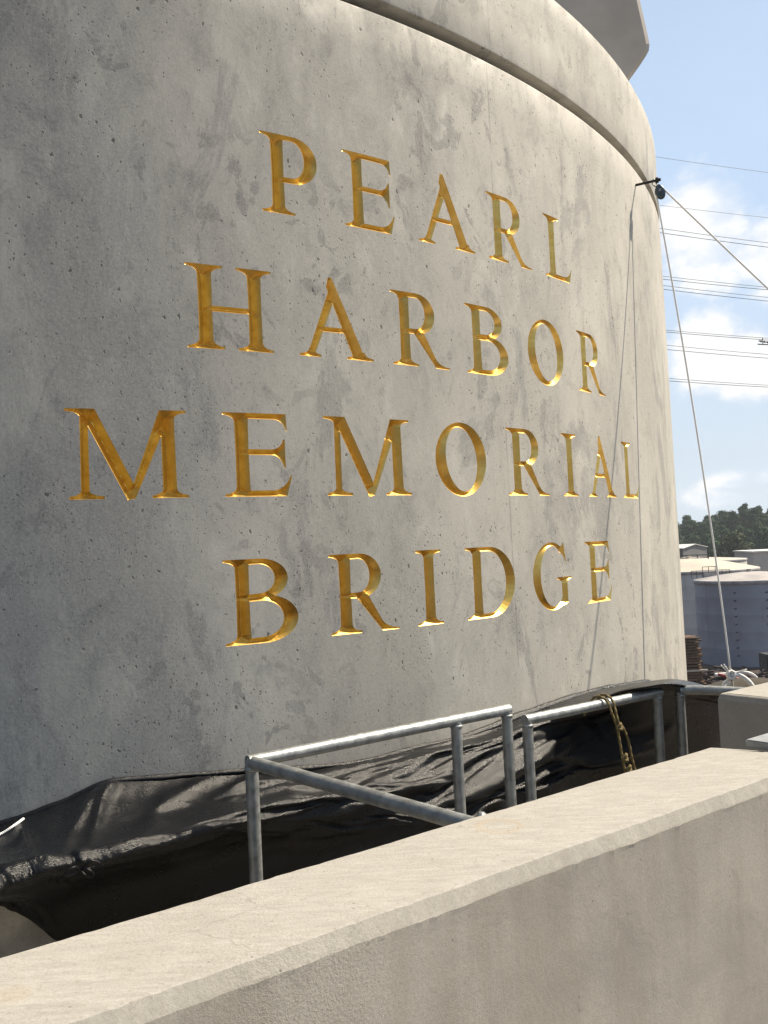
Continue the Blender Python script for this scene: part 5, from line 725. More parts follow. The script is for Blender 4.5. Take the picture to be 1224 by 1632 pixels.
 1961,2885,-777,-7,-6,-6,-10,-12,0,-11,-16,-5,-12,-16,4,-13,-12,2,-12,-10,-3,-10,-9,0,-9,0,-10,-7,-12,-4,-7,-20,3,-7,-15,-5,-5,-11,4,-5,-10,2,-7,-3,-12,-8,-15,-9,-8,-20,-5,-9,-13,-3,-9,-13,7,-9,-17,5,-8,-11,0,-8,-5,-8,-6,6,-5,-3,11,2,-2,2,-9,2,-10,-2,1,5,-9,2,14,-3,4,-12,-15,4,0,-35,7,23,-17,8,16,3,9,-5,-14,9,-1,-11,9,4,-9,11,9,-3,5,-6,-20,12,21,-10,10,21,-16,8,18,-31,3,9,-47,-2,-6,-53,1,4,-54,3,16,-55,3,21,-51,5,23,-37,4,-2,-25,
 1982,2883,-779,-7,-6,-5,-10,-12,1,-11,-17,-5,-13,-15,3,-12,-12,3,-13,-8,-3,-10,-10,-2,-9,-1,-9,-7,-14,0,-8,-17,-6,-6,-14,1,-5,-10,3,-6,-11,3,-7,-10,-9,-7,-12,-13,-9,-17,-8,-8,-15,0,-8,-13,11,-9,-14,1,-9,-11,-1,-7,-1,-8,-7,-1,-9,-1,9,6,-3,10,-2,2,-5,-8,1,-2,-10,2,14,-4,4,-16,-18,5,6,-37,6,20,-16,9,14,6,6,8,-13,9,-1,-8,8,-11,-3,7,-6,-11,11,10,-18,12,22,-11,10,20,-18,7,17,-29,3,6,-47,-3,-5,-54,2,6,-54,3,16,-53,3,22,-51,5,21,-36,3,-2,-26,
 2003,2882,-780,-7,-8,-5,-10,-12,1,-12,-16,-3,-12,-15,3,-13,-10,-1,-12,-10,2,-10,-7,-6,-9,-3,-9,-9,-15,-5,-6,-19,-2,-7,-11,2,-5,-10,4,-6,-11,1,-7,-11,-13,-7,-15,-12,-9,-16,-6,-8,-12,7,-8,-14,9,-9,-14,0,-8,-8,-4,-7,-4,-8,-7,-1,-7,-3,12,-2,1,10,3,-1,3,-9,3,-10,-6,1,10,-9,4,-14,-21,5,9,-37,6,20,-1,4,3,-12,10,11,-3,9,5,-4,6,-6,-14,10,-13,-3,9,10,-19,13,23,-11,9,19,-18,7,14,-30,3,5,-44,-2,-5,-53,1,7,-54,4,17,-53,3,22,-50,4,19,-38,3,-2,-25,
 2024,2880,-782,-7,-7,-3,-10,-13,0,-12,-15,-2,-12,-14,2,-13,-10,0,-11,-10,1,-11,-6,-7,-10,-2,-9,-8,-21,-5,-7,-20,7,-6,-9,-6,-6,-8,4,-6,-11,-1,-7,-12,-16,-7,-19,-11,-8,-16,-2,-8,-6,10,-8,-12,5,-9,-15,3,-8,-6,-10,-7,-8,-4,-6,1,-8,-3,12,-7,1,9,6,-1,5,-8,4,-10,-7,0,1,-12,4,-9,-24,4,15,-31,8,18,5,2,-2,-13,8,7,-10,10,8,-4,8,-3,-11,9,-13,-3,9,8,-19,12,24,-10,9,20,-20,6,12,-30,2,1,-42,-1,-4,-51,2,7,-54,3,19,-52,3,22,-49,4,17,-39,3,-1,-25,
 2045,2879,-783,-7,-8,-2,-9,-12,0,-12,-15,-1,-13,-13,0,-12,-9,-1,-12,-10,1,-12,-1,-9,-9,-8,-8,-8,-26,1,-8,-21,10,-5,-3,-10,-7,-8,0,-6,-12,-2,-7,-14,-19,-6,-24,-7,-7,-15,0,-9,-1,11,-9,-10,3,-8,-12,4,-8,-9,-10,-8,-5,-7,-5,-2,-10,-3,13,-5,1,9,6,0,4,-10,3,-6,-11,1,-12,-8,4,0,-23,4,16,-28,6,16,0,3,-4,-13,7,4,-10,9,8,4,9,0,-8,8,2,-12,10,-6,-17,12,22,-9,9,21,-21,6,12,-32,1,-3,-41,-1,-3,-49,2,9,-53,3,19,-52,4,21,-49,3,16,-38,3,-1,-26,
 2067,2877,-783,-7,-8,-2,-10,-12,0,-12,-14,0,-12,-12,-1,-13,-10,-2,-12,-9,0,-11,-2,-11,-10,-13,-5,-8,-25,5,-8,-18,10,-6,-3,-11,-6,-7,-3,-6,-14,-1,-7,-14,-22,-6,-26,-3,-7,-15,1,-8,-2,11,-10,-7,-2,-8,-8,1,-11,1,-8,-7,-3,-8,-2,-11,-1,-2,7,-9,0,10,4,0,3,-10,2,-11,-9,1,2,-14,5,-4,-23,3,14,-25,5,14,-2,4,-4,-12,7,1,-10,9,7,6,8,7,-6,7,-8,-12,12,2,-18,10,16,-9,10,22,-20,5,13,-36,0,-7,-40,0,-1,-48,3,11,-51,3,20,-52,3,20,-48,3,14,-38,3,0,-26,
 2089,2876,-784,-7,-8,-1,-10,-13,0,-12,-13,0,-12,-13,0,-13,-9,-5,-13,-9,-1,-11,-6,-8,-10,-16,-4,-8,-22,10,-6,-16,5,-8,-1,-11,-7,-11,1,-6,-4,-13,-5,-23,-16,-6,-25,0,-10,-10,10,-7,-10,3,-8,-8,-4,-9,-2,-5,-9,5,-6,-7,-6,-3,-3,-9,-3,-2,2,-8,0,11,1,0,4,-11,2,-12,-9,1,-2,-16,4,5,-24,4,14,-21,5,13,-6,4,-7,-8,6,-1,-10,8,7,-1,10,7,2,7,3,-16,11,-8,-15,9,15,-8,10,20,-19,4,12,-38,-1,-8,-40,1,1,-46,3,11,-51,4,21,-51,3,19,-48,3,14,-38,2,-1,-26,
 2111,2875,-784,-7,-8,-1,-10,-13,0,-12,-14,1,-13,-13,-1,-13,-9,-4,-12,-7,-7,-12,-9,-5,-9,-19,2,-8,-20,12,-7,-14,-4,-8,0,-10,-6,-11,0,-6,-6,-15,-6,-24,-10,-8,-23,9,-8,-13,2,-9,-1,-9,-6,-10,3,-8,-5,-5,-8,7,-5,-7,-3,-6,-4,-9,4,-3,-3,-8,2,11,-5,-1,2,-13,1,-12,-10,2,1,-17,4,10,-22,4,9,-19,4,15,-4,5,-2,-7,5,-9,-5,7,2,-8,11,10,2,8,9,-12,10,-12,-15,8,15,-6,9,14,-23,4,12,-38,-1,-8,-39,2,2,-46,3,12,-50,3,22,-51,3,18,-46,3,14,-40,1,-1,-26,
 2133,2874,-784,-7,-8,0,-10,-13,-1,-12,-14,0,-13,-14,0,-13,-8,-5,-13,-6,-7,-11,-11,-5,-10,-21,6,-8,-21,10,-7,-9,-11,-8,-1,-9,-6,-11,0,-5,-8,-13,-7,-25,-1,-8,-23,9,-7,-9,-8,-9,-1,-7,-10,-4,-8,-4,-10,7,-9,6,-6,-6,-1,-8,-3,-8,3,-4,-8,-1,-2,4,-11,3,8,-14,0,-12,-12,2,6,-16,4,15,-18,3,13,-14,2,-10,-10,6,0,-6,7,8,0,7,-6,-8,8,6,-8,11,14,-5,9,-11,-13,9,12,-8,7,13,-24,4,9,-37,0,-6,-40,1,3,-46,3,14,-50,3,22,-50,4,17,-45,2,13,-40,0,-2,-26,
 2155,2872,-784,-7,-6,0,-10,-13,0,-12,-13,-1,-13,-16,-1,-14,-9,-3,-12,-4,-10,-12,-13,-2,-9,-22,8,-9,-23,7,-7,-4,-13,-7,-1,-10,-6,-10,-1,-6,-11,-9,-9,-24,10,-6,-22,-9,-7,-11,-5,-9,4,-6,-8,-3,-8,-7,-10,1,-7,-6,4,-6,7,-11,-5,-7,-3,-2,-8,4,-2,-3,-10,2,10,-14,1,-8,-13,1,13,-13,3,15,-18,1,-8,-15,5,10,-6,5,-9,-5,6,-2,-7,8,9,-3,10,7,-10,10,10,-7,8,-11,-7,8,6,-15,8,16,-24,3,7,-36,-1,-6,-39,2,5,-46,3,16,-50,4,23,-50,2,15,-44,3,11,-38,-1,-3,-27,
 2178,2871,-783,-8,-6,0,-10,-11,-1,-12,-13,-1,-13,-17,-2,-14,-11,-1,-13,-3,-10,-11,-16,-2,-10,-22,10,-8,-22,3,-7,0,-13,-7,-1,-10,-6,-10,-1,-6,-13,-6,-9,-27,9,-10,-13,-23,-3,-11,8,-8,-1,-8,-9,1,-8,-7,-10,2,-7,-6,8,-7,-6,-10,-4,7,-10,-3,-10,0,-2,-8,-2,3,7,-13,1,-1,-15,-1,20,-10,2,-5,-25,3,2,-14,5,13,-5,5,-7,-5,5,-6,-5,8,3,-8,11,14,-3,10,6,-6,7,0,-12,8,-8,-14,7,20,-26,3,4,-36,-1,-8,-37,3,7,-45,2,18,-51,4,26,-49,2,12,-44,2,9,-37,0,-4,-25,
 2200,2870,-782,-7,-6,-1,-11,-9,-1,-12,-14,-1,-13,-18,-1,-14,-11,-2,-13,-5,-9,-11,-19,0,-10,-21,8,-8,-19,0,-8,1,-11,-6,-1,-9,-6,-9,-1,-6,-13,-5,-9,-30,5,-10,-7,-26,-4,-11,8,-7,-8,-2,-9,4,-9,-8,-9,-3,-6,-3,11,-6,-9,-7,-5,6,-9,-3,-7,-4,-2,-10,2,1,-1,-14,0,13,-10,1,14,-21,2,-5,-24,4,4,-15,5,12,-1,4,-4,-7,6,-9,-1,7,3,-8,8,6,-10,12,8,1,4,-7,-13,11,2,-14,7,19,-28,1,-1,-35,0,-7,-36,4,9,-44,2,20,-52,3,28,-49,2,11,-43,2,7,-36,1,-7,-23,
 2223,2869,-781,-8,-5,-1,-10,-10,-1,-12,-14,-1,-14,-19,0,-14,-11,-3,-12,-6,-9,-12,-20,2,-10,-20,6,-9,-16,0,-7,-1,-10,-6,0,-10,-6,-9,0,-6,-13,-5,-8,-29,2,-10,-3,-27,-5,-10,5,-6,-10,2,-8,-2,-8,-11,2,-7,-5,-8,9,-6,-11,-1,-4,4,-10,-4,-7,-4,-2,-10,4,1,6,-12,0,7,-16,1,16,-22,2,-3,-21,4,-3,-14,5,13,-4,4,-1,-8,6,-9,-1,6,-2,-9,8,4,-7,11,8,-2,5,-7,-11,10,11,-9,6,8,-32,0,-4,-33,3,0,-36,2,7,-43,3,23,-52,2,27,-49,3,12,-43,2,5,-35,-1,-8,-23,
 2246,2868,-780,-7,-5,-1,-11,-10,-1,-12,-15,-1,-14,-19,-1,-14,-11,-2,-13,-6,-9,-12,-19,2,-10,-19,5,-8,-15,1,-7,-5,-9,-6,1,-11,-6,-11,-1,-7,-12,1,-7,-26,-8,-10,1,-23,-5,-12,2,-6,-10,-1,-8,-5,-7,-10,4,-7,-9,-9,0,-3,-6,9,-5,-7,-5,-3,-2,-7,-2,-11,6,0,6,-13,0,10,-16,0,8,-27,2,11,-17,5,-11,-8,3,3,-11,6,9,-3,5,-1,-7,7,-9,-4,8,-1,-7,9,7,-8,5,-7,-8,11,12,-10,4,4,-30,2,-1,-32,2,2,-36,3,9,-43,2,22,-51,2,26,-49,3,13,-42,1,5,-36,-1,-10,-22,
 2270,2868,-779,-8,-6,-1,-10,-10,-1,-13,-16,-2,-14,-18,-1,-14,-11,-1,-13,-5,-10,-12,-19,3,-10,-18,3,-8,-15,2,-8,-8,-7,-5,0,-11,-6,-11,-1,-7,-13,2,-7,-20,-16,-10,2,-19,-5,-12,0,-5,-12,0,-8,-4,-9,-10,2,-7,-9,-7,-2,-4,-6,9,-5,-10,7,-3,-2,-10,-2,-12,1,0,7,-11,-1,5,-18,0,20,-24,2,-3,-18,3,9,-9,6,-10,-7,3,0,-9,6,8,-4,8,0,-6,8,-2,-6,6,-10,-7,6,-2,-12,11,13,-10,4,2,-30,2,-1,-29,3,5,-36,2,11,-44,2,22,-50,2,25,-47,3,13,-42,1,2,-36,-2,-11,-21,
 2295,2867,-778,-8,-6,-1,-11,-11,-2,-13,-16,-2,-14,-15,0,-14,-12,0,-13,-5,-10,-12,-18,2,-10,-16,2,-9,-16,3,-7,-11,-6,-5,0,-11,-7,-12,-1,-6,-14,-1,-7,-16,-19,-10,5,-17,-5,-14,-3,-5,-13,1,-8,-7,-7,-10,3,-9,-9,-7,-3,-6,-10,3,-4,2,17,-3,-10,-3,-1,-10,-5,-1,1,-12,0,10,-16,-1,21,-23,2,-3,-21,4,10,-10,2,-1,-12,5,-9,-2,6,-6,-5,6,-1,-9,10,7,-3,5,-7,-11,7,-8,-10,11,15,-11,2,-1,-30,3,2,-27,3,11,-34,2,10,-45,2,20,-50,2,26,-45,2,11,-42,1,0,-35,-2,-12,-20,
 2320,2866,-777,-8,-6,-2,-11,-11,-2,-13,-15,-2,-15,-14,0,-14,-12,0,-13,-7,-8,-12,-19,3,-10,-15,1,-9,-14,1,-7,-12,-3,-5,-1,-12,-6,-12,-1,-6,-13,-3,-8,-12,-21,-9,2,-17,-6,-10,-4,-5,-14,0,-7,-9,-5,-11,2,-10,-8,-8,-3,-7,-10,3,-4,4,19,-3,-12,2,-2,-4,-11,0,-4,-13,-1,12,-16,0,20,-19,2,-2,-20,4,0,-15,3,7,-11,2,-4,-10,7,-8,1,6,-11,0,7,0,-13,9,6,-12,6,-11,-5,9,11,-16,3,0,-27,4,10,-22,3,5,-36,1,10,-45,2,22,-49,2,26,-44,2,10,-44,0,-3,-34,-1,-10,-20,
 2346,2866,-776,-8,-6,-2,-11,-11,-3,-14,-14,-2,-14,-14,0,-14,-12,-1,-14,-11,-6,-13,-21,3,-10,-15,2,-8,-11,0,-7,-10,-2,-6,-2,-11,-5,-10,-2,-6,-13,-4,-8,-7,-23,-9,-3,-16,-5,-8,-6,-7,-11,-6,-7,-9,4,-9,-8,-8,-9,-5,-7,-7,-9,5,-4,4,16,-3,-13,2,-2,-4,-12,-1,4,-16,-1,13,-15,1,14,-14,2,-3,-17,3,2,-19,4,-2,-13,2,2,-12,4,-11,-4,9,-8,7,6,-7,-13,8,11,-8,6,3,-12,7,-8,-17,5,12,-19,4,-1,-23,2,2,-35,3,14,-45,1,24,-47,2,28,-46,1,8,-44,-1,-6,-33,-1,-11,-21,
 2372,2866,-776,-8,-6,-2,-11,-10,-3,-13,-14,-2,-15,-14,-1,-15,-12,-1,-14,-14,-3,-12,-24,3,-10,-15,3,-9,-10,-2,-7,-10,-1,-5,0,-12,-6,-10,0,-6,-9,-9,-8,-3,-23,-7,-9,-12,-6,-7,-8,-7,-11,-4,-8,-9,2,-9,-12,-3,-8,0,-10,-7,-10,1,-4,3,14,-4,-13,0,-2,-1,-15,-2,8,-15,0,14,-11,1,8,-14,3,-6,-13,2,6,-19,3,-1,-16,2,-10,-5,5,1,-11,7,-10,-1,7,-13,-4,6,4,-14,8,12,-5,7,-1,-20,4,9,-17,5,-4,-23,2,-1,-33,2,15,-44,1,30,-45,2,24,-48,1,6,-45,-1,-8,-33,-3,-14,-17,
 2400,2866,-775,-8,-6,-2,-12,-10,-2,-13,-13,-3,-15,-13,-2,-15,-13,-1,-14,-18,0,-13,-24,2,-10,-15,3,-9,-11,-2,-7,-8,-3,-5,0,-10,-6,-9,-4,-7,-2,-14,-7,-7,-19,-7,-10,-9,-6,-8,-7,-6,-10,-6,-9,-9,6,-9,-10,-6,-8,0,-10,-6,-10,1,-6,-3,13,-3,-10,-5,-3,2,-17,-2,14,-13,0,13,-10,2,0,-14,3,-5,-13,2,7,-16,4,-8,-15,2,-13,-4,4,7,-9,5,-3,-9,8,-11,3,7,-6,-11,6,6,-15,8,13,-16,4,6,-18,3,1,-23,3,-8,-32,3,15,-42,0,32,-43,2,22,-50,0,3,-46,-1,-10,-32,-3,-16,-15,
 2428,2866,-775,-9,-7,-1,-11,-10,-3,-14,-12,-3,-15,-11,-3,-15,-13,-1,-15,-21,2,-12,-24,2,-11,-16,3,-8,-13,-1,-7,-4,-6,-6,-3,-8,-6,-5,-11,-7,3,-14,-6,-12,-16,-7,-11,-3,-6,-8,-9,-6,-9,-9,-9,-8,8,-9,-9,-6,-9,0,-11,-5,-11,1,-6,-8,12,-4,-7,-9,-3,8,-19,-2,16,-11,-1,10,-12,4,-10,-9,1,8,-12,3,-10,-12,4,-2,-20,3,-13,-2,3,4,-10,5,4,-8,8,-7,-5,7,-12,0,6,9,-20,6,5,-19,4,7,-16,4,8,-22,3,-7,-33,2,16,-40,1,31,-41,1,19,-51,1,0,-46,-2,-13,-30,-4,-17,-13,
 2456,2866,-775,-8,-8,-1,-12,-11,-3,-14,-10,-4,-15,-9,-4,-16,-13,-1,-14,-25,4,-13,-25,4,-10,-16,3,-9,-14,-2,-7,-1,-8,-6,-1,-9,-7,3,-11,-6,-3,-15,-6,-16,-13,-7,-12,3,-5,-6,-12,-7,-8,-12,-9,-9,8,-9,-7,-6,-8,2,-12,-7,-13,5,-5,-12,6,-5,-4,-14,-3,15,-17,-1,13,-14,-2,9,-13,4,-12,-4,2,4,-13,2,-8,-11,4,-16,-14,3,14,-4,3,-8,-8,6,-5,-6,9,6,-8,5,-13,-2,4,14,-19,6,4,-18,5,6,-15,4,-2,-25,4,-2,-36,2,19,-37,0,29,-41,1,15,-51,0,-3,-46,-2,-15,-28,-5,-18,-11,
 2486,2866,-774,-9,-8,-2,-12,-12,-1,-14,-10,-5,-16,-9,-6,-16,-11,-1,-14,-28,5,-13,-27,7,-11,-17,3,-8,-10,-6,-8,5,-10,-7,6,-6,-6,-4,-12,-5,-6,-15,-6,-19,-8,-8,-13,4,-5,-3,-13,-6,-9,-12,-9,-10,4,-10,-7,-6,-7,2,-11,-9,-11,-3,-4,-13,6,-5,3,-16,-3,16,-15,-2,6,-18,-1,11,-7,4,-11,-7,2,-1,-12,2,-14,-5,5,-12,-15,3,16,-4,4,-4,-10,4,-11,2,5,-3,-10,6,16,-2,7,2,-23,5,5,-18,5,-5,-14,4,-1,-25,4,4,-37,1,23,-37,1,27,-42,1,10,-51,-1,-8,-43,-3,-15,-27,-4,-19,-10,
 2515,2866,-774,-9,-8,-2,-12,-13,-1,-14,-10,-3,-16,-8,-7,-16,-12,-2,-15,-28,6,-13,-30,7,-10,-19,-1,-10,-3,-10,-8,12,-1,-6,3,-10,-6,-6,-13,-5,-9,-12,-7,-18,-2,-6,-14,0,-6,-2,-13,-6,-11,-8,-9,-10,-3,-9,-8,-5,-8,5,-9,-8,-11,-4,-6,-11,-4,-5,7,-14,-3,13,-16,-3,15,-12,2,-9,-8,2,1,-12,1,-15,0,4,-12,-8,5,9,-14,0,-17,-5,6,9,-5,5,-3,-8,5,-5,-11,6,17,2,5,8,-24,6,-3,-18,5,0,-15,4,-8,-22,3,9,-37,1,26,-38,1,25,-46,1,3,-48,-2,-12,-40,-3,-16,-25,-4,-18,-12,
 2546,2866,-774,-9,-8,-1,-13,-13,-1,-15,-11,-1,-15,-7,-10,-17,-11,-2,-15,-29,8,-13,-30,5,-11,-18,-4,-10,-2,-10,-7,14,1,-7,0,-10,-5,-8,-14,-5,-11,-7,-8,-14,2,-6,-10,-7,-5,-6,-11,-6,-16,-4,-8,-6,-9,-10,-6,-8,-8,-1,-8,-10,1,-10,-5,-11,-4,-5,9,-9,-5,15,-12,0,6,-19,1,-11,-7,3,-9,-8,0,-16,4,5,0,-15,3,-10,-12,3,12,-6,6,-2,-10,4,-8,-3,5,-5,-11,4,18,0,6,17,-21,5,-2,-20,5,-5,-14,4,-11,-18,3,12,-36,1,31,-40,1,20,-50,0,-5,-45,-4,-17,-34,-3,-15,-26,-3,-15,-14,
 2576,2867,-773,-9,-9,-1,-12,-12,0,-16,-11,-2,-15,-7,-11,-17,-12,0,-16,-28,8,-13,-29,0,-12,-18,-3,-9,-1,-10,-7,13,2,-7,-3,-12,-5,-9,-12,-6,-12,0,-6,-12,-2,-6,-6,-10,-6,-12,-2,-5,-12,-17,-10,6,-8,-8,-11,-6,-8,-2,-9,-11,2,-9,-6,-9,-8,-6,9,-6,-4,14,-14,1,-5,-17,1,-12,-6,0,-11,7,3,-15,-10,4,-7,-16,3,3,-16,5,13,-2,2,0,-13,6,-10,2,5,-7,-9,5,15,-6,5,21,-18,5,-3,-20,4,-8,-13,5,-9,-19,3,16,-34,-1,32,-41,3,12,-52,-2,-12,-41,-5,-18,-31,-3,-15,-26,-2,-12,-16,
 2608,2867,-773,-9,-8,-1,-13,-11,-1,-16,-12,-1,-16,-5,-11,-17,-13,4,-16,-31,4,-15,-25,-6,-10,-17,3,-9,-3,-11,-8,12,0,-6,-3,-11,-6,-12,-7,-6,-11,2,-6,-10,-5,-5,-8,-10,-6,-12,-4,-4,-8,-20,-11,9,-3,-10,-4,-10,-8,-6,-9,-11,1,-10,-6,-6,-9,-7,10,-4,-2,3,-18,-2,-18,-3,5,-5,-10,0,-12,3,2,-12,-12,5,-5,-17,3,4,-17,5,13,-2,2,5,-12,6,-11,2,4,-6,-10,5,14,-4,4,17,-18,5,-8,-16,4,-7,-14,5,-4,-20,1,26,-30,1,24,-47,1,2,-50,-3,-17,-36,-5,-17,-32,-2,-14,-26,0,-5,-19,
 2640,2868,-772,-9,-8,-1,-14,-11,-2,-15,-11,0,-17,-4,-11,-18,-15,5,-16,-32,-3,-15,-25,-2,-10,-14,4,-9,-3,-10,-7,10,-3,-7,-4,-11,-5,-13,-1,-7,-11,2,-6,-8,-8,-5,-10,-7,-5,-9,-10,-6,-2,-20,-11,6,-6,-12,4,-8,-9,-3,-9,-7,-10,-8,-7,0,-9,-6,6,-8,-3,-11,-12,-1,-15,-4,1,-13,1,3,-2,-13,4,-12,-9,4,-3,-17,3,3,-19,4,13,4,3,7,-10,5,-11,-3,4,1,-11,4,14,1,5,6,-21,5,-7,-15,4,-9,-13,4,4,-22,0,28,-30,3,17,-48,-1,-8,-46,-5,-18,-34,-3,-15,-33,-1,-6,-29,-1,-6,-20,
 2673,2870,-770,-10,-9,-2,-14,-11,-2,-16,-11,0,-17,-3,-11,-17,-19,2,-17,-32,-4,-15,-24,-1,-11,-11,6,-9,-4,-10,-7,10,-5,-6,-7,-9,-6,-11,2,-6,-12,2,-6,-5,-11,-5,-9,-7,-5,-9,-13,-7,4,-17,-12,8,-5,-11,-1,-10,-9,-2,-10,-7,-8,-7,-8,1,-11,-5,-7,-8,-3,-13,-5,-2,-15,-1,3,-7,-10,2,-10,-9,5,-5,-13,4,-3,-16,3,2,-17,3,12,3,3,8,-8,6,-8,-5,2,6,-8,4,13,0,6,-1,-22,4,-7,-14,4,-9,-12,3,12,-20,1,26,-32,2,5,-48,-4,-13,-42,-3,-16,-36,-2,-10,-36,-1,-1,-30,0,-2,-20,
 2706,2871,-769,-10,-9,-1,-14,-11,-3,-16,-11,0,-18,-5,-11,-18,-21,-1,-16,-33,-4,-15,-23,-3,-12,-6,9,-9,-8,-8,-7,10,-7,-6,-8,-8,-7,-10,7,-5,-10,-3,-7,-1,-12,-4,-10,-5,-5,-7,-15,-10,12,-10,-10,3,-12,-10,-7,-10,-9,-1,-11,-8,-5,-9,-7,-8,-8,-6,-10,0,-4,-12,-2,1,-10,-10,1,-10,-10,4,-8,-14,4,-4,-15,4,-1,-14,4,3,-14,1,11,5,3,7,-7,6,-6,-7,2,8,-5,4,12,-3,5,-10,-20,3,-9,-12,5,4,-14,1,16,-17,3,15,-35,0,-4,-46,-4,-15,-41,-2,-12,-40,-1,-3,-39,-1,5,-30,0,-1,-20,
 2740,2873,-767,-11,-9,1,-13,-11,-5,-17,-12,-1,-18,-6,-10,-18,-24,-4,-17,-33,-4,-15,-20,-4,-12,-5,11,-9,-11,-4,-6,6,-10,-7,-6,-9,-7,-7,9,-6,-9,-5,-6,3,-11,-4,-10,-4,-6,-2,-16,-11,13,-10,-9,-3,-12,-10,-6,-12,-9,-5,-10,-8,-9,-8,-8,-10,0,-6,-10,0,-2,-10,-10,1,-8,-11,1,-10,-10,3,-7,-16,4,-4,-16,4,3,-14,4,3,-12,1,12,3,3,8,-6,6,-6,-5,2,4,-8,4,11,-4,3,-18,-8,4,3,-16,3,8,-14,3,12,-21,2,5,-35,-2,-10,-43,-2,-13,-42,-2,-6,-42,0,2,-39,-1,7,-31,-1,1,-20,
 2774,2875,-764,-10,-9,1,-14,-10,-4,-16,-11,-5,-18,-10,-8,-18,-24,-4,-17,-33,-4,-15,-18,-4,-12,-7,9,-10,-11,1,-6,5,-12,-7,-6,-9,-7,-7,8,-7,-8,-7,-6,7,-9,-5,-12,-5,-8,5,-14,-9,7,-14,-9,-4,-10,-10,-6,-10,-8,-8,-10,-11,-12,0,-8,-11,0,-4,-8,-9,-2,-6,-14,1,-11,-8,2,-8,-11,3,-8,-19,3,-1,-15,3,10,-12,5,1,-12,0,12,2,2,8,-8,6,-8,-1,4,0,-8,3,8,-8,3,-17,-1,4,5,-15,2,11,-16,3,8,-24,1,-5,-35,-2,-11,-43,-1,-6,-43,-2,-5,-41,0,7,-40,-1,7,-31,-2,7,-19,
 2809,2877,-761,-10,-9,0,-14,-10,-4,-16,-9,-7,-18,-11,-6,-18,-24,-3,-17,-33,-3,-15,-17,-1,-11,-12,-1,-11,-6,10,-7,-4,-11,-6,-2,-11,-8,-8,6,-7,-7,-7,-6,7,-9,-6,-7,-8,-8,6,-12,-10,-5,-12,-9,-1,-11,-9,-3,-11,-10,-10,-4,-10,-14,2,-7,-8,-9,-4,-4,-13,-2,-11,-9,0,-10,-9,2,-4,-12,3,-11,-21,3,7,-16,2,14,-7,5,-1,-11,0,14,-1,3,-3,-10,5,-10,1,2,2,-7,5,7,-7,5,-15,-1,2,3,-13,2,14,-16,1,-4,-27,0,-6,-36,0,-6,-46,-1,-3,-41,-1,-1,-40,-1,13,-39,-1,7,-31,-1,6,-20,
 2845,2879,-757,-10,-8,-1,-14,-10,-3,-16,-10,-9,-18,-12,-4,-17,-24,-3,-18,-32,0,-16,-15,1,-9,-13,-8,-12,-6,10,-8,-11,-7,-6,2,-12,-8,-10,3,-8,-5,-9,-6,9,-6,-7,-9,-8,-9,0,-12,-9,3,-12,-9,-2,-11,-9,-8,-8,-11,-10,1,-9,-9,-11,-6,-5,-10,-4,-10,-9,-2,-11,-7,0,-5,-11,1,-2,-15,4,-15,-22,1,16,-13,2,14,-7,3,9,-10,1,-16,1,4,8,-8,5,-9,-3,3,2,-8,3,10,0,1,3,-10,5,-14,-3,2,-1,-21,2,-3,-29,0,-4,-39,0,2,-46,-1,-1,-41,0,-4,-40,-2,13,-38,-1,10,-32,-1,4,-20,
 2881,2882,-754,-10,-8,-1,-13,-11,-3,-16,-9,-8,-18,-14,-3,-18,-24,-3,-17,-30,1,-17,-14,3,-10,-11,-11,-11,-12,7,-9,-12,-1,-6,0,-12,-8,-10,-1,-8,-2,-11,-7,10,-4,-7,-9,-9,-9,1,-12,-9,0,-11,-9,-4,-10,-11,-10,-5,-9,-7,-8,-9,-6,-10,-6,-8,-8,-4,-10,-8,-2,-6,-11,-1,-3,-12,1,-13,-7,4,-3,-29,1,18,-10,2,10,-13,3,5,-12,3,-13,5,1,-4,-9,5,2,-7,2,-2,-8,4,9,1,2,11,4,2,-4,-13,3,-8,-19,2,-5,-31,1,-7,-41,0,-5,-43,-1,4,-42,-1,2,-41,-1,2,-38,-1,13,-30,-1,3,-21,
 2918,2884,-750,-10,-7,-2,-14,-11,-2,-15,-10,-8,-18,-15,-2,-18,-23,-2,-18,-28,0,-17,-14,4,-10,-11,-10,-10,-15,2,-10,-11,2,-8,-9,-6,-7,-3,-11,-7,0,-11,-9,11,-1,-7,-6,-11,-9,-2,-11,-9,-3,-11,-10,-8,-8,-9,-7,-9,-10,-6,-9,-8,-7,-9,-6,-8,-9,-5,-8,-9,-2,-6,-10,-1,-11,-6,1,-9,-13,3,6,-28,1,18,-12,2,11,-9,2,-11,-5,3,5,-8,3,-11,-7,3,9,-5,3,-9,-4,2,-3,-9,2,14,4,3,7,-8,2,-4,-22,3,-12,-31,1,-7,-42,0,-6,-42,-1,-2,-42,-2,1,-41,0,10,-34,-2,5,-32,0,4,-21,
 2955,2887,-746,-10,-7,-3,-13,-11,-3,-17,-11,-5,-18,-17,-2,-18,-23,-2,-18,-24,0,-17,-12,5,-11,-12,-9,-11,-18,3,-9,-13,-2,-8,-8,-6,-8,1,-10,-7,1,-12,-9,9,-4,-8,-5,-11,-8,-4,-11,-9,-7,-9,-9,-6,-9,-10,-5,-10,-9,-7,-11,-8,-9,-8,-5,-9,-10,-5,-9,-8,-4,-10,-7,-1,-8,-10,2,-5,-15,2,14,-24,1,17,-11,2,1,-13,2,-7,-7,2,-15,-1,3,-2,-9,2,11,0,3,11,-2,0,-10,-7,4,-2,-11,4,11,-2,2,5,-27,3,-13,-33,1,-11,-41,-1,-4,-39,-1,-4,-42,-1,-1,-40,-2,5,-35,-1,6,-31,0,4,-21,
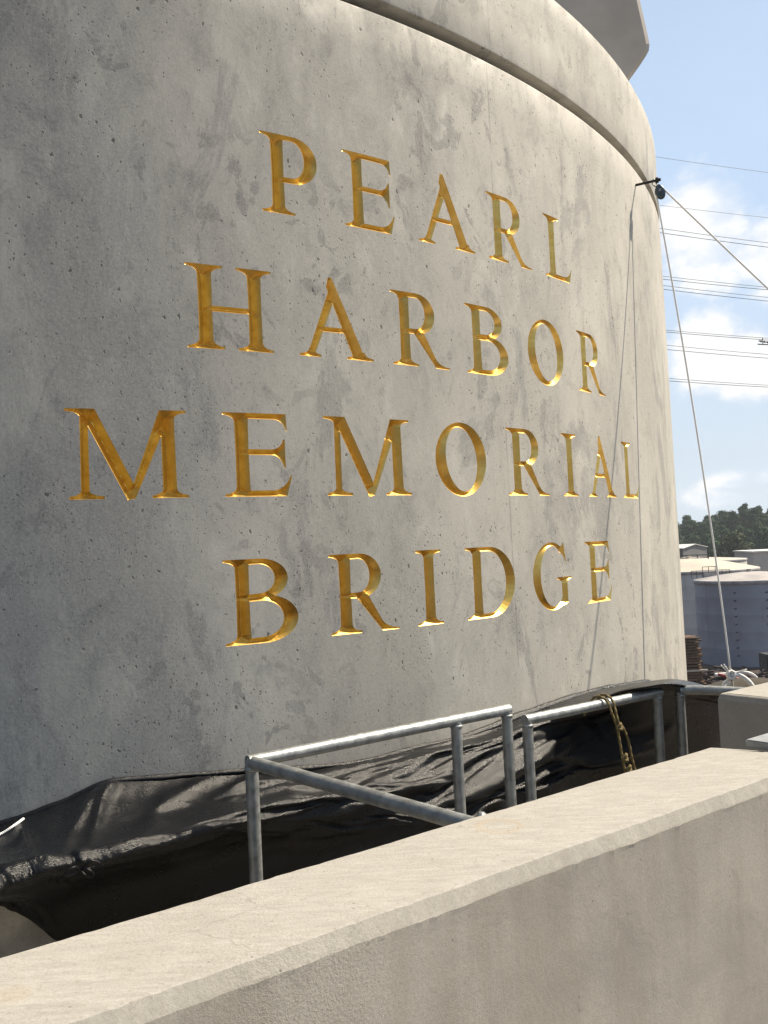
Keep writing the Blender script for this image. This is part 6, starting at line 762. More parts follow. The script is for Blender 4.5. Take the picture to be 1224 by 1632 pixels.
 2993,2891,-743,-10,-9,-2,-14,-10,-4,-17,-12,-3,-19,-17,-3,-19,-23,-2,-18,-23,-1,-17,-10,6,-12,-10,-10,-11,-22,3,-9,-10,-9,-7,-11,-3,-9,0,-10,-8,9,-5,-7,4,-10,-8,-7,-11,-8,-8,-8,-9,-5,-11,-9,-5,-10,-10,-2,-11,-10,-12,-7,-6,-8,-11,-4,-14,-10,-5,-7,-10,-5,-11,-6,-1,-7,-11,1,3,-16,1,19,-20,1,15,-14,2,-6,-13,3,-11,-4,2,-14,-1,2,1,-13,2,11,4,2,10,-6,1,-6,-9,1,-14,-2,4,7,-10,4,17,-26,2,-6,-36,0,-10,-41,1,-14,-36,-1,-3,-41,-1,-1,-40,-2,1,-34,-1,3,-32,-1,3,-21,
 3031,2894,-740,-11,-9,-2,-14,-10,-3,-18,-12,-3,-20,-16,-3,-19,-25,-3,-19,-23,0,-19,-9,6,-12,-7,-10,-10,-26,2,-9,-7,-13,-8,-12,-2,-8,-1,-10,-8,12,-1,-6,-2,-11,-7,-8,-9,-8,-5,-11,-8,-6,-13,-10,2,-12,-10,-7,-10,-9,-13,-5,-6,-12,-12,-3,-16,-11,-5,-3,-12,-5,-13,-5,-2,0,-14,-1,8,-14,1,21,-17,1,12,-16,3,-11,-11,3,-18,-2,1,-12,-3,2,4,-12,2,13,1,1,6,-11,2,-11,-4,2,-11,1,2,3,-15,5,20,-25,1,-2,-35,0,-4,-42,1,-16,-36,-1,-6,-40,-1,-4,-39,-2,1,-34,-1,1,-32,-1,1,-21,
 3070,2898,-737,-12,-9,-3,-16,-11,-1,-19,-12,-4,-21,-15,-4,-21,-27,-2,-20,-27,2,-18,-9,4,-13,-6,-9,-10,-23,0,-9,-6,-12,-8,-12,-3,-6,-1,-11,-8,11,1,-6,-2,-12,-6,-6,-9,-8,-8,-11,-8,0,-16,-9,-1,-12,-10,-12,-8,-9,-10,-7,-5,-19,-7,-3,-6,-19,-6,-12,-4,-4,-4,-13,-3,4,-13,-1,9,-12,0,19,-16,2,8,-17,3,-15,-6,2,-19,1,2,-7,-10,3,8,-14,-1,13,-6,2,-2,-12,2,-11,1,1,-11,6,3,1,-15,4,18,-26,0,-7,-34,1,7,-41,-1,-5,-38,-2,-3,-41,0,-7,-39,0,-8,-33,-1,2,-31,-2,2,-21,
 3109,2903,-735,-13,-10,-3,-17,-12,-1,-21,-11,-5,-23,-16,-3,-23,-31,0,-21,-31,2,-20,-10,2,-15,-9,-2,-8,-14,-10,-8,-6,-8,-7,-11,-4,-6,0,-11,-5,12,2,-6,-5,-12,-5,-6,-10,-7,-4,-13,-8,-1,-16,-9,-5,-11,-10,-11,-9,-8,-12,-2,-4,-19,-13,-4,-6,-17,-6,-11,-7,-6,3,-14,-2,3,-13,-1,11,-11,0,18,-13,2,2,-16,3,-16,-2,2,-16,-5,2,-1,-13,2,10,-16,0,9,-7,1,-12,-11,3,-5,10,0,-11,2,3,-2,-14,4,14,-26,0,-4,-33,0,3,-40,-1,-5,-37,-1,7,-42,-1,-4,-41,0,-6,-33,-3,4,-31,-1,2,-21,
 3148,2907,-733,-14,-9,-3,-19,-14,-2,-23,-12,-5,-26,-19,-1,-25,-33,1,-23,-33,1,-21,-13,1,-15,-11,-3,-9,-11,-7,-7,-2,-12,-6,-10,1,-4,3,-11,-3,12,-2,-3,-5,-11,-5,-5,-15,-6,-4,-13,-8,-2,-13,-9,-5,-11,-9,-12,-7,-8,-13,0,-4,-17,-18,-5,-10,-13,-6,0,-14,-5,-3,-13,-2,6,-12,-2,15,-7,1,14,-15,2,-3,-14,3,-17,-2,2,-10,-8,0,7,-14,2,7,-18,2,0,-12,2,-12,-1,0,-3,13,1,-11,2,3,-6,-15,2,6,-30,1,2,-32,1,3,-37,-1,0,-38,-2,8,-42,-2,1,-41,0,-4,-34,-4,6,-31,-1,2,-22,
 3188,2913,-731,-15,-11,-2,-22,-14,-3,-26,-16,-2,-28,-23,-1,-28,-35,0,-25,-33,1,-22,-17,-1,-16,-14,1,-7,-7,-9,-7,3,-11,-4,-9,-2,-2,4,-11,0,12,0,-2,-5,-14,-2,-1,-18,-5,-6,-12,-8,0,-12,-9,-4,-12,-11,-13,4,-6,-16,-7,-3,-16,-22,-6,-4,-15,-7,-2,-13,-7,8,-11,0,0,-13,-2,16,-6,1,11,-17,3,-8,-10,2,-19,-3,2,-4,-11,0,10,-14,3,1,-17,2,1,-13,1,-13,3,0,-3,14,0,-14,3,3,2,-20,3,1,-30,0,6,-31,0,2,-36,-1,0,-38,-2,5,-43,-3,8,-40,-1,-1,-34,-4,7,-30,-1,0,-22,
 3229,2918,-729,-17,-12,-2,-25,-15,-1,-29,-20,-2,-31,-27,-1,-31,-37,0,-28,-33,1,-23,-19,-1,-16,-18,1,-8,-8,-9,-3,11,-10,-2,-6,-9,0,-1,-12,2,13,5,1,3,-13,0,-1,-19,-4,-5,-13,-7,2,-14,-8,-8,-10,-11,-13,7,-6,-16,-10,-3,-10,-28,-8,3,-13,-12,6,-9,0,-10,-11,-2,7,-11,-1,15,-10,2,10,-17,2,-13,-7,2,-19,-5,2,-1,-12,-1,15,-11,2,2,-16,1,-10,-5,4,-10,-6,-1,-5,16,1,-12,-3,2,3,-20,2,6,-29,0,6,-29,0,-2,-36,-3,7,-38,-3,7,-42,-2,5,-40,-3,3,-34,-1,-1,-31,-2,5,-23,
 3270,2924,-728,-19,-14,0,-27,-18,-2,-33,-24,-1,-34,-31,-1,-34,-39,1,-31,-34,1,-25,-20,-1,-17,-20,0,-7,-10,-7,-2,12,-12,3,8,-9,1,-6,-11,6,13,1,4,10,-10,2,-1,-18,-3,-4,-15,-5,3,-19,-8,-9,-6,-11,-16,5,-6,-15,-13,-14,16,-20,-9,2,-12,-2,-11,-12,0,-11,-9,-2,8,-11,0,12,-13,2,10,-18,2,-15,-5,2,-19,-7,1,4,-13,-1,13,-12,3,-2,-15,2,-10,-9,0,-4,14,2,-10,2,1,-11,-8,1,7,-18,0,8,-25,1,2,-29,-3,6,-34,-2,5,-39,-3,7,-43,-3,4,-39,-2,0,-35,-1,0,-32,-3,8,-24,
 3312,2931,-726,-21,-17,-1,-31,-22,0,-36,-28,-1,-38,-35,0,-38,-43,2,-34,-36,0,-27,-22,-1,-16,-20,0,-9,-9,-6,0,11,-13,7,11,-7,5,-1,-13,9,15,-6,8,15,-3,4,1,-18,-2,-1,-17,-4,1,-23,-7,-11,-7,-10,-14,9,-12,3,-17,-14,15,-18,-6,-7,-11,-2,-17,-4,0,-5,-13,-1,3,-13,0,2,-17,2,14,-14,2,-9,-12,2,-17,-2,0,11,-10,1,4,-19,2,0,-12,1,-10,1,1,-6,11,2,-12,-1,-4,6,-14,3,3,-15,1,3,-23,-1,5,-28,-2,4,-34,-2,5,-40,-3,4,-43,-2,0,-39,-2,0,-35,-3,7,-32,-4,12,-24,
 3354,2938,-725,-23,-20,0,-34,-29,1,-40,-35,1,-43,-38,1,-42,-40,0,-37,-35,1,-29,-25,-2,-17,-15,-2,-8,-6,-7,1,3,-13,10,11,-5,10,7,-15,13,16,-8,11,16,-1,6,4,-14,0,2,-13,-3,-5,-14,-8,-12,-4,-8,-8,-10,-9,-4,-13,-9,-1,-14,-6,-5,-12,-5,-3,-12,-4,3,-12,-3,7,-13,0,-12,-11,1,3,-16,2,9,-12,4,-5,-12,0,7,-15,1,5,-13,1,-12,0,0,3,-11,4,-12,4,1,3,-12,-2,9,-7,3,-2,-14,-2,5,-19,-1,-1,-25,-2,2,-34,-2,-5,-39,-5,13,-39,-4,7,-39,-5,5,-36,-3,6,-32,-2,4,-24,
 3397,2944,-724,-26,-22,1,-38,-31,1,-44,-38,2,-48,-42,2,-46,-45,1,-40,-37,1,-32,-28,0,-16,-15,-3,-9,-6,-8,3,5,-14,13,14,-5,15,10,-17,16,18,-11,15,19,1,9,9,-13,1,3,-13,-3,-11,-9,-7,-5,-12,-9,-2,-12,-9,-3,-12,-8,-5,-13,-8,-3,-13,-5,-1,-12,-3,3,-13,-2,-11,-10,1,-5,-14,0,-3,-15,3,9,-12,2,9,-11,2,3,-16,0,3,-13,2,-16,2,0,11,-10,2,-8,-6,0,3,-11,-2,13,5,1,-1,-16,0,1,-20,-1,0,-26,-2,-2,-34,-1,-7,-38,-5,3,-41,-5,10,-39,-4,6,-36,-4,11,-31,-2,6,-23,
 3439,2951,-724,-28,-24,2,-41,-34,2,-49,-42,3,-53,-46,3,-50,-48,2,-45,-41,2,-34,-30,0,-17,-15,-1,-10,-5,-11,7,8,-13,16,15,-8,19,13,-17,20,19,-14,18,22,0,11,15,-11,2,4,-13,-3,-4,-13,-7,-4,-12,-8,-3,-11,-9,-4,-13,-9,-4,-12,-7,-3,-13,-4,-3,-12,-3,-11,-10,-1,-1,-14,0,-3,-15,1,-5,-14,2,-5,-13,1,5,-15,4,14,-8,2,7,-12,-1,-14,3,0,-9,-7,2,9,-5,-1,8,-6,1,8,-6,0,0,-16,0,-1,-19,-2,-2,-26,-2,6,-33,-3,0,-40,-3,-7,-41,-5,8,-39,-4,6,-37,-4,10,-31,-3,9,-23,
 3482,2959,-724,-31,-27,2,-45,-37,4,-54,-46,4,-57,-50,4,-56,-52,4,-49,-43,2,-36,-33,1,-19,-15,-1,-10,-3,-12,11,10,-12,19,15,-10,22,16,-19,23,21,-17,21,25,1,14,16,-12,2,-6,-13,-3,-4,-11,-4,2,-13,-8,-1,-12,-8,-2,-13,-9,-3,-12,-7,-5,-12,-5,-6,-11,-2,-6,-14,-1,0,-15,0,-9,-11,1,1,-14,2,0,-15,1,0,-16,0,-5,-14,5,14,-2,-1,-3,-12,1,-11,1,0,3,-12,1,11,-2,2,12,2,0,0,-15,-1,3,-19,-2,-2,-25,-2,-2,-35,-3,8,-38,-4,-1,-42,-5,-3,-40,-4,9,-37,-4,10,-32,-3,10,-23,
 3526,2966,-724,-35,-28,3,-49,-42,4,-59,-49,6,-63,-55,5,-60,-55,5,-54,-47,4,-39,-34,2,-20,-17,-2,-9,-1,-12,13,12,-10,21,15,-13,25,19,-20,26,22,-21,25,28,-1,14,13,-19,4,11,-10,-1,-8,-10,-5,-11,-7,-7,-2,-12,-8,-2,-12,-8,1,-14,-7,-3,-12,-4,-3,-12,-1,-3,-15,-1,-5,-14,0,-7,-12,1,-6,-13,1,1,-15,1,-3,-16,0,-7,-15,2,9,-10,4,13,2,1,-4,-10,-1,-8,-8,1,13,-4,2,10,7,0,4,-15,-1,2,-19,-2,4,-25,-2,-5,-34,-4,1,-40,-4,7,-41,-4,-2,-40,-5,5,-38,-3,13,-32,-3,11,-22,
 3569,2973,-724,-37,-30,3,-54,-45,6,-64,-54,6,-69,-59,7,-66,-58,7,-57,-50,4,-44,-38,4,-21,-17,-1,-8,0,-13,14,14,-9,23,15,-15,29,21,-21,29,25,-22,26,29,-13,17,22,-5,6,3,-14,0,2,-14,-5,-7,-10,-6,-10,-8,-8,-5,-11,-8,-4,-12,-6,-2,-13,-4,-2,-12,-1,-3,-15,-1,-4,-14,1,-5,-13,1,-5,-14,1,-4,-14,0,-5,-16,1,-5,-15,1,6,-12,1,8,9,4,6,-8,0,-7,-7,1,5,-10,2,14,4,0,7,-14,0,6,-19,-2,6,-25,-3,1,-35,-3,-7,-39,-4,7,-41,-4,2,-40,-5,4,-38,-4,13,-32,-3,13,-23,
 3613,2980,-725,-41,-32,4,-58,-48,6,-70,-58,8,-74,-64,9,-72,-62,8,-63,-53,6,-46,-41,5,-25,-17,1,-5,0,-15,15,16,-8,24,16,-16,31,23,-22,32,26,-22,29,30,-14,19,23,-6,7,4,-14,0,3,-15,-3,-1,-13,-6,-4,-11,-7,-6,-11,-8,-7,-10,-6,-7,-11,-3,-5,-12,-2,-6,-14,0,-2,-14,1,-5,-13,2,-4,-13,1,-5,-14,0,-3,-17,1,-5,-15,1,1,-15,2,10,9,3,8,-3,1,-3,-10,-1,-3,-11,3,16,2,1,9,-13,-1,9,-18,-1,8,-25,-3,5,-35,-4,-3,-39,-4,-5,-42,-3,7,-39,-5,5,-38,-4,15,-32,-3,12,-23,
 3658,2988,-727,-44,-35,5,-64,-51,8,-76,-63,9,-80,-68,10,-79,-67,10,-68,-57,8,-51,-43,6,-27,-19,3,-6,1,-14,16,15,-9,27,20,-16,33,25,-22,34,26,-24,31,30,-15,21,23,-6,8,6,-14,2,5,-15,-2,1,-14,-5,-4,-12,-6,-3,-12,-6,-5,-12,-5,-5,-11,-4,-4,-12,-3,-11,-12,0,-6,-13,2,-3,-12,3,-4,-14,1,-5,-14,0,-5,-17,1,-2,-16,1,-3,-13,3,11,3,3,9,-1,2,1,-10,-4,-9,-10,4,15,-4,1,12,-10,1,12,-17,-2,10,-25,-3,7,-34,-3,1,-40,-4,-6,-40,-3,2,-41,-5,6,-38,-4,15,-33,-3,12,-23,
 3704,2997,-729,-48,-38,6,-69,-56,9,-83,-67,11,-88,-74,12,-85,-72,12,-75,-61,9,-56,-45,9,-30,-21,4,-5,0,-13,16,16,-9,28,22,-17,36,28,-21,36,26,-26,33,30,-15,23,24,-6,9,8,-15,3,6,-16,-1,1,-14,-4,-3,-12,-5,-3,-12,-6,-4,-12,-4,-5,-11,-3,-4,-13,1,3,-16,1,-8,-12,2,-8,-10,2,-5,-13,1,-4,-16,0,-7,-17,0,-5,-14,2,-2,-14,3,10,-3,4,10,2,1,2,-9,-3,-7,-11,1,9,-13,3,15,-5,1,13,-16,0,14,-24,-3,8,-33,-3,3,-39,-3,-4,-41,-4,-1,-40,-4,5,-39,-4,14,-33,-3,13,-23,
 3752,3006,-731,-52,-41,6,-76,-61,10,-90,-72,13,-96,-79,15,-94,-77,14,-81,-65,11,-62,-49,10,-32,-23,6,-6,-1,-13,17,16,-8,29,23,-20,38,31,-16,38,27,-27,36,30,-18,24,26,-7,11,10,-14,4,7,-16,0,2,-14,-3,-4,-12,-5,-3,-12,-4,-2,-13,-4,-4,-12,-1,-3,-13,3,6,-16,3,-2,-12,4,-6,-11,1,-8,-13,1,-6,-16,0,-2,-18,1,-7,-15,0,-7,-12,4,8,-7,3,9,2,2,7,-8,-2,-5,-12,-1,2,-16,3,14,-8,2,16,-13,0,17,-22,-1,11,-33,-3,4,-38,-2,-2,-41,-4,-3,-40,-5,3,-40,-4,13,-33,-3,14,-22,
 3801,3016,-734,-57,-45,7,-83,-65,12,-98,-79,15,-104,-84,17,-102,-82,16,-89,-70,13,-67,-53,11,-35,-24,7,-7,-2,-12,18,17,-8,29,23,-21,40,33,-13,41,28,-24,38,31,-22,26,28,-8,12,11,-14,6,8,-16,0,2,-14,-2,-3,-12,-3,-2,-13,-3,-2,-13,-3,-3,-13,1,0,-14,4,8,-14,5,1,-12,6,-4,-11,1,-7,-14,1,-6,-17,-1,-6,-18,2,-1,-16,0,-10,-11,3,2,-11,4,10,1,2,10,-5,0,0,-14,-2,-3,-15,0,8,-16,4,18,-11,1,20,-20,-1,14,-31,-2,6,-38,-2,-1,-41,-4,-3,-41,-5,2,-39,-4,10,-33,-2,13,-22,
 3849,3025,-737,-61,-48,8,-89,-70,13,-107,-84,18,-113,-90,19,-110,-87,18,-96,-75,15,-73,-57,12,-38,-27,6,-8,-2,-11,18,17,-8,30,24,-20,42,34,-12,44,32,-19,39,31,-25,28,28,-10,13,12,-14,8,9,-14,1,2,-15,-3,-2,-12,-2,-1,-13,-1,-1,-14,1,1,-14,1,1,-14,4,3,-16,8,5,-9,7,1,-11,4,-2,-15,0,-6,-17,-1,-9,-18,2,1,-18,1,-9,-12,2,-2,-11,4,7,-7,3,11,-1,0,7,-11,-2,-4,-16,0,2,-18,2,15,-16,2,22,-18,1,18,-29,-2,10,-37,-2,0,-41,-3,-3,-40,-5,-1,-40,-4,8,-33,-2,12,-23,
 3897,3035,-741,-66,-51,10,-96,-75,16,-114,-89,19,-122,-96,22,-118,-92,20,-104,-81,16,-78,-60,12,-42,-29,5,-9,-3,-9,17,16,-8,32,26,-19,44,34,-13,46,35,-16,41,31,-22,30,28,-13,14,14,-14,10,11,-14,-1,0,-14,1,0,-13,1,1,-14,2,2,-14,2,3,-14,2,1,-15,4,2,-15,7,1,-11,8,5,-10,6,5,-15,2,-3,-18,-1,-9,-18,1,-5,-17,3,1,-15,1,-8,-10,3,2,-11,3,12,-4,2,11,-7,-2,-1,-17,0,-2,-18,0,11,-20,2,21,-18,2,22,-28,0,13,-36,-2,3,-39,-3,-3,-41,-4,-3,-39,-5,6,-34,-2,10,-23,
 3944,3043,-744,-71,-54,12,-102,-78,18,-122,-95,21,-130,-101,24,-126,-97,21,-111,-85,18,-83,-63,11,-46,-31,2,-10,-5,-5,16,15,-9,34,28,-14,45,34,-16,48,36,-16,43,33,-16,32,27,-16,16,15,-15,10,12,-14,6,6,-13,4,2,-13,2,2,-13,2,3,-14,2,2,-15,2,1,-16,4,1,-14,7,0,-12,7,4,-13,8,9,-13,4,3,-18,0,-6,-19,0,-8,-16,3,2,-16,2,-7,-11,3,0,-12,2,8,-10,2,14,-4,0,4,-16,-1,-4,-19,-1,6,-22,2,18,-22,3,24,-25,1,17,-34,-1,6,-39,-3,-2,-41,-5,-5,-38,-4,4,-34,-2,8,-23,
 3989,3051,-748,-75,-57,13,-108,-83,20,-129,-99,23,-137,-106,24,-134,-102,23,-118,-89,18,-88,-64,12,-49,-33,3,-12,-7,-4,16,14,-9,35,28,-13,46,34,-15,50,36,-15,45,35,-17,33,27,-16,17,16,-14,11,13,-15,8,7,-13,5,2,-12,5,4,-12,4,5,-13,4,5,-15,3,3,-16,4,0,-15,7,-1,-12,7,4,-14,7,9,-14,6,9,-17,2,-3,-19,0,-9,-16,4,3,-15,2,-4,-14,2,-4,-13,2,6,-12,2,14,-5,1,8,-15,-1,-4,-18,-1,3,-23,1,15,-25,3,23,-26,3,20,-32,-1,11,-38,-3,0,-41,-4,-6,-38,-4,1,-34,-3,6,-23,
 4032,3058,-751,-79,-60,14,-113,-86,20,-136,-104,24,-144,-110,26,-141,-106,24,-123,-91,19,-94,-67,12,-51,-35,4,-13,-9,-3,15,13,-8,36,27,-13,48,34,-13,51,38,-16,47,36,-16,34,27,-16,18,17,-14,12,14,-15,9,8,-13,6,3,-12,5,2,-12,5,5,-14,4,7,-15,7,7,-15,6,1,-15,6,-1,-12,8,3,-14,7,9,-15,7,12,-15,4,1,-20,1,-7,-15,3,-3,-16,3,5,-15,1,-6,-14,2,3,-13,2,13,-7,2,10,-13,0,-1,-19,-1,0,-23,0,12,-27,2,21,-29,3,21,-30,1,16,-37,-3,3,-41,-4,-6,-38,-4,-2,-33,-3,6,-23,
 4072,3063,-754,-82,-62,14,-118,-89,21,-141,-107,26,-150,-114,26,-147,-109,25,-128,-94,20,-98,-70,13,-54,-37,4,-14,-9,-2,15,12,-8,37,26,-11,49,35,-13,52,38,-16,49,37,-16,35,28,-15,19,17,-14,13,14,-14,9,9,-14,8,4,-12,6,3,-12,5,6,-14,6,9,-15,6,4,-16,7,4,-13,8,1,-13,7,3,-14,8,8,-15,7,13,-15,5,4,-19,3,-3,-18,1,-7,-15,4,7,-14,1,-4,-16,2,0,-14,3,12,-9,2,12,-11,0,2,-20,0,-2,-23,-1,10,-28,1,17,-31,4,22,-30,2,19,-35,-3,7,-41,-4,-5,-38,-4,-3,-33,-2,4,-23,
 4109,3067,-757,-84,-64,15,-122,-92,22,-146,-109,26,-155,-118,27,-151,-111,26,-133,-96,20,-101,-72,14,-56,-39,5,-15,-10,-1,16,12,-8,37,26,-11,50,35,-13,54,40,-16,49,37,-16,36,27,-14,20,18,-14,13,14,-14,11,10,-13,8,4,-12,6,4,-12,7,8,-14,5,7,-17,7,7,-15,8,4,-13,9,3,-12,7,3,-15,8,7,-15,7,13,-15,6,5,-19,3,-3,-18,2,-5,-16,4,8,-14,1,-2,-17,2,-1,-14,3,11,-10,3,12,-10,0,5,-20,0,-3,-23,-1,8,-29,0,14,-32,3,20,-32,3,21,-33,-2,12,-40,-4,-2,-39,-4,-5,-32,-2,2,-23,
 4142,3069,-759,-86,-65,15,-125,-94,23,-149,-111,26,-159,-119,28,-155,-114,26,-136,-97,21,-104,-74,14,-57,-41,6,-16,-11,0,16,11,-7,37,27,-11,51,36,-14,55,41,-16,51,36,-15,37,28,-14,19,18,-14,15,15,-14,11,10,-13,8,5,-12,8,6,-10,6,5,-16,6,9,-16,7,6,-16,8,4,-13,9,4,-13,8,5,-14,8,7,-15,7,12,-15,6,5,-19,3,-2,-18,2,-5,-16,4,11,-15,2,0,-18,2,-2,-14,4,10,-10,2,12,-11,1,6,-19,-1,-2,-24,0,6,-28,0,11,-33,3,18,-33,2,22,-33,-1,17,-39,-5,0,-40,-3,-6,-30,-1,1,-23,
 4172,3069,-760,-89,-66,15,-127,-95,23,-152,-112,27,-163,-121,28,-158,-114,26,-139,-100,22,-106,-74,15,-59,-43,6,-16,-13,0,16,11,-6,38,27,-11,52,37,-14,56,41,-16,51,37,-15,38,28,-14,20,19,-14,15,15,-14,11,10,-13,9,5,-11,7,6,-12,8,9,-13,5,6,-17,8,7,-15,9,4,-14,8,5,-13,9,5,-13,8,7,-15,7,11,-15,6,5,-18,4,-1,-18,2,-4,-17,4,12,-16,2,2,-19,2,-2,-14,3,9,-10,3,12,-12,1,8,-19,0,-3,-23,-1,6,-29,0,10,-33,2,14,-34,3,23,-33,-1,19,-39,-4,4,-39,-3,-6,-31,-2,0,-21,
 4198,3069,-761,-90,-67,16,-129,-96,23,-155,-113,27,-166,-121,28,-161,-116,27,-142,-102,22,-107,-75,15,-60,-44,7,-17,-13,1,16,10,-7,39,28,-11,52,37,-14,57,40,-15,52,38,-15,38,30,-16,21,19,-13,15,15,-14,11,10,-12,10,5,-11,8,7,-10,7,7,-14,7,9,-16,7,5,-15,9,6,-14,8,5,-13,9,5,-13,8,7,-15,7,10,-15,6,5,-18,4,-1,-17,3,-3,-18,4,12,-17,2,5,-19,3,-2,-14,3,9,-12,3,11,-12,1,9,-18,0,-1,-23,0,5,-29,-1,9,-33,2,11,-35,2,21,-33,-1,23,-38,-4,6,-40,-3,-5,-31,-1,-1,-21,
 4222,3068,-762,-91,-68,16,-132,-96,23,-157,-115,28,-168,-121,28,-163,-117,27,-144,-103,23,-109,-76,16,-61,-45,7,-17,-13,0,16,11,-6,39,27,-11,53,38,-14,57,40,-15,53,38,-16,39,31,-16,21,19,-13,15,15,-13,12,10,-11,9,4,-11,9,6,-10,7,9,-12,7,8,-16,8,6,-15,9,6,-13,8,6,-14,9,6,-13,7,6,-15,8,10,-16,6,5,-18,4,-2,-16,3,-1,-19,4,12,-17,2,6,-19,3,-1,-15,4,8,-12,2,11,-12,2,9,-18,1,1,-23,-1,5,-29,0,9,-33,1,8,-35,1,18,-36,0,26,-36,-5,8,-40,-3,-4,-31,-1,0,-21,
 4245,3065,-763,-92,-68,17,-134,-96,23,-159,-115,27,-169,-122,29,-165,-117,27,-146,-103,23,-110,-78,17,-62,-45,8,-17,-14,0,16,12,-8,39,27,-11,53,38,-14,58,40,-15,54,39,-16,39,32,-16,21,19,-13,15,15,-12,12,8,-11,10,4,-9,8,5,-10,8,9,-12,7,11,-15,8,6,-14,9,5,-14,8,6,-14,8,7,-13,8,7,-15,7,7,-17,6,5,-17,5,0,-17,3,-1,-19,3,13,-18,3,7,-17,4,0,-16,3,8,-12,3,10,-14,2,9,-17,1,3,-23,-1,4,-28,0,8,-33,1,6,-36,0,17,-37,-1,26,-36,-3,11,-39,-3,-2,-30,-2,-1,-21,
 4266,3062,-764,-93,-68,17,-134,-96,23,-160,-114,28,-171,-123,29,-166,-117,27,-147,-103,23,-111,-79,17,-62,-46,8,-17,-12,0,16,12,-8,39,27,-11,54,37,-14,58,41,-15,54,39,-16,39,32,-16,21,20,-13,15,13,-12,13,8,-10,9,3,-9,8,6,-9,8,8,-13,7,11,-13,8,7,-13,9,6,-14,8,5,-15,8,6,-14,8,8,-15,6,6,-16,6,4,-18,5,1,-17,3,1,-19,4,13,-17,3,8,-18,4,2,-15,3,7,-13,3,10,-14,2,8,-18,1,4,-22,0,4,-28,0,7,-32,0,5,-37,-1,16,-38,-1,26,-36,-3,12,-38,-2,1,-30,-2,-1,-21,
 4287,3058,-765,-93,-67,17,-135,-96,23,-160,-114,27,-172,-122,29,-166,-116,27,-147,-102,23,-112,-80,17,-62,-46,9,-17,-13,-1,15,12,-7,40,27,-11,54,37,-14,58,40,-16,53,40,-16,40,32,-16,21,19,-13,15,14,-11,12,7,-9,10,3,-8,8,7,-8,7,8,-13,7,8,-14,8,8,-11,9,7,-14,8,5,-15,8,6,-15,7,6,-16,7,7,-16,5,3,-17,4,-1,-17,5,5,-18,3,13,-19,4,9,-17,4,3,-15,3,8,-13,3,9,-15,2,7,-19,1,5,-22,0,5,-27,0,6,-32,0,5,-37,-2,15,-39,-1,24,-37,-2,13,-36,-3,3,-29,-2,-1,-22,
 4307,3053,-767,-92,-67,17,-135,-95,23,-160,-112,27,-171,-121,29,-166,-116,27,-147,-101,22,-111,-78,17,-63,-46,9,-17,-13,-1,16,12,-7,39,27,-11,54,36,-14,58,39,-15,53,39,-17,40,32,-15,20,19,-13,16,13,-10,12,7,-9,9,2,-7,8,8,-7,7,9,-12,7,6,-14,8,8,-12,8,8,-14,8,4,-15,7,6,-15,7,7,-17,6,4,-16,6,2,-17,4,1,-17,5,8,-17,4,12,-19,3,10,-17,4,4,-15,4,8,-12,2,6,-16,2,8,-20,1,5,-22,1,6,-26,0,6,-32,-1,5,-37,-2,13,-41,-1,23,-37,-3,15,-35,-2,3,-30,-2,1,-21,
 4329,3048,-769,-92,-66,16,-134,-94,22,-159,-111,27,-170,-120,29,-165,-114,27,-146,-100,22,-111,-77,17,-61,-46,9,-18,-12,-1,16,13,-8,39,26,-11,53,35,-14,58,38,-14,53,39,-17,39,32,-15,21,18,-12,15,11,-10,11,7,-8,9,2,-7,7,5,-9,8,12,-9,7,5,-13,7,6,-14,8,9,-12,8,5,-15,7,7,-16,6,4,-17,6,3,-17,5,3,-17,5,5,-15,5,10,-17,3,11,-19,4,9,-17,4,5,-14,3,7,-13,3,4,-17,2,8,-20,1,7,-22,1,6,-26,0,6,-32,-2,7,-37,-2,10,-41,-1,20,-38,-2,16,-34,-3,5,-30,-2,1,-21,
 4352,3042,-773,-91,-65,16,-132,-92,22,-158,-109,26,-167,-117,29,-164,-113,26,-144,-98,22,-109,-76,17,-61,-45,8,-17,-12,-1,15,13,-8,39,26,-11,53,33,-13,57,37,-14,52,39,-17,38,32,-15,21,16,-11,14,11,-10,11,7,-8,9,1,-6,6,6,-9,7,8,-11,6,13,-9,8,-1,-13,8,7,-14,7,7,-14,7,4,-18,6,5,-17,5,5,-15,6,8,-15,4,9,-15,4,9,-17,5,8,-20,4,6,-18,4,5,-14,3,5,-14,3,6,-16,2,6,-19,1,7,-23,1,7,-26,-1,5,-32,-1,7,-37,-3,10,-41,-2,18,-39,-2,16,-34,-2,6,-30,-2,2,-21,
 4377,3035,-778,-90,-63,15,-129,-90,22,-155,-106,25,-165,-114,28,-161,-110,26,-141,-96,21,-108,-75,17,-59,-45,9,-17,-11,-1,15,13,-8,38,25,-12,52,33,-12,56,35,-14,51,40,-17,38,31,-15,20,15,-11,14,10,-9,10,7,-7,8,1,-6,6,4,-8,7,7,-12,6,13,-5,6,-2,-15,8,7,-14,7,5,-15,6,7,-17,6,7,-16,5,8,-13,5,8,-16,5,7,-16,4,7,-18,5,7,-20,4,6,-17,4,5,-15,3,4,-13,3,5,-16,2,6,-19,1,7,-23,1,7,-26,-1,6,-32,-2,5,-37,-2,12,-41,-2,15,-40,-2,15,-35,-3,8,-29,-2,2,-21,
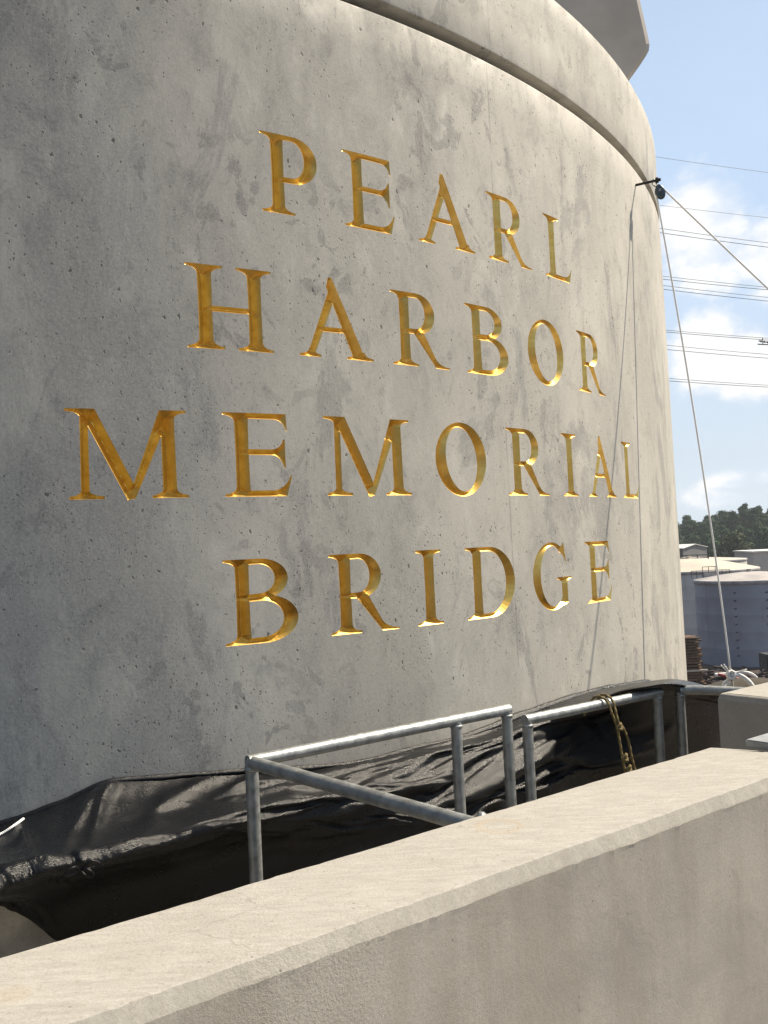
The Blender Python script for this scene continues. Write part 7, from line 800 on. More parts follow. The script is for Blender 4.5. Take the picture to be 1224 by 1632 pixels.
 4404,3028,-785,-87,-62,15,-127,-86,21,-150,-103,25,-161,-110,26,-157,-106,25,-138,-94,21,-105,-73,17,-58,-44,8,-16,-11,-1,15,12,-7,37,24,-11,50,32,-13,55,36,-14,50,38,-16,37,30,-15,19,14,-10,13,10,-9,10,6,-7,7,0,-5,5,4,-8,6,5,-12,5,15,-5,7,-4,-13,7,6,-14,7,7,-14,6,8,-17,5,7,-15,5,7,-15,5,6,-16,5,6,-16,4,7,-18,5,7,-19,4,6,-17,4,5,-15,3,4,-13,3,5,-16,2,5,-19,1,6,-23,1,7,-26,-1,10,-31,-2,6,-37,-2,8,-42,-2,13,-41,-2,14,-36,-3,8,-28,-2,3,-21,
 4435,3018,-794,-84,-58,14,-122,-83,20,-145,-98,24,-155,-105,25,-150,-102,24,-133,-89,20,-101,-71,16,-56,-42,9,-16,-11,-1,14,11,-8,36,24,-10,49,31,-13,53,35,-14,48,37,-16,35,28,-14,18,14,-9,12,9,-9,9,5,-6,7,0,-5,4,2,-7,5,2,-13,6,13,-1,4,0,-15,7,5,-13,6,6,-13,6,8,-16,5,6,-16,5,6,-15,5,7,-16,4,7,-17,5,6,-18,4,6,-19,4,4,-16,4,5,-14,3,3,-14,3,5,-16,3,5,-19,1,5,-23,0,6,-25,-1,10,-31,-1,10,-37,-2,9,-42,-3,9,-43,-2,11,-36,-3,8,-29,-2,4,-20,
 4469,3007,-805,-80,-55,14,-116,-77,18,-138,-93,22,-147,-99,24,-143,-97,23,-126,-84,20,-96,-68,15,-53,-40,8,-15,-10,-1,14,11,-7,34,23,-11,47,29,-11,50,34,-14,46,36,-16,33,26,-14,16,12,-9,11,9,-7,8,4,-6,5,-1,-5,5,-3,-7,2,13,-5,6,-4,-10,4,7,-11,6,5,-12,5,6,-14,6,6,-15,5,6,-15,4,6,-16,5,6,-17,4,5,-18,5,6,-18,4,5,-17,4,5,-16,4,3,-14,3,3,-13,3,4,-16,2,5,-20,2,4,-22,0,5,-26,-1,6,-31,-2,11,-37,-2,12,-41,-2,9,-43,-3,10,-39,-2,8,-29,-2,4,-20,
 4504,2995,-817,-75,-51,12,-108,-72,17,-130,-86,21,-138,-93,22,-134,-90,22,-118,-79,18,-90,-63,15,-50,-38,7,-13,-10,-1,13,11,-7,32,21,-10,44,27,-11,47,32,-13,43,35,-16,31,25,-13,15,10,-8,10,8,-7,6,2,-6,3,-1,-4,4,-6,-7,2,16,1,3,-5,-13,4,5,-11,5,4,-12,5,5,-14,5,5,-15,5,5,-14,4,4,-15,5,6,-19,4,5,-19,4,5,-17,5,5,-17,4,4,-16,4,3,-13,3,3,-13,3,3,-16,2,4,-19,1,4,-21,0,5,-26,-1,3,-32,-2,7,-38,-2,12,-41,-2,12,-43,-2,10,-40,-2,9,-30,-3,4,-20,
 4540,2981,-831,-69,-47,12,-101,-65,16,-120,-79,18,-127,-85,21,-125,-83,20,-109,-74,17,-83,-58,14,-46,-35,7,-13,-9,-1,13,10,-7,30,19,-9,41,25,-11,44,31,-13,39,33,-15,28,22,-12,14,9,-8,8,6,-7,4,1,-4,3,-2,-4,5,-12,0,-2,22,-5,1,0,-11,3,1,-12,5,3,-12,4,3,-14,5,4,-15,4,3,-14,4,4,-14,5,5,-20,5,4,-19,4,4,-17,4,4,-16,4,3,-15,3,3,-13,4,3,-13,3,3,-16,2,3,-18,1,4,-21,0,4,-25,-2,6,-32,-2,3,-39,-2,5,-43,-2,13,-44,-1,11,-40,-2,9,-31,-3,5,-20,
 4576,2968,-845,-63,-43,11,-92,-59,14,-110,-71,17,-117,-78,19,-114,-76,18,-100,-67,16,-77,-54,12,-42,-31,7,-11,-8,-2,12,9,-6,28,17,-8,38,24,-10,40,29,-13,36,31,-15,26,19,-11,12,8,-7,6,4,-6,3,0,-4,0,-4,-3,1,-5,-6,-2,14,1,2,-5,-12,2,4,-10,3,3,-13,4,3,-13,4,3,-14,4,4,-14,4,3,-14,5,4,-20,5,4,-18,3,4,-17,4,3,-15,4,3,-14,4,2,-13,3,3,-12,3,2,-17,3,2,-17,1,2,-21,0,2,-25,-2,7,-32,-2,8,-39,-2,4,-44,-1,3,-46,-2,10,-41,-2,9,-31,-2,6,-21,
 4612,2954,-858,-58,-38,9,-84,-53,12,-99,-64,16,-106,-69,17,-104,-69,16,-91,-61,15,-69,-48,11,-38,-28,5,-10,-6,-1,11,8,-6,26,15,-8,35,22,-9,36,28,-13,33,27,-14,23,16,-9,10,6,-6,5,3,-6,1,-1,-4,-1,-5,-3,-3,4,-4,0,-9,-8,-2,12,-5,1,0,-10,3,2,-13,3,2,-12,4,2,-14,4,3,-13,4,5,-14,4,5,-19,4,5,-18,4,3,-17,4,3,-14,4,2,-13,3,5,-12,3,2,-12,3,2,-16,3,1,-18,2,-1,-19,0,-1,-25,-2,1,-33,-2,8,-40,-2,9,-45,-1,6,-46,-1,1,-42,-2,5,-33,-2,6,-21,
 4645,2941,-872,-52,-34,8,-75,-47,11,-89,-56,14,-96,-62,15,-93,-62,16,-82,-55,13,-62,-42,9,-35,-24,4,-8,-5,-2,10,8,-6,24,13,-7,31,19,-8,34,26,-12,29,24,-12,21,12,-8,8,4,-6,3,3,-6,-1,-2,-3,-3,-6,-2,-3,0,-6,-4,2,-8,-3,2,-9,0,2,-10,2,2,-11,3,1,-12,3,1,-12,4,-2,-13,5,3,-15,4,9,-18,4,7,-17,3,6,-16,3,4,-13,4,3,-12,3,2,-10,4,0,-11,3,5,-16,2,4,-17,1,-1,-20,1,-4,-25,0,-3,-33,-1,3,-41,-2,7,-46,-2,8,-47,-2,5,-41,-1,2,-33,-1,-3,-23,
 4676,2928,-884,-46,-29,7,-67,-42,9,-81,-50,13,-86,-55,13,-83,-55,14,-73,-48,11,-56,-37,8,-31,-21,4,-7,-2,-3,9,7,-5,22,12,-7,29,16,-7,30,22,-11,26,21,-11,18,9,-7,7,3,-5,1,3,-5,-2,-4,-4,-4,-5,-2,-5,-1,-6,-6,1,-7,-3,2,-9,-2,1,-9,2,1,-11,2,0,-11,3,0,-12,4,-2,-12,4,3,-15,4,10,-19,4,9,-17,3,5,-16,4,3,-12,3,3,-11,3,1,-9,4,0,-11,2,5,-14,3,3,-18,1,1,-20,1,-4,-24,-1,-3,-34,-1,4,-42,-1,7,-47,-2,7,-46,-2,5,-42,-1,1,-34,-1,-3,-22,
 4704,2917,-896,-42,-26,7,-60,-36,8,-72,-44,11,-77,-49,12,-75,-49,13,-66,-42,9,-50,-32,7,-27,-18,3,-7,-2,-3,10,7,-6,19,11,-5,26,13,-7,28,20,-10,24,17,-10,15,7,-5,6,2,-5,-1,2,-5,-3,-4,-3,-6,-6,-3,-6,-1,-6,-7,1,-7,-4,1,-8,-2,0,-9,0,-1,-10,2,0,-11,3,1,-12,4,-2,-12,4,3,-15,4,11,-18,3,8,-18,3,6,-15,4,2,-11,3,2,-10,3,1,-9,3,1,-10,3,3,-14,2,3,-17,2,1,-20,0,-2,-25,0,-2,-34,-1,3,-43,-1,7,-47,-2,7,-47,-2,4,-42,-1,-1,-33,-1,-2,-22,
 4728,2908,-905,-38,-23,6,-55,-32,7,-65,-39,10,-70,-44,11,-67,-43,11,-60,-37,8,-45,-29,6,-25,-17,3,-5,-1,-3,8,8,-6,19,9,-5,23,13,-7,25,18,-9,22,14,-9,14,5,-5,4,2,-4,-1,-1,-5,-5,-4,-3,-7,-6,-2,-7,-2,-5,-8,0,-7,-5,0,-8,-3,0,-9,0,-2,-9,1,0,-11,3,1,-12,4,-1,-12,4,4,-15,4,11,-19,3,7,-16,3,5,-14,3,2,-12,3,1,-9,4,1,-9,3,2,-10,2,3,-13,3,2,-16,1,1,-20,1,-1,-26,-1,-2,-34,-1,3,-43,-1,7,-48,-2,7,-47,-1,3,-41,-2,-2,-33,-1,-2,-24,
 4746,2901,-912,-35,-21,5,-50,-29,7,-60,-35,8,-65,-40,11,-62,-39,9,-55,-33,8,-42,-27,6,-22,-16,2,-5,0,-3,8,7,-5,17,9,-6,22,13,-7,24,16,-8,19,12,-8,13,4,-4,3,1,-5,-2,-1,-4,-5,-5,-2,-8,-7,-3,-8,-3,-4,-8,-1,-7,-7,0,-8,-3,-1,-8,0,-3,-8,1,0,-11,2,2,-13,4,-1,-12,4,6,-16,4,10,-18,3,6,-15,3,4,-15,3,3,-11,3,2,-9,3,1,-8,3,1,-10,3,3,-13,2,1,-15,2,1,-20,0,-1,-26,0,-1,-35,-1,3,-43,-1,8,-48,-2,6,-47,-2,2,-42,-1,-2,-33,-1,-1,-23]
EXT = 36
def tarp_sheet():
    a = np.cumsum(np.array(SHEET, dtype=np.int64).reshape(NSU, NSV, 3), axis=1)*.001
    verts, faces = [], []
    for u in range(-EXT, NSU):                 # the sheet runs on to the left, hugging the tower, past the edge of the photograph
        for v in range(NSV):
            t, d, z = a[max(u,0),v]
            if u < 0: d += d_tower(t+u*.03)-d_tower(t) - .012*noise.noise(Vector((u*.09, v*.12, 3)))*min(1,-u/6)*min(1,v/5); z += .02*noise.noise(Vector((u*.06, 2, 1)))*min(1,-u/6); t += u*.03
            q = v/(NSV-1)*6; uu = max(u,0)/(NSU-1)*14
            # pulls that run from the wall edge down to the hem
            for (ua,qa,ub,qb,hh,ww) in ((3.02,.15,2.0,2.75,.040,.16),(3.10,.3,2.62,2.75,.030,.10),(1.15,.3,1.55,2.75,.030,.10),(1.32,.5,1.75,2.6,-.02,.08),(4.5,.35,3.7,1.7,.022,.16),(5.25,.3,4.6,1.5,.022,.14),(3.9,.9,3.5,2.7,.014,.12),(.3,.6,.9,2.6,.016,.12)):
                lx, ly = ub-ua, qb-qa; k = min(1,max(0,((uu-ua)*lx+(q-qa)*ly)/(lx*lx+ly*ly))); dd = math.hypot(uu-ua-lx*k, (q-qa-ly*k)*.6)
                h = hh*math.exp(-dd/ww)*math.sin(math.pi*min(1,.10+k*.88))*min(1,q/.4); d -= h*.55; z += h*.83
            # the rolled hem: a fat tube along the left half, pinched where the ties go round it
            lf = min(1, max(0, (5.6-uu)/1.2)); tube_ = lf*.018*math.exp(-((q-3.40)/.30)**2)
            d -= tube_; z += tube_*.35; d += lf*.06*math.exp(-((q-4.25)/.28)**2)
            verts.append(P(t, min(d, d_tower(t)-.010), z))
    for u in range(NSU+EXT-1):
        for v in range(NSV-1): faces.append((u*NSV+v, (u+1)*NSV+v, (u+1)*NSV+v+1, u*NSV+v+1))
    return verts, faces
tarp = thing('tarp', P(1.6, 2.7, FLOOR), 'crumpled black woven tarp bundled along the foot of the tower', 'tarp', None, ROTZ)
v, f = tarp_sheet()
sheet = keep(from_py('sheet', v, f, M_TARP, None, True), tarp)
sub = sheet.modifiers.new('smooth', 'SUBSURF'); sub.levels = sub.render_levels = 1
# rolled edge hemming the top of the sheet
G0 = [Vector((t, d, z)) for t, d, z in TARP[0]]
G0 = [Vector((G0[0].x-k*.27, G0[0].y+d_tower(G0[0].x-k*.27)-d_tower(G0[0].x), G0[0].z)) for k in (4,3,2,1)] + G0
pts = catmull([(p.x, p.y-.012, p.z-.004) for p in G0[:17]], 14)
bm = bmesh.new(); tube(bm, [P(p.x, min(p.y, d_tower(p.x)-.012) , p.z+.004*noise.noise(p*9)) for p in pts], [max(.005,.010+.005*noise.noise(p*7)+.007*min(1,max(0,(p.x-2.5)*3))) for p in pts], 10)
keep(from_bm('rolled_edge', bm, M_TARP, None, True), tarp)
# white cord and twisted tie
def on_sheet(uu, q, lift):
    p = v[max(0, EXT+round(uu/14*(NSU-1)))*NSV + round(q/6*(NSV-1))]; return p - N*lift*.8 + Vector((0,0,lift*.6))
bm = bmesh.new(); tube(bm, catmull([on_sheet(0.0,1.15,.012), on_sheet(.45,1.15,.012), on_sheet(.85,1.05,.012), on_sheet(1.15,.85,.014), on_sheet(1.35,.55,.016)], 8), .0042, 8)
keep(from_bm('cord', bm, M_ROPE, None, True), tarp)
# the hem rolled up into a loose sausage along the left half
hem = catmull([on_sheet(u*.35, 3.55-.02*u, .022) for u in range(-8, 16)], 16)
bm = bmesh.new(); rings = []; prev = None; SEGR = 30
for i, p in enumerate(hem):
    uu = -2.8+i/(len(hem)-1)*8.05; tg = (hem[min(len(hem)-1,i+1)]-hem[max(0,i-1)]).normalized()
    x = N.copy()*-1 if prev is None else prev
    x = (x-tg*x.dot(tg)).normalized(); prev = x; y = tg.cross(x)
    r0 = (.040-.0045*max(0,uu))*min(1, max(.25, (5.3-uu)/.9))
    for uc in (.85, 2.25, 3.9): r0 *= 1-.30*math.exp(-((uu-uc)/.07)**2)
    rr = []
    for k in range(SEGR):
        an = k*2*math.pi/SEGR; ca, sa = math.cos(an), math.sin(an)
        cr_ = abs(noise.noise(Vector((uu*3.0+an*.9, ca*1.2, sa*1.2))))
        w = 1 + .20*noise.noise(Vector((uu*1.6, ca*1.1, sa*1.1))) - .30*max(0, .22-cr_) + .05*noise.noise(Vector((uu*14, ca*2, sa*2)))
        rr.append(bm.verts.new(p + (x*ca*1.0+y*sa*.88)*r0*w))
    rings.append(rr)
for a_, b_ in zip(rings, rings[1:]):
    for k in range(SEGR): bm.faces.new((a_[k], a_[(k+1)%SEGR], b_[(k+1)%SEGR], b_[k]))
bm.faces.new(rings[0]); bm.faces.new(rings[-1])
keep(from_bm('rolled_hem', bm, M_TARP, None, True), tarp)
bm = bmesh.new(); tp_ = on_sheet(2.25,3.5,.016) - N*.045; c = Vector((tp_.dot(T), tp_.dot(N), tp_.z+.004))
for k, (dt, dz) in enumerate(((.05,.008),(-.045,.004),(.03,-.012))):
    tube(bm, catmull([P(c.x,c.y,c.z), P(c.x+dt*.5,c.y-.018,c.z+dz+.012), P(c.x+dt,c.y-.012,c.z+dz-.004), P(c.x+dt*.55,c.y-.005,c.z+dz-.010), P(c.x,c.y,c.z)], 5), .0035, 6)
keep(from_bm('tie', bm, M_TARP, None, True), tarp)

# ------------------------------------------------------------------ yellow rope on the second railing
yr = thing('rope', P(2.98,2.42,-.94), 'yellow and brown rope knotted and hanging from the second pipe railing', 'rope', None, ROTZ)
def yp(t, d, z): return P(t, d, z)
Lp = [(2.94,2.50,-.70),(2.945,2.475,-.655),(2.948,2.440,-.621),(2.952,2.395,-.632),(2.962,2.380,-.68),(2.985,2.378,-.735),(2.992,2.376,-.775),(3.0,2.375,-.83),(3.01,2.375,-.885),(3.03,2.375,-.955)]
Rp = [(2.995,2.50,-.69),(2.992,2.475,-.65),(2.988,2.440,-.619),(2.986,2.395,-.632),(2.984,2.380,-.67),(2.99,2.372,-.72),(3.015,2.372,-.745),(3.045,2.372,-.80),(3.06,2.372,-.87),(3.085,2.372,-.95)]
bm = bmesh.new(); laid(bm, catmull([yp(*p) for p in Lp], 14), .0047); laid(bm, catmull([yp(*p) for p in Rp], 14), .0047)
keep(from_bm('strand', bm, M_YEL, None, True), yr)
for (t, d, z, s) in ((2.988,2.372,-.735,.012),(3.008,2.370,-.858,.013),(3.03,2.370,-.905,.011)):
    bm = bmesh.new(); tube(bm, catmull([yp(t-s,d,z-s*.5), yp(t,d-s,z+s*.6), yp(t+s,d,z+s*.5), yp(t+.2*s,d-s,z-s), yp(t-s,d,z-s*.5)], 5), .0060, 8)
    keep(from_bm('knot', bm, M_YEL, None, True), yr)

# ------------------------------------------------------------------ halyard: bracket, pulley, white rope
A = Vector((1.58,5.488,2.076)); nw = Vector((A.x-CX, A.y-CY, 0)).normalized(); tip = A + nw*.128
br = thing('wall_bracket', A, 'thin black iron rod sticking out of the tower just under the groove', 'bracket')
bm = bmesh.new(); tube(bm, [A-nw*.02, A+nw*.06, tip], .0075, 10); keep(from_bm('rod', bm, M_BLACK, None, True), br)
bm = bmesh.new(); tube(bm, [tip-nw*.010, tip+nw*.004], .017, 6); tube(bm, [tip+nw*.004, tip+nw*.018], .010, 8); keep(from_bm('nut', bm, M_BLACK), br)
PB = Vector((1.700,5.420,2.008)); side = Vector((nw.y, -nw.x, 0))
pl = thing('pulley', PB, 'small dark pulley block hanging from the bracket with white rope through it', 'pulley')
hang = tip - nw*.022
bm = bmesh.new()
link_pts = [hang+Vector((0,0,.012))+side*.0, hang+nw*.010+Vector((0,0,-.01)), (hang+PB)/2+nw*.008, PB+Vector((0,0,.034)), (hang+PB)/2-nw*.010, hang-nw*.010+Vector((0,0,-.01)), hang+Vector((0,0,.012))]
tube(bm, catmull(link_pts, 4), .0038, 6); keep(from_bm('shackle', bm, M_GALV, None, True), pl)
fwd = Vector((PB.x, PB.y, 0)).normalized(); lat = Vector((fwd.y,-fwd.x,0))
bm = bmesh.new()
for sgn in (-1, 1):
    g = bmesh.ops.create_uvsphere(bm, u_segments=20, v_segments=14, radius=1)
    for v in g['verts']:
        x, y, z = v.co; k = 1.0-.28*max(0,z)
        v.co = PB + lat*(x*.030*k+.006*(-z)) + fwd*(y*.008 + sgn*.013) + Vector((0,0,z*.042-.004))
keep(from_bm('shell', bm, M_SHELL, None, True), pl)
bm = bmesh.new(); tube(bm, [PB-fwd*.007, PB+fwd*.007], .022, 18); keep(from_bm('sheave', bm, M_GALV), pl)
bm = bmesh.new(); tube(bm, [PB-fwd*.025, PB+fwd*.025], .008, 10); keep(from_bm('pin', bm, M_GALV), pl)
K = Vector((1.893,5.296,-.795)); D2 = Vector((2.20,5.205,1.345))
end2 = PB + (D2-PB)*4.05
hr = thing('halyard', K, 'white braided rope running over the pulley and knotted beside the tower', 'rope')
def sagged(a, b, s, n=24, lat_=Vector((0,0,0))):
    return [a.lerp(b, i/n) + Vector((0,0,-s*4*(i/n)*(1-i/n))) + lat_*(4*(i/n)*(1-i/n)) for i in range(n+1)]
RR = .0054
bm = bmesh.new()
down = sagged(PB - lat*.020 + Vector((0,0,-.03)), K, 0.0, 24, lat*.02); over = [PB - lat*.022, PB - lat*.010+Vector((0,0,.020)), PB+lat*.012+Vector((0,0,.020))]
away = sagged(PB + lat*.022+Vector((0,0,.008)), end2, .03, 24)
tube(bm, list(reversed(down)) + over + away, RR, 8); keep(from_bm('line', bm, M_ROPE, None, True), hr)
bm = bmesh.new(); rk = .020
for j in range(3):
    a0 = j*2.1
    tube(bm, [K + Vector((math.cos(a0+i*.7)*rk, .012*math.sin(i*1.3+j), math.sin(a0+i*.7)*rk*1.1)) for i in range(10)], .0085, 8)
keep(from_bm('knot', bm, M_ROPE, None, True), hr)
bm = bmesh.new()
tube(bm, catmull([K, K+lat*.05+Vector((0,0,-.005)), K+lat*.085+Vector((0,0,-.03)), K+lat*.105+Vector((0,0,-.055)), K+lat*.115+Vector((0,0,-.075))], 5), .0115, 8)
tube(bm, catmull([K, K-lat*.020+Vector((0,0,-.03)), K-lat*.038+Vector((0,0,-.045)), K-lat*.044+Vector((0,0,-.065)), K-lat*.025+Vector((0,0,-.062)), K-lat*.012+Vector((0,0,-.04))], 5), .0085, 8)
tube(bm, catmull([K, K-lat*.020+Vector((0,0,.02)), K-lat*.050+Vector((0,0,.055))], 4), .0035, 6)
tube(bm, catmull([K, K-lat*.010+Vector((0,0,.02)), K-lat*.035+Vector((0,0,.06))], 4), .0035, 6)
tube(bm, catmull([K, K+lat*.03+Vector((0,0,.012)), K+lat*.085+Vector((0,0,.030))], 4), .004, 6)
keep(from_bm('tail', bm, M_ROPE, None, True), hr)
bm = bmesh.new(); tube(bm, [K, K+lat*.008+Vector((0,0,-.08)), K+lat*.012+Vector((0,0,-.5)), K+lat*.01+Vector((0,0,-1.0))], .0055, 8)
keep(from_bm('tether', bm, rope_mat('weathered_rope', (.25,.23,.2), (.45,.42,.38)), None, True), hr)

# ------------------------------------------------------------------ power lines
WS = Vector((math.sin(rad(74.4)), math.cos(rad(74.4)), 0)); WM = Vector((-WS.y, WS.x, 0))
WIRES = [(77.7,55.7,96.9,54.54,'single thin power line, highest of all across the sky'), (77.6,48.48,96.4,47.52,'faint single power line crossing the upper cloud, second from the top'),
 (77.7,45.02,96.1,43.63,'upper wire of the pair in front of the upper cloud'), (77.7,44.37,96.0,42.95,'lower wire of the pair in front of the upper cloud'),
 (77.5,37.93,95.6,36.77,'topmost of the four power lines crossing blue sky between the clouds'), (77.5,37.47,95.5,36.38,'second of the four power lines between the two clouds'),
 (77.6,36.54,95.4,35.23,'third of the four power lines between the two clouds'), (77.5,35.98,95.4,34.65,'lowest of the four power lines between the two clouds'),
 (77.4,29.95,95.0,28.99,'upper wire of the close pair over the top of the lower cloud'), (77.4,29.67,94.9,28.7,'lower wire of the close pair over the top of the lower cloud'),
 (77.5,27.73,94.8,26.5,'upper wire of the pair through the middle of the lower cloud'), (77.4,27.09,94.7,25.93,'lower wire of the pair through the middle of the lower cloud'),
 (77.5,22.84,94.4,21.83,'upper wire of the lowest pair, under the lower cloud'), (77.4,22.47,94.4,21.54,'lower wire of the lowest pair, under the lower cloud')]
for k, (s0, z0, s1, z1, lab) in enumerate(WIRES):
    def wp(s):
        z = z0+(z1-z0)*(s-s0)/(s1-s0)
        return WS*s + WM*120 + Vector((0,0,z + .00055*(s-s0)*(s-s1)))
    bm = bmesh.new(); tube(bm, [wp(-60+i*6) for i in range(52)], .030 if k < 2 else .042, 5)
    tag(from_bm('power_line', bm, M_WIRE, None, True), lab, 'power line', 'overhead power lines')
# string of insulators on the close pair
ins = thing('insulator', WS*94.0+WM*120+Vector((0,0,28.2)), 'small dark insulator string hanging on the wires at the right edge', 'insulator')
bm = bmesh.new()
for i in range(7):
    c = WS*(93.4+i*.3) + WM*120 + Vector((0,0,28.55-i*.04)); tube(bm, [c-WS*.05, c+WS*.05], .17 if i%2 else .11, 8)
keep(from_bm('disc_stack', bm, M_BLACK), ins)
bm = bmesh.new(); c = WS*94.0+WM*120; tube(bm, [c+Vector((0,0,29.05)), c+Vector((0,0,28.0))], .06, 6); tube(bm, [c-WS*.9+Vector((0,0,28.05)), c+WS*.9+Vector((0,0,28.0))], .08, 6)
keep(from_bm('clamp', bm, M_BLACK), ins)

# ------------------------------------------------------------------ storage tanks
def lathe(prof, c, seg=72):
    bm = bmesh.new(); rg = []
    for r, z in prof: rg.append([bm.verts.new((c.x+r*math.cos(2*math.pi*k/seg), c.y+r*math.sin(2*math.pi*k/seg), z)) for k in range(seg)])
    for a, b in zip(rg, rg[1:]):
        for k in range(seg): bm.faces.new((a[k], a[(k+1)%seg], b[(k+1)%seg], b[k]))
    return bm
def tank(center, r, z_rim, rise, wall_m, roof_m, label, rail_az=None, ladder_az=None):
    c = Vector(center); root = thing('storage_tank', (c.x,c.y,GROUND), label, 'tank', 'round oil storage tanks beyond the bridge')
    prof = [(r,GROUND-.5)]
    for i in range(1,5): z = GROUND+(z_rim-GROUND)*i/5; prof += [(r,z-.05),(r+.008,z),(r,z+.05)]
    keep(from_bm('wall', lathe(prof+[(r,z_rim-.12)], c), wall_m, None, True), root)
    keep(from_bm('rim', lathe([(r,z_rim-.55),(r+.10,z_rim-.5),(r+.12,z_rim-.06),(r+.02,z_rim)], c), M_TRIM, None, True), root)
    keep(from_bm('roof', lathe([(r+.02,z_rim),(r*.55,z_rim+rise*.6),(r*.2,z_rim+rise*.93),(.02,z_rim+rise)], c), roof_m, None, True), root)
    bm = bmesh.new(); tube(bm, [(c.x-.3,c.y,z_rim+rise-.1),(c.x-.3,c.y,z_rim+rise+.35)], .35, 10); keep(from_bm('vent', bm, roof_m), root)
    if ladder_az is not None:
        for k in range(9):
            z = z_rim-1.6-k*1.05
            for da in (0.0, .52):
                a = ladder_az+da; p = Vector((c.x+(r+.05)*math.cos(a), c.y+(r+.05)*math.sin(a), z))
                bm = bmesh.new(); tube(bm, [p-Vector((.16,0,0)), p+Vector((.16,0,.05))], .08, 6); keep(from_bm('lug', bm, M_DARKSTEEL), root)
    if rail_az is not None:
        bm = bmesh.new(); a0, a1 = rail_az; m = 14
        pr = [Vector((c.x+(r-.3)*math.cos(a0+(a1-a0)*i/m), c.y+(r-.3)*math.sin(a0+(a1-a0)*i/m), z_rim+.05)) for i in range(m+1)]
        for i, p in enumerate(pr): tube(bm, [p, p+Vector((0,0,1.3))], .11, 5)
        for h in (.65, 1.3): tube(bm, [p+Vector((0,0,h)) for p in pr], .09, 5)
        keep(from_bm('handrail', bm, M_DARKSTEEL), root)
    return root
M_TRIM = simple('tank_trim', (.32,.30,.30), .6, 0, .25, 1.2); M_DARKSTEEL = simple('dark_steel', (.05,.048,.05), .6, .2, .3, 3)
M_CREAM = simple('cream_roof', (.46,.41,.33), .75, 0, .10, .3); M_GREYROOF = simple('weathered_grey_roof', (.36,.33,.31), .8, 0, .15, .4)
tank((51.2,132.7,0), 7.75, -6.55, .95, tank_paint('pale_blue_grey_paint', (.30,.315,.375), .35, .5), M_GREYROOF, 'pale blue grey storage tank with a low grey roof, nearest of the tanks', None, 4.05)
tb = tank((54.2,168.6,0), 11.5, -6.25, 1.95, tank_paint('white_grey_paint', (.52,.51,.50), .35, .55), M_CREAM, 'large storage tank with a cream conical roof, behind the blue grey tank')
tank((67.5,209,0), 11.5, -5.75, .62, tank_paint('cream_paint', (.60,.57,.50), .1, .2), M_CREAM, 'storage tank with a nearly flat cream roof and handrail, farthest of the tanks', (math.pi*.62, math.pi*1.5))
# service platform with rails standing on the nearest tank's roof edge, against the cream tank
pf = thing('tank_platform', (47.0,141.0,-6.5), 'small dark railed platform on the roof of the nearest tank', 'platform')
bm = bmesh.new()
for x in (45.3,46.1,47.0,47.9,48.9,49.9,51.0):
    h = .7 if x < 46.5 or x > 49.5 else 1.25
    tube(bm, [(x,140.6,-6.6),(x,140.6,-6.2+h)], .05, 5)
for h in (.35,.7): tube(bm, [(45.3,140.6,-6.2+h),(51.0,140.6,-6.2+h)], .045, 5)
tube(bm, [(47.0,140.6,-4.95),(49.0,140.6,-4.95)], .05, 5)
keep(from_bm('handrail', bm, M_DARKSTEEL), pf)
bm = bmesh.new(); box(bm, (47.1,140.4,-6.6), (49.0,141.2,-5.85)); keep(from_bm('deck_box', bm, M_TRIM), pf)

# ------------------------------------------------------------------ buildings
def building(c, sx, sy, h, rot, label, wall_m, roof_m, gable=0.0, name='warehouse', over=.35):
    root = thing(name, (c[0],c[1],GROUND), label, 'building', None, rot)
    M = Matrix.Translation((c[0],c[1],GROUND)) @ Matrix.Rotation(rot,4,'Z')
    bm = bmesh.new()
    if gable:
        pr = [(-sy/2,0),(sy/2,0),(sy/2,h),(0,h+gable),(-sy/2,h)]
        a = [bm.verts.new(M@Vector((-sx/2,y,z-.5 if z==0 else z))) for y,z in pr]; b = [bm.verts.new(M@Vector((sx/2,y,z-.5 if z==0 else z))) for y,z in pr]
        bm.faces.new(a); bm.faces.new(b)
        for k in range(5): bm.faces.new((a[k],a[(k+1)%5],b[(k+1)%5],b[k]))
        keep(from_bm('wall', bm, wall_m), root)
        bm = bmesh.new(); sl = gable/(sy/2)
        for sg in (-1,1):
            q = [(0,h+gable+.03),(sg*(sy/2+over),h+.03-sl*over),(sg*(sy/2+over),h+.23-sl*over),(0,h+gable+.23)]
            a = [bm.verts.new(M@Vector((-sx/2-over,y,z))) for y,z in q]; b = [bm.verts.new(M@Vector((sx/2+over,y,z))) for y,z in q]
            bm.faces.new(a); bm.faces.new(b)
            for k in range(4): bm.faces.new((a[k],a[(k+1)%4],b[(k+1)%4],b[k]))
        keep(from_bm('roof', bm, roof_m), root)
    else:
        box(bm, (-sx/2,-sy/2,-.5), (sx/2,sy/2,h), M); keep(from_bm('wall', bm, wall_m), root)
        bm = bmesh.new(); box(bm, (-sx/2-over,-sy/2-over,h+.01), (sx/2+over,sy/2+over,h+.35), M); keep(from_bm('roof', bm, roof_m), root)
    return root, M
M_GREYWALL = simple('grey_cladding', (.40,.38,.37), .7, 0, .08, .4); M_DKWALL = simple('dark_cladding', (.17,.165,.16), .7, 0, .1, .4); M_WROOF = simple('white_roof', (.62,.60,.55), .6, 0, .06, .3)
wb, M = building((111.5,231), 46, 20, 12.9, rad(-8), 'long pale grey flat roofed building at the right edge, behind the tanks', M_GREYWALL, M_WROOF)
bm = bmesh.new(); g = bmesh.ops.create_uvsphere(bm, u_segments=12, v_segments=8, radius=.75)
for v in g['verts']: v.co = M @ (Vector((v.co.x, v.co.y, v.co.z*.7)) + Vector((-17.5,-6,13.5)))
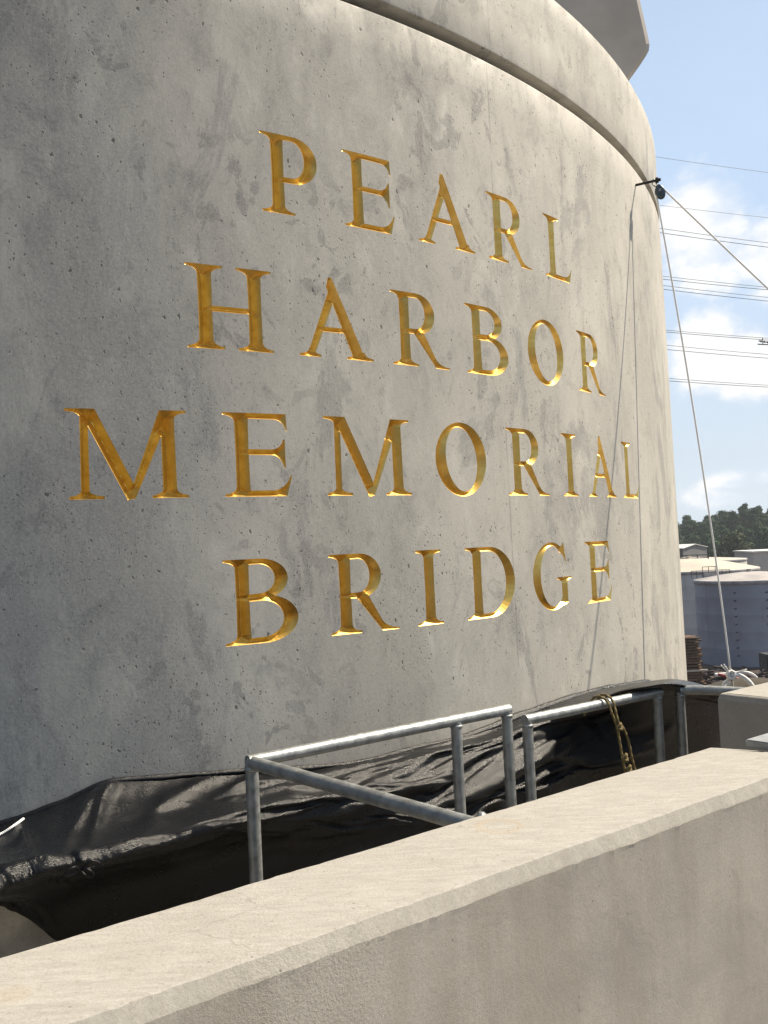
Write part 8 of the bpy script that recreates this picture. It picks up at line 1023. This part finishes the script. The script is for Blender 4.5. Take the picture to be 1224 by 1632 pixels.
keep(from_bm('roof_vent', bm, M_WROOF, None, True), wb)
bm = bmesh.new(); box(bm, (-6.5,-4,13.36), (-3.5,0,16.0), M); keep(from_bm('roof_unit', bm, simple('cooling_unit_blue_grey', (.30,.36,.42), .5, .2, .1, 2)), wb)
building((85,295), 26, 13, 13.8, rad(-50), 'dark grey shed with a white pitched roof below the wooded hill', M_DKWALL, M_WROOF, 1.05)

# ------------------------------------------------------------------ yard clutter at the foot of the tanks
lu = thing('timber_stack', (33.0,104.5,GROUND), 'stack of brown timber and rusty steel beside the nearest tank', 'stack')
M_WOOD = simple('weathered_timber', (.13,.075,.042), .85, 0, .45, 3.0)
random.seed(4); bm = bmesh.new()
for r in range(19):
    z = GROUND+1.2+r*.30
    for k in range(5):
        l = random.uniform(-.35,.35); hz_ = random.uniform(.12,.27); box(bm, (29.5+l, 103.0+k*.55+random.uniform(-.1,.05), z), (33.95+l*.8-.02*r, 103.5+k*.55, z+hz_))
keep(from_bm('planks', bm, M_WOOD), lu)
bm = bmesh.new()
for z in (GROUND+.5, GROUND+1.0, GROUND+3.1): box(bm, (29.3,102.8,z), (34.3,103.0,z+.18))
keep(from_bm('pale_beams', bm, simple('pale_timber', (.55,.47,.36), .8, 0, .2, 2)), lu)
def yard(name, label, cat, mat, parts):
    bm = bmesh.new()
    for fn in parts: fn(bm)
    return tag(from_bm(name, bm, mat, None, False), label, cat)
M_PIPE = simple('pale_pipe', (.60,.58,.54), .6, 0, .2, 1.5); M_RED = simple('red_hose', (.26,.03,.03), .5, 0, .2, 1)
yard('pipe', 'pale bent pipe lying on the dark ground right of the timber stack', 'pipe', M_PIPE, [lambda b: tube(b, catmull([(33.2,97.5,-14.6),(35.0,97.6,-14.55),(36.3,97.5,-14.5),(37.2,97.4,-14.9),(37.6,97.3,-15.7)], 4), .22, 8)])
yard('pipe', 'second pale bent pipe lying nearer the rope knot', 'pipe', M_PIPE, [lambda b: tube(b, catmull([(36.6,93.5,-14.8),(37.6,93.6,-14.75),(38.3,93.5,-14.95),(38.8,93.4,-15.8)], 4), .2, 8)])
yard('hose', 'long dark red hose crossing the dark yard', 'hose', M_RED, [lambda b: tube(b, catmull([(33.0,96.0,-14.3),(35.2,95.5,-14.9),(37.4,95.2,-15.6),(39.5,95.5,-15.75),(42.5,96,-15.8)], 5), .16, 8)])
yard('beam', 'pale beam lying tilted behind the rope knot', 'beam', M_PIPE, [lambda b: tube(b, [(40.2,99,-15.2),(43.2,99.6,-14.5)], .16, 6)])
random.seed(8)
def heap(cx_, cy_, z_, rx, rz, n, s):
    def fn(b):
        for i in range(n):
            a = random.uniform(0,6.28); q = math.sqrt(random.random()); x = cx_+math.cos(a)*rx*q; y = cy_+math.sin(a)*rx*.5*q
            z = z_+random.random()*rz*(1-q*.7); w = random.uniform(.3,1)*s
            box(b, (x-w,y-w*.3,z-.12), (x+w,y+w*.3,z+.12), Matrix.Translation((x,y,z)) @ Matrix.Rotation(random.uniform(-.5,.5),4,'Y') @ Matrix.Rotation(random.uniform(-1,1),4,'Z') @ Matrix.Translation((-x,-y,-z)))
    return fn
tag(yard('scrap', 'dark jumble of scrap steel on the ground in front of the nearest tank', 'scrap', simple('rusty_scrap', (.055,.038,.034), .8, .2, .6, 2.0), [heap(38,106,-17.6,9,3.0,240,1.1)]), kind='stuff')
bm = bmesh.new()
for i in range(26):
    for j in range(14):
        x, y = 20+i*1.6, 78+j*1.6; bm.verts.new((x, y, GROUND+4.3*math.exp(-((x-33)/11)**2-((y-89)/5.0)**2)+.25*noise.noise(Vector((x*.5,y*.5,2)))-.05))
bm.verts.ensure_lookup_table()
for i in range(25):
    for j in range(13): a = i*14+j; bm.faces.new([bm.verts[q] for q in (a, a+14, a+15, a+1)])
tag(from_bm('dirt_mound', bm, ground_mat(), None, True), kind='structure')
ct = thing('shipping_container', (44.6,112,GROUND), 'dark container standing in the yard at the right edge', 'container')
bm = bmesh.new(); box(bm, (43.9,110.8,GROUND), (49.9,113.2,-14.5), None, .05); keep(from_bm('body', bm, M_DARKSTEEL), ct)
bm = bmesh.new()
for k in range(20): box(bm, (44.05+k*.29,110.72,GROUND+.2), (44.18+k*.29,110.79,-14.7))
keep(from_bm('ribs', bm, M_DARKSTEEL), ct)

# ------------------------------------------------------------------ wooded hill
def hill_z(x, y):
    a = math.degrees(math.atan2(x, y)); r = math.hypot(x, y)
    ridge = 2.2 + .22*(a-21) + 1.6*math.sin(a*.55+1.2) + 1.2*math.sin(a*1.3+1)
    k = min(1, max(0, (r-370)/190)); k = k*k*(3-2*k); b_ = min(1, max(0, (r-760)/400))
    e = min(1, max(0, (a+10)/14)) * min(1, max(0, (64-a)/18))
    return GROUND + (ridge-GROUND)*k*(1-b_)*e - .3
hv, hf = [], []; na, nr_ = 60, 26
for i in range(na+1):
    a = rad(-12+78*i/na)
    for j in range(nr_+1):
        r = 350+ 850*(j/nr_); x, y = r*math.sin(a), r*math.cos(a); hv.append((x, y, hill_z(x,y)))
for i in range(na):
    for j in range(nr_): q = i*(nr_+1)+j; hf.append((q, q+nr_+1, q+nr_+2, q+1))
tag(from_py('hill', hv, hf, leaf_mat('hill_undergrowth', (.014,.024,.012), (.026,.040,.018)), None, True), kind='structure')
M_BARK = simple('bark', (.07,.055,.042), .9, 0, .3, 2)
def crown_mesh(seed, H, Rr, clumps, leaves, size):
    rnd = random.Random(seed); v, f = [], []
    cl = []
    for i in range(clumps):
        a = rnd.uniform(0, 6.283); z = rnd.uniform(.12, 1.0); w = math.sin(max(0,min(1, (z-.04)/.96))*math.pi*.72+.55)
        q = rnd.uniform(.25, 1.0)*Rr*w*.78
        cl.append((math.cos(a)*q, math.sin(a)*q, z*H*.93, rnd.uniform(.20,.36)*Rr))
    for x, y, z, r in cl:
        for k in range(leaves):
            d = Vector((rnd.gauss(0,1), rnd.gauss(0,1), rnd.gauss(0,1)*.8)).normalized()*r*(rnd.random()**.4)
            p = Vector((x,y,z))+d; s = size*rnd.uniform(.6,1.3)
            n1 = (d.normalized()+Vector((rnd.gauss(0,.5),rnd.gauss(0,.5),rnd.gauss(0,.5)+.3))).normalized(); t1 = n1.orthogonal().normalized(); t2 = n1.cross(t1)
            b = len(v); v += [p+t1*s, p+t2*s*.7, p-t1*s, p-t2*s*.7]; f.append((b,b+1,b+2,b+3))
    return v, f
def trunk_bm(H, rnd):
    bm = bmesh.new(); tube(bm, [(0,0,-.8),(.1,0,H*.25),(.15,.1,H*.5),(.1,.15,H*.78)], [H*.032,H*.024,H*.017,H*.006], 8)
    for k in range(5):
        a = rnd.uniform(0,6.28); z = H*rnd.uniform(.3,.55); l = H*.28
        tube(bm, [(.1,.05,z),(math.cos(a)*l*.5,math.sin(a)*l*.5,z+l*.45),(math.cos(a)*l,math.sin(a)*l,z+l*.7)], [H*.012,H*.008,H*.003], 6)
    return bm
LEAVES = [leaf_mat('deep_green_leaves', (.022,.056,.019), (.058,.118,.036)), leaf_mat('olive_leaves', (.045,.060,.018), (.095,.105,.035))]
WOOD = 'dark green broadleaf tree in the dense wood on the far hill'
protos = []
for k, (H, Rr) in enumerate(((13,6.0),(15,5.6),(11,5.8),(16,6.6))):
    root = thing('broadleaf_tree', (0,0,0), WOOD, 'tree', 'trees of the wooded hill')
    v, f = crown_mesh(20+k, H, Rr, 52, 70, .50); from_py('crown', v, f, LEAVES[0], root); from_bm('trunk', trunk_bm(H, random.Random(k)), M_BARK, root, True)
    protos.append(root)
rnd = random.Random(12); spots = []
for ring_r in (390, 404, 418, 434, 450, 467, 485, 504, 524, 545, 566, 588, 604):
    a = 16.0 + rnd.uniform(0,.5)
    while a < 29.5:
        spots.append((ring_r+rnd.uniform(-10,10), a+rnd.uniform(-.2,.2))); a += 62.0*7.0/ring_r*rnd.uniform(.7,1.25)
used = set()
for k, (r, a) in enumerate(spots):
    pr = protos[k % 4] if k < 4 else protos[rnd.randrange(4)]
    if k < 4: o = pr
    else:
        o = pr.copy(); COL.objects.link(o)
        for ch in list(pr.children):
            c = ch.copy(); COL.objects.link(c); c.parent = o
    x, y = r*math.sin(rad(a)), r*math.cos(rad(a))
    o.location = (x, y, hill_z(x,y)); s = rnd.uniform(.5,.85); o.scale = (s,s,s*rnd.uniform(.85,1.1)); o.rotation_euler = (0,0,rnd.uniform(0,6.28))
ot = thing('broadleaf_tree', (126,342,GROUND), 'olive green round tree standing in front of the dark wood', 'tree')
v, f = crown_mesh(77, 17.5, 8.5, 46, 90, .5); from_py('crown', v, f, LEAVES[1], ot); from_bm('trunk', trunk_bm(17.5, random.Random(5)), M_BARK, ot, True)

# ------------------------------------------------------------------ summer haze
bm = bmesh.new(); box(bm, (-1650,-1650,GROUND-1.5), (1650,1650,62))
hm = bpy.data.materials.new('haze_air'); hm.use_nodes = True; hg = NT(hm.node_tree); hg.n.clear()
pv = hg.new('ShaderNodeVolumePrincipled'); pv.inputs['Color'].default_value = (.86,.92,1.0,1); pv.inputs['Density'].default_value = .00017; pv.inputs['Anisotropy'].default_value = .2
ho = hg.new('ShaderNodeOutputMaterial'); hg.l.new(pv.outputs[0], ho.inputs['Volume'])
tag(from_bm('haze', bm, hm), kind='stuff')
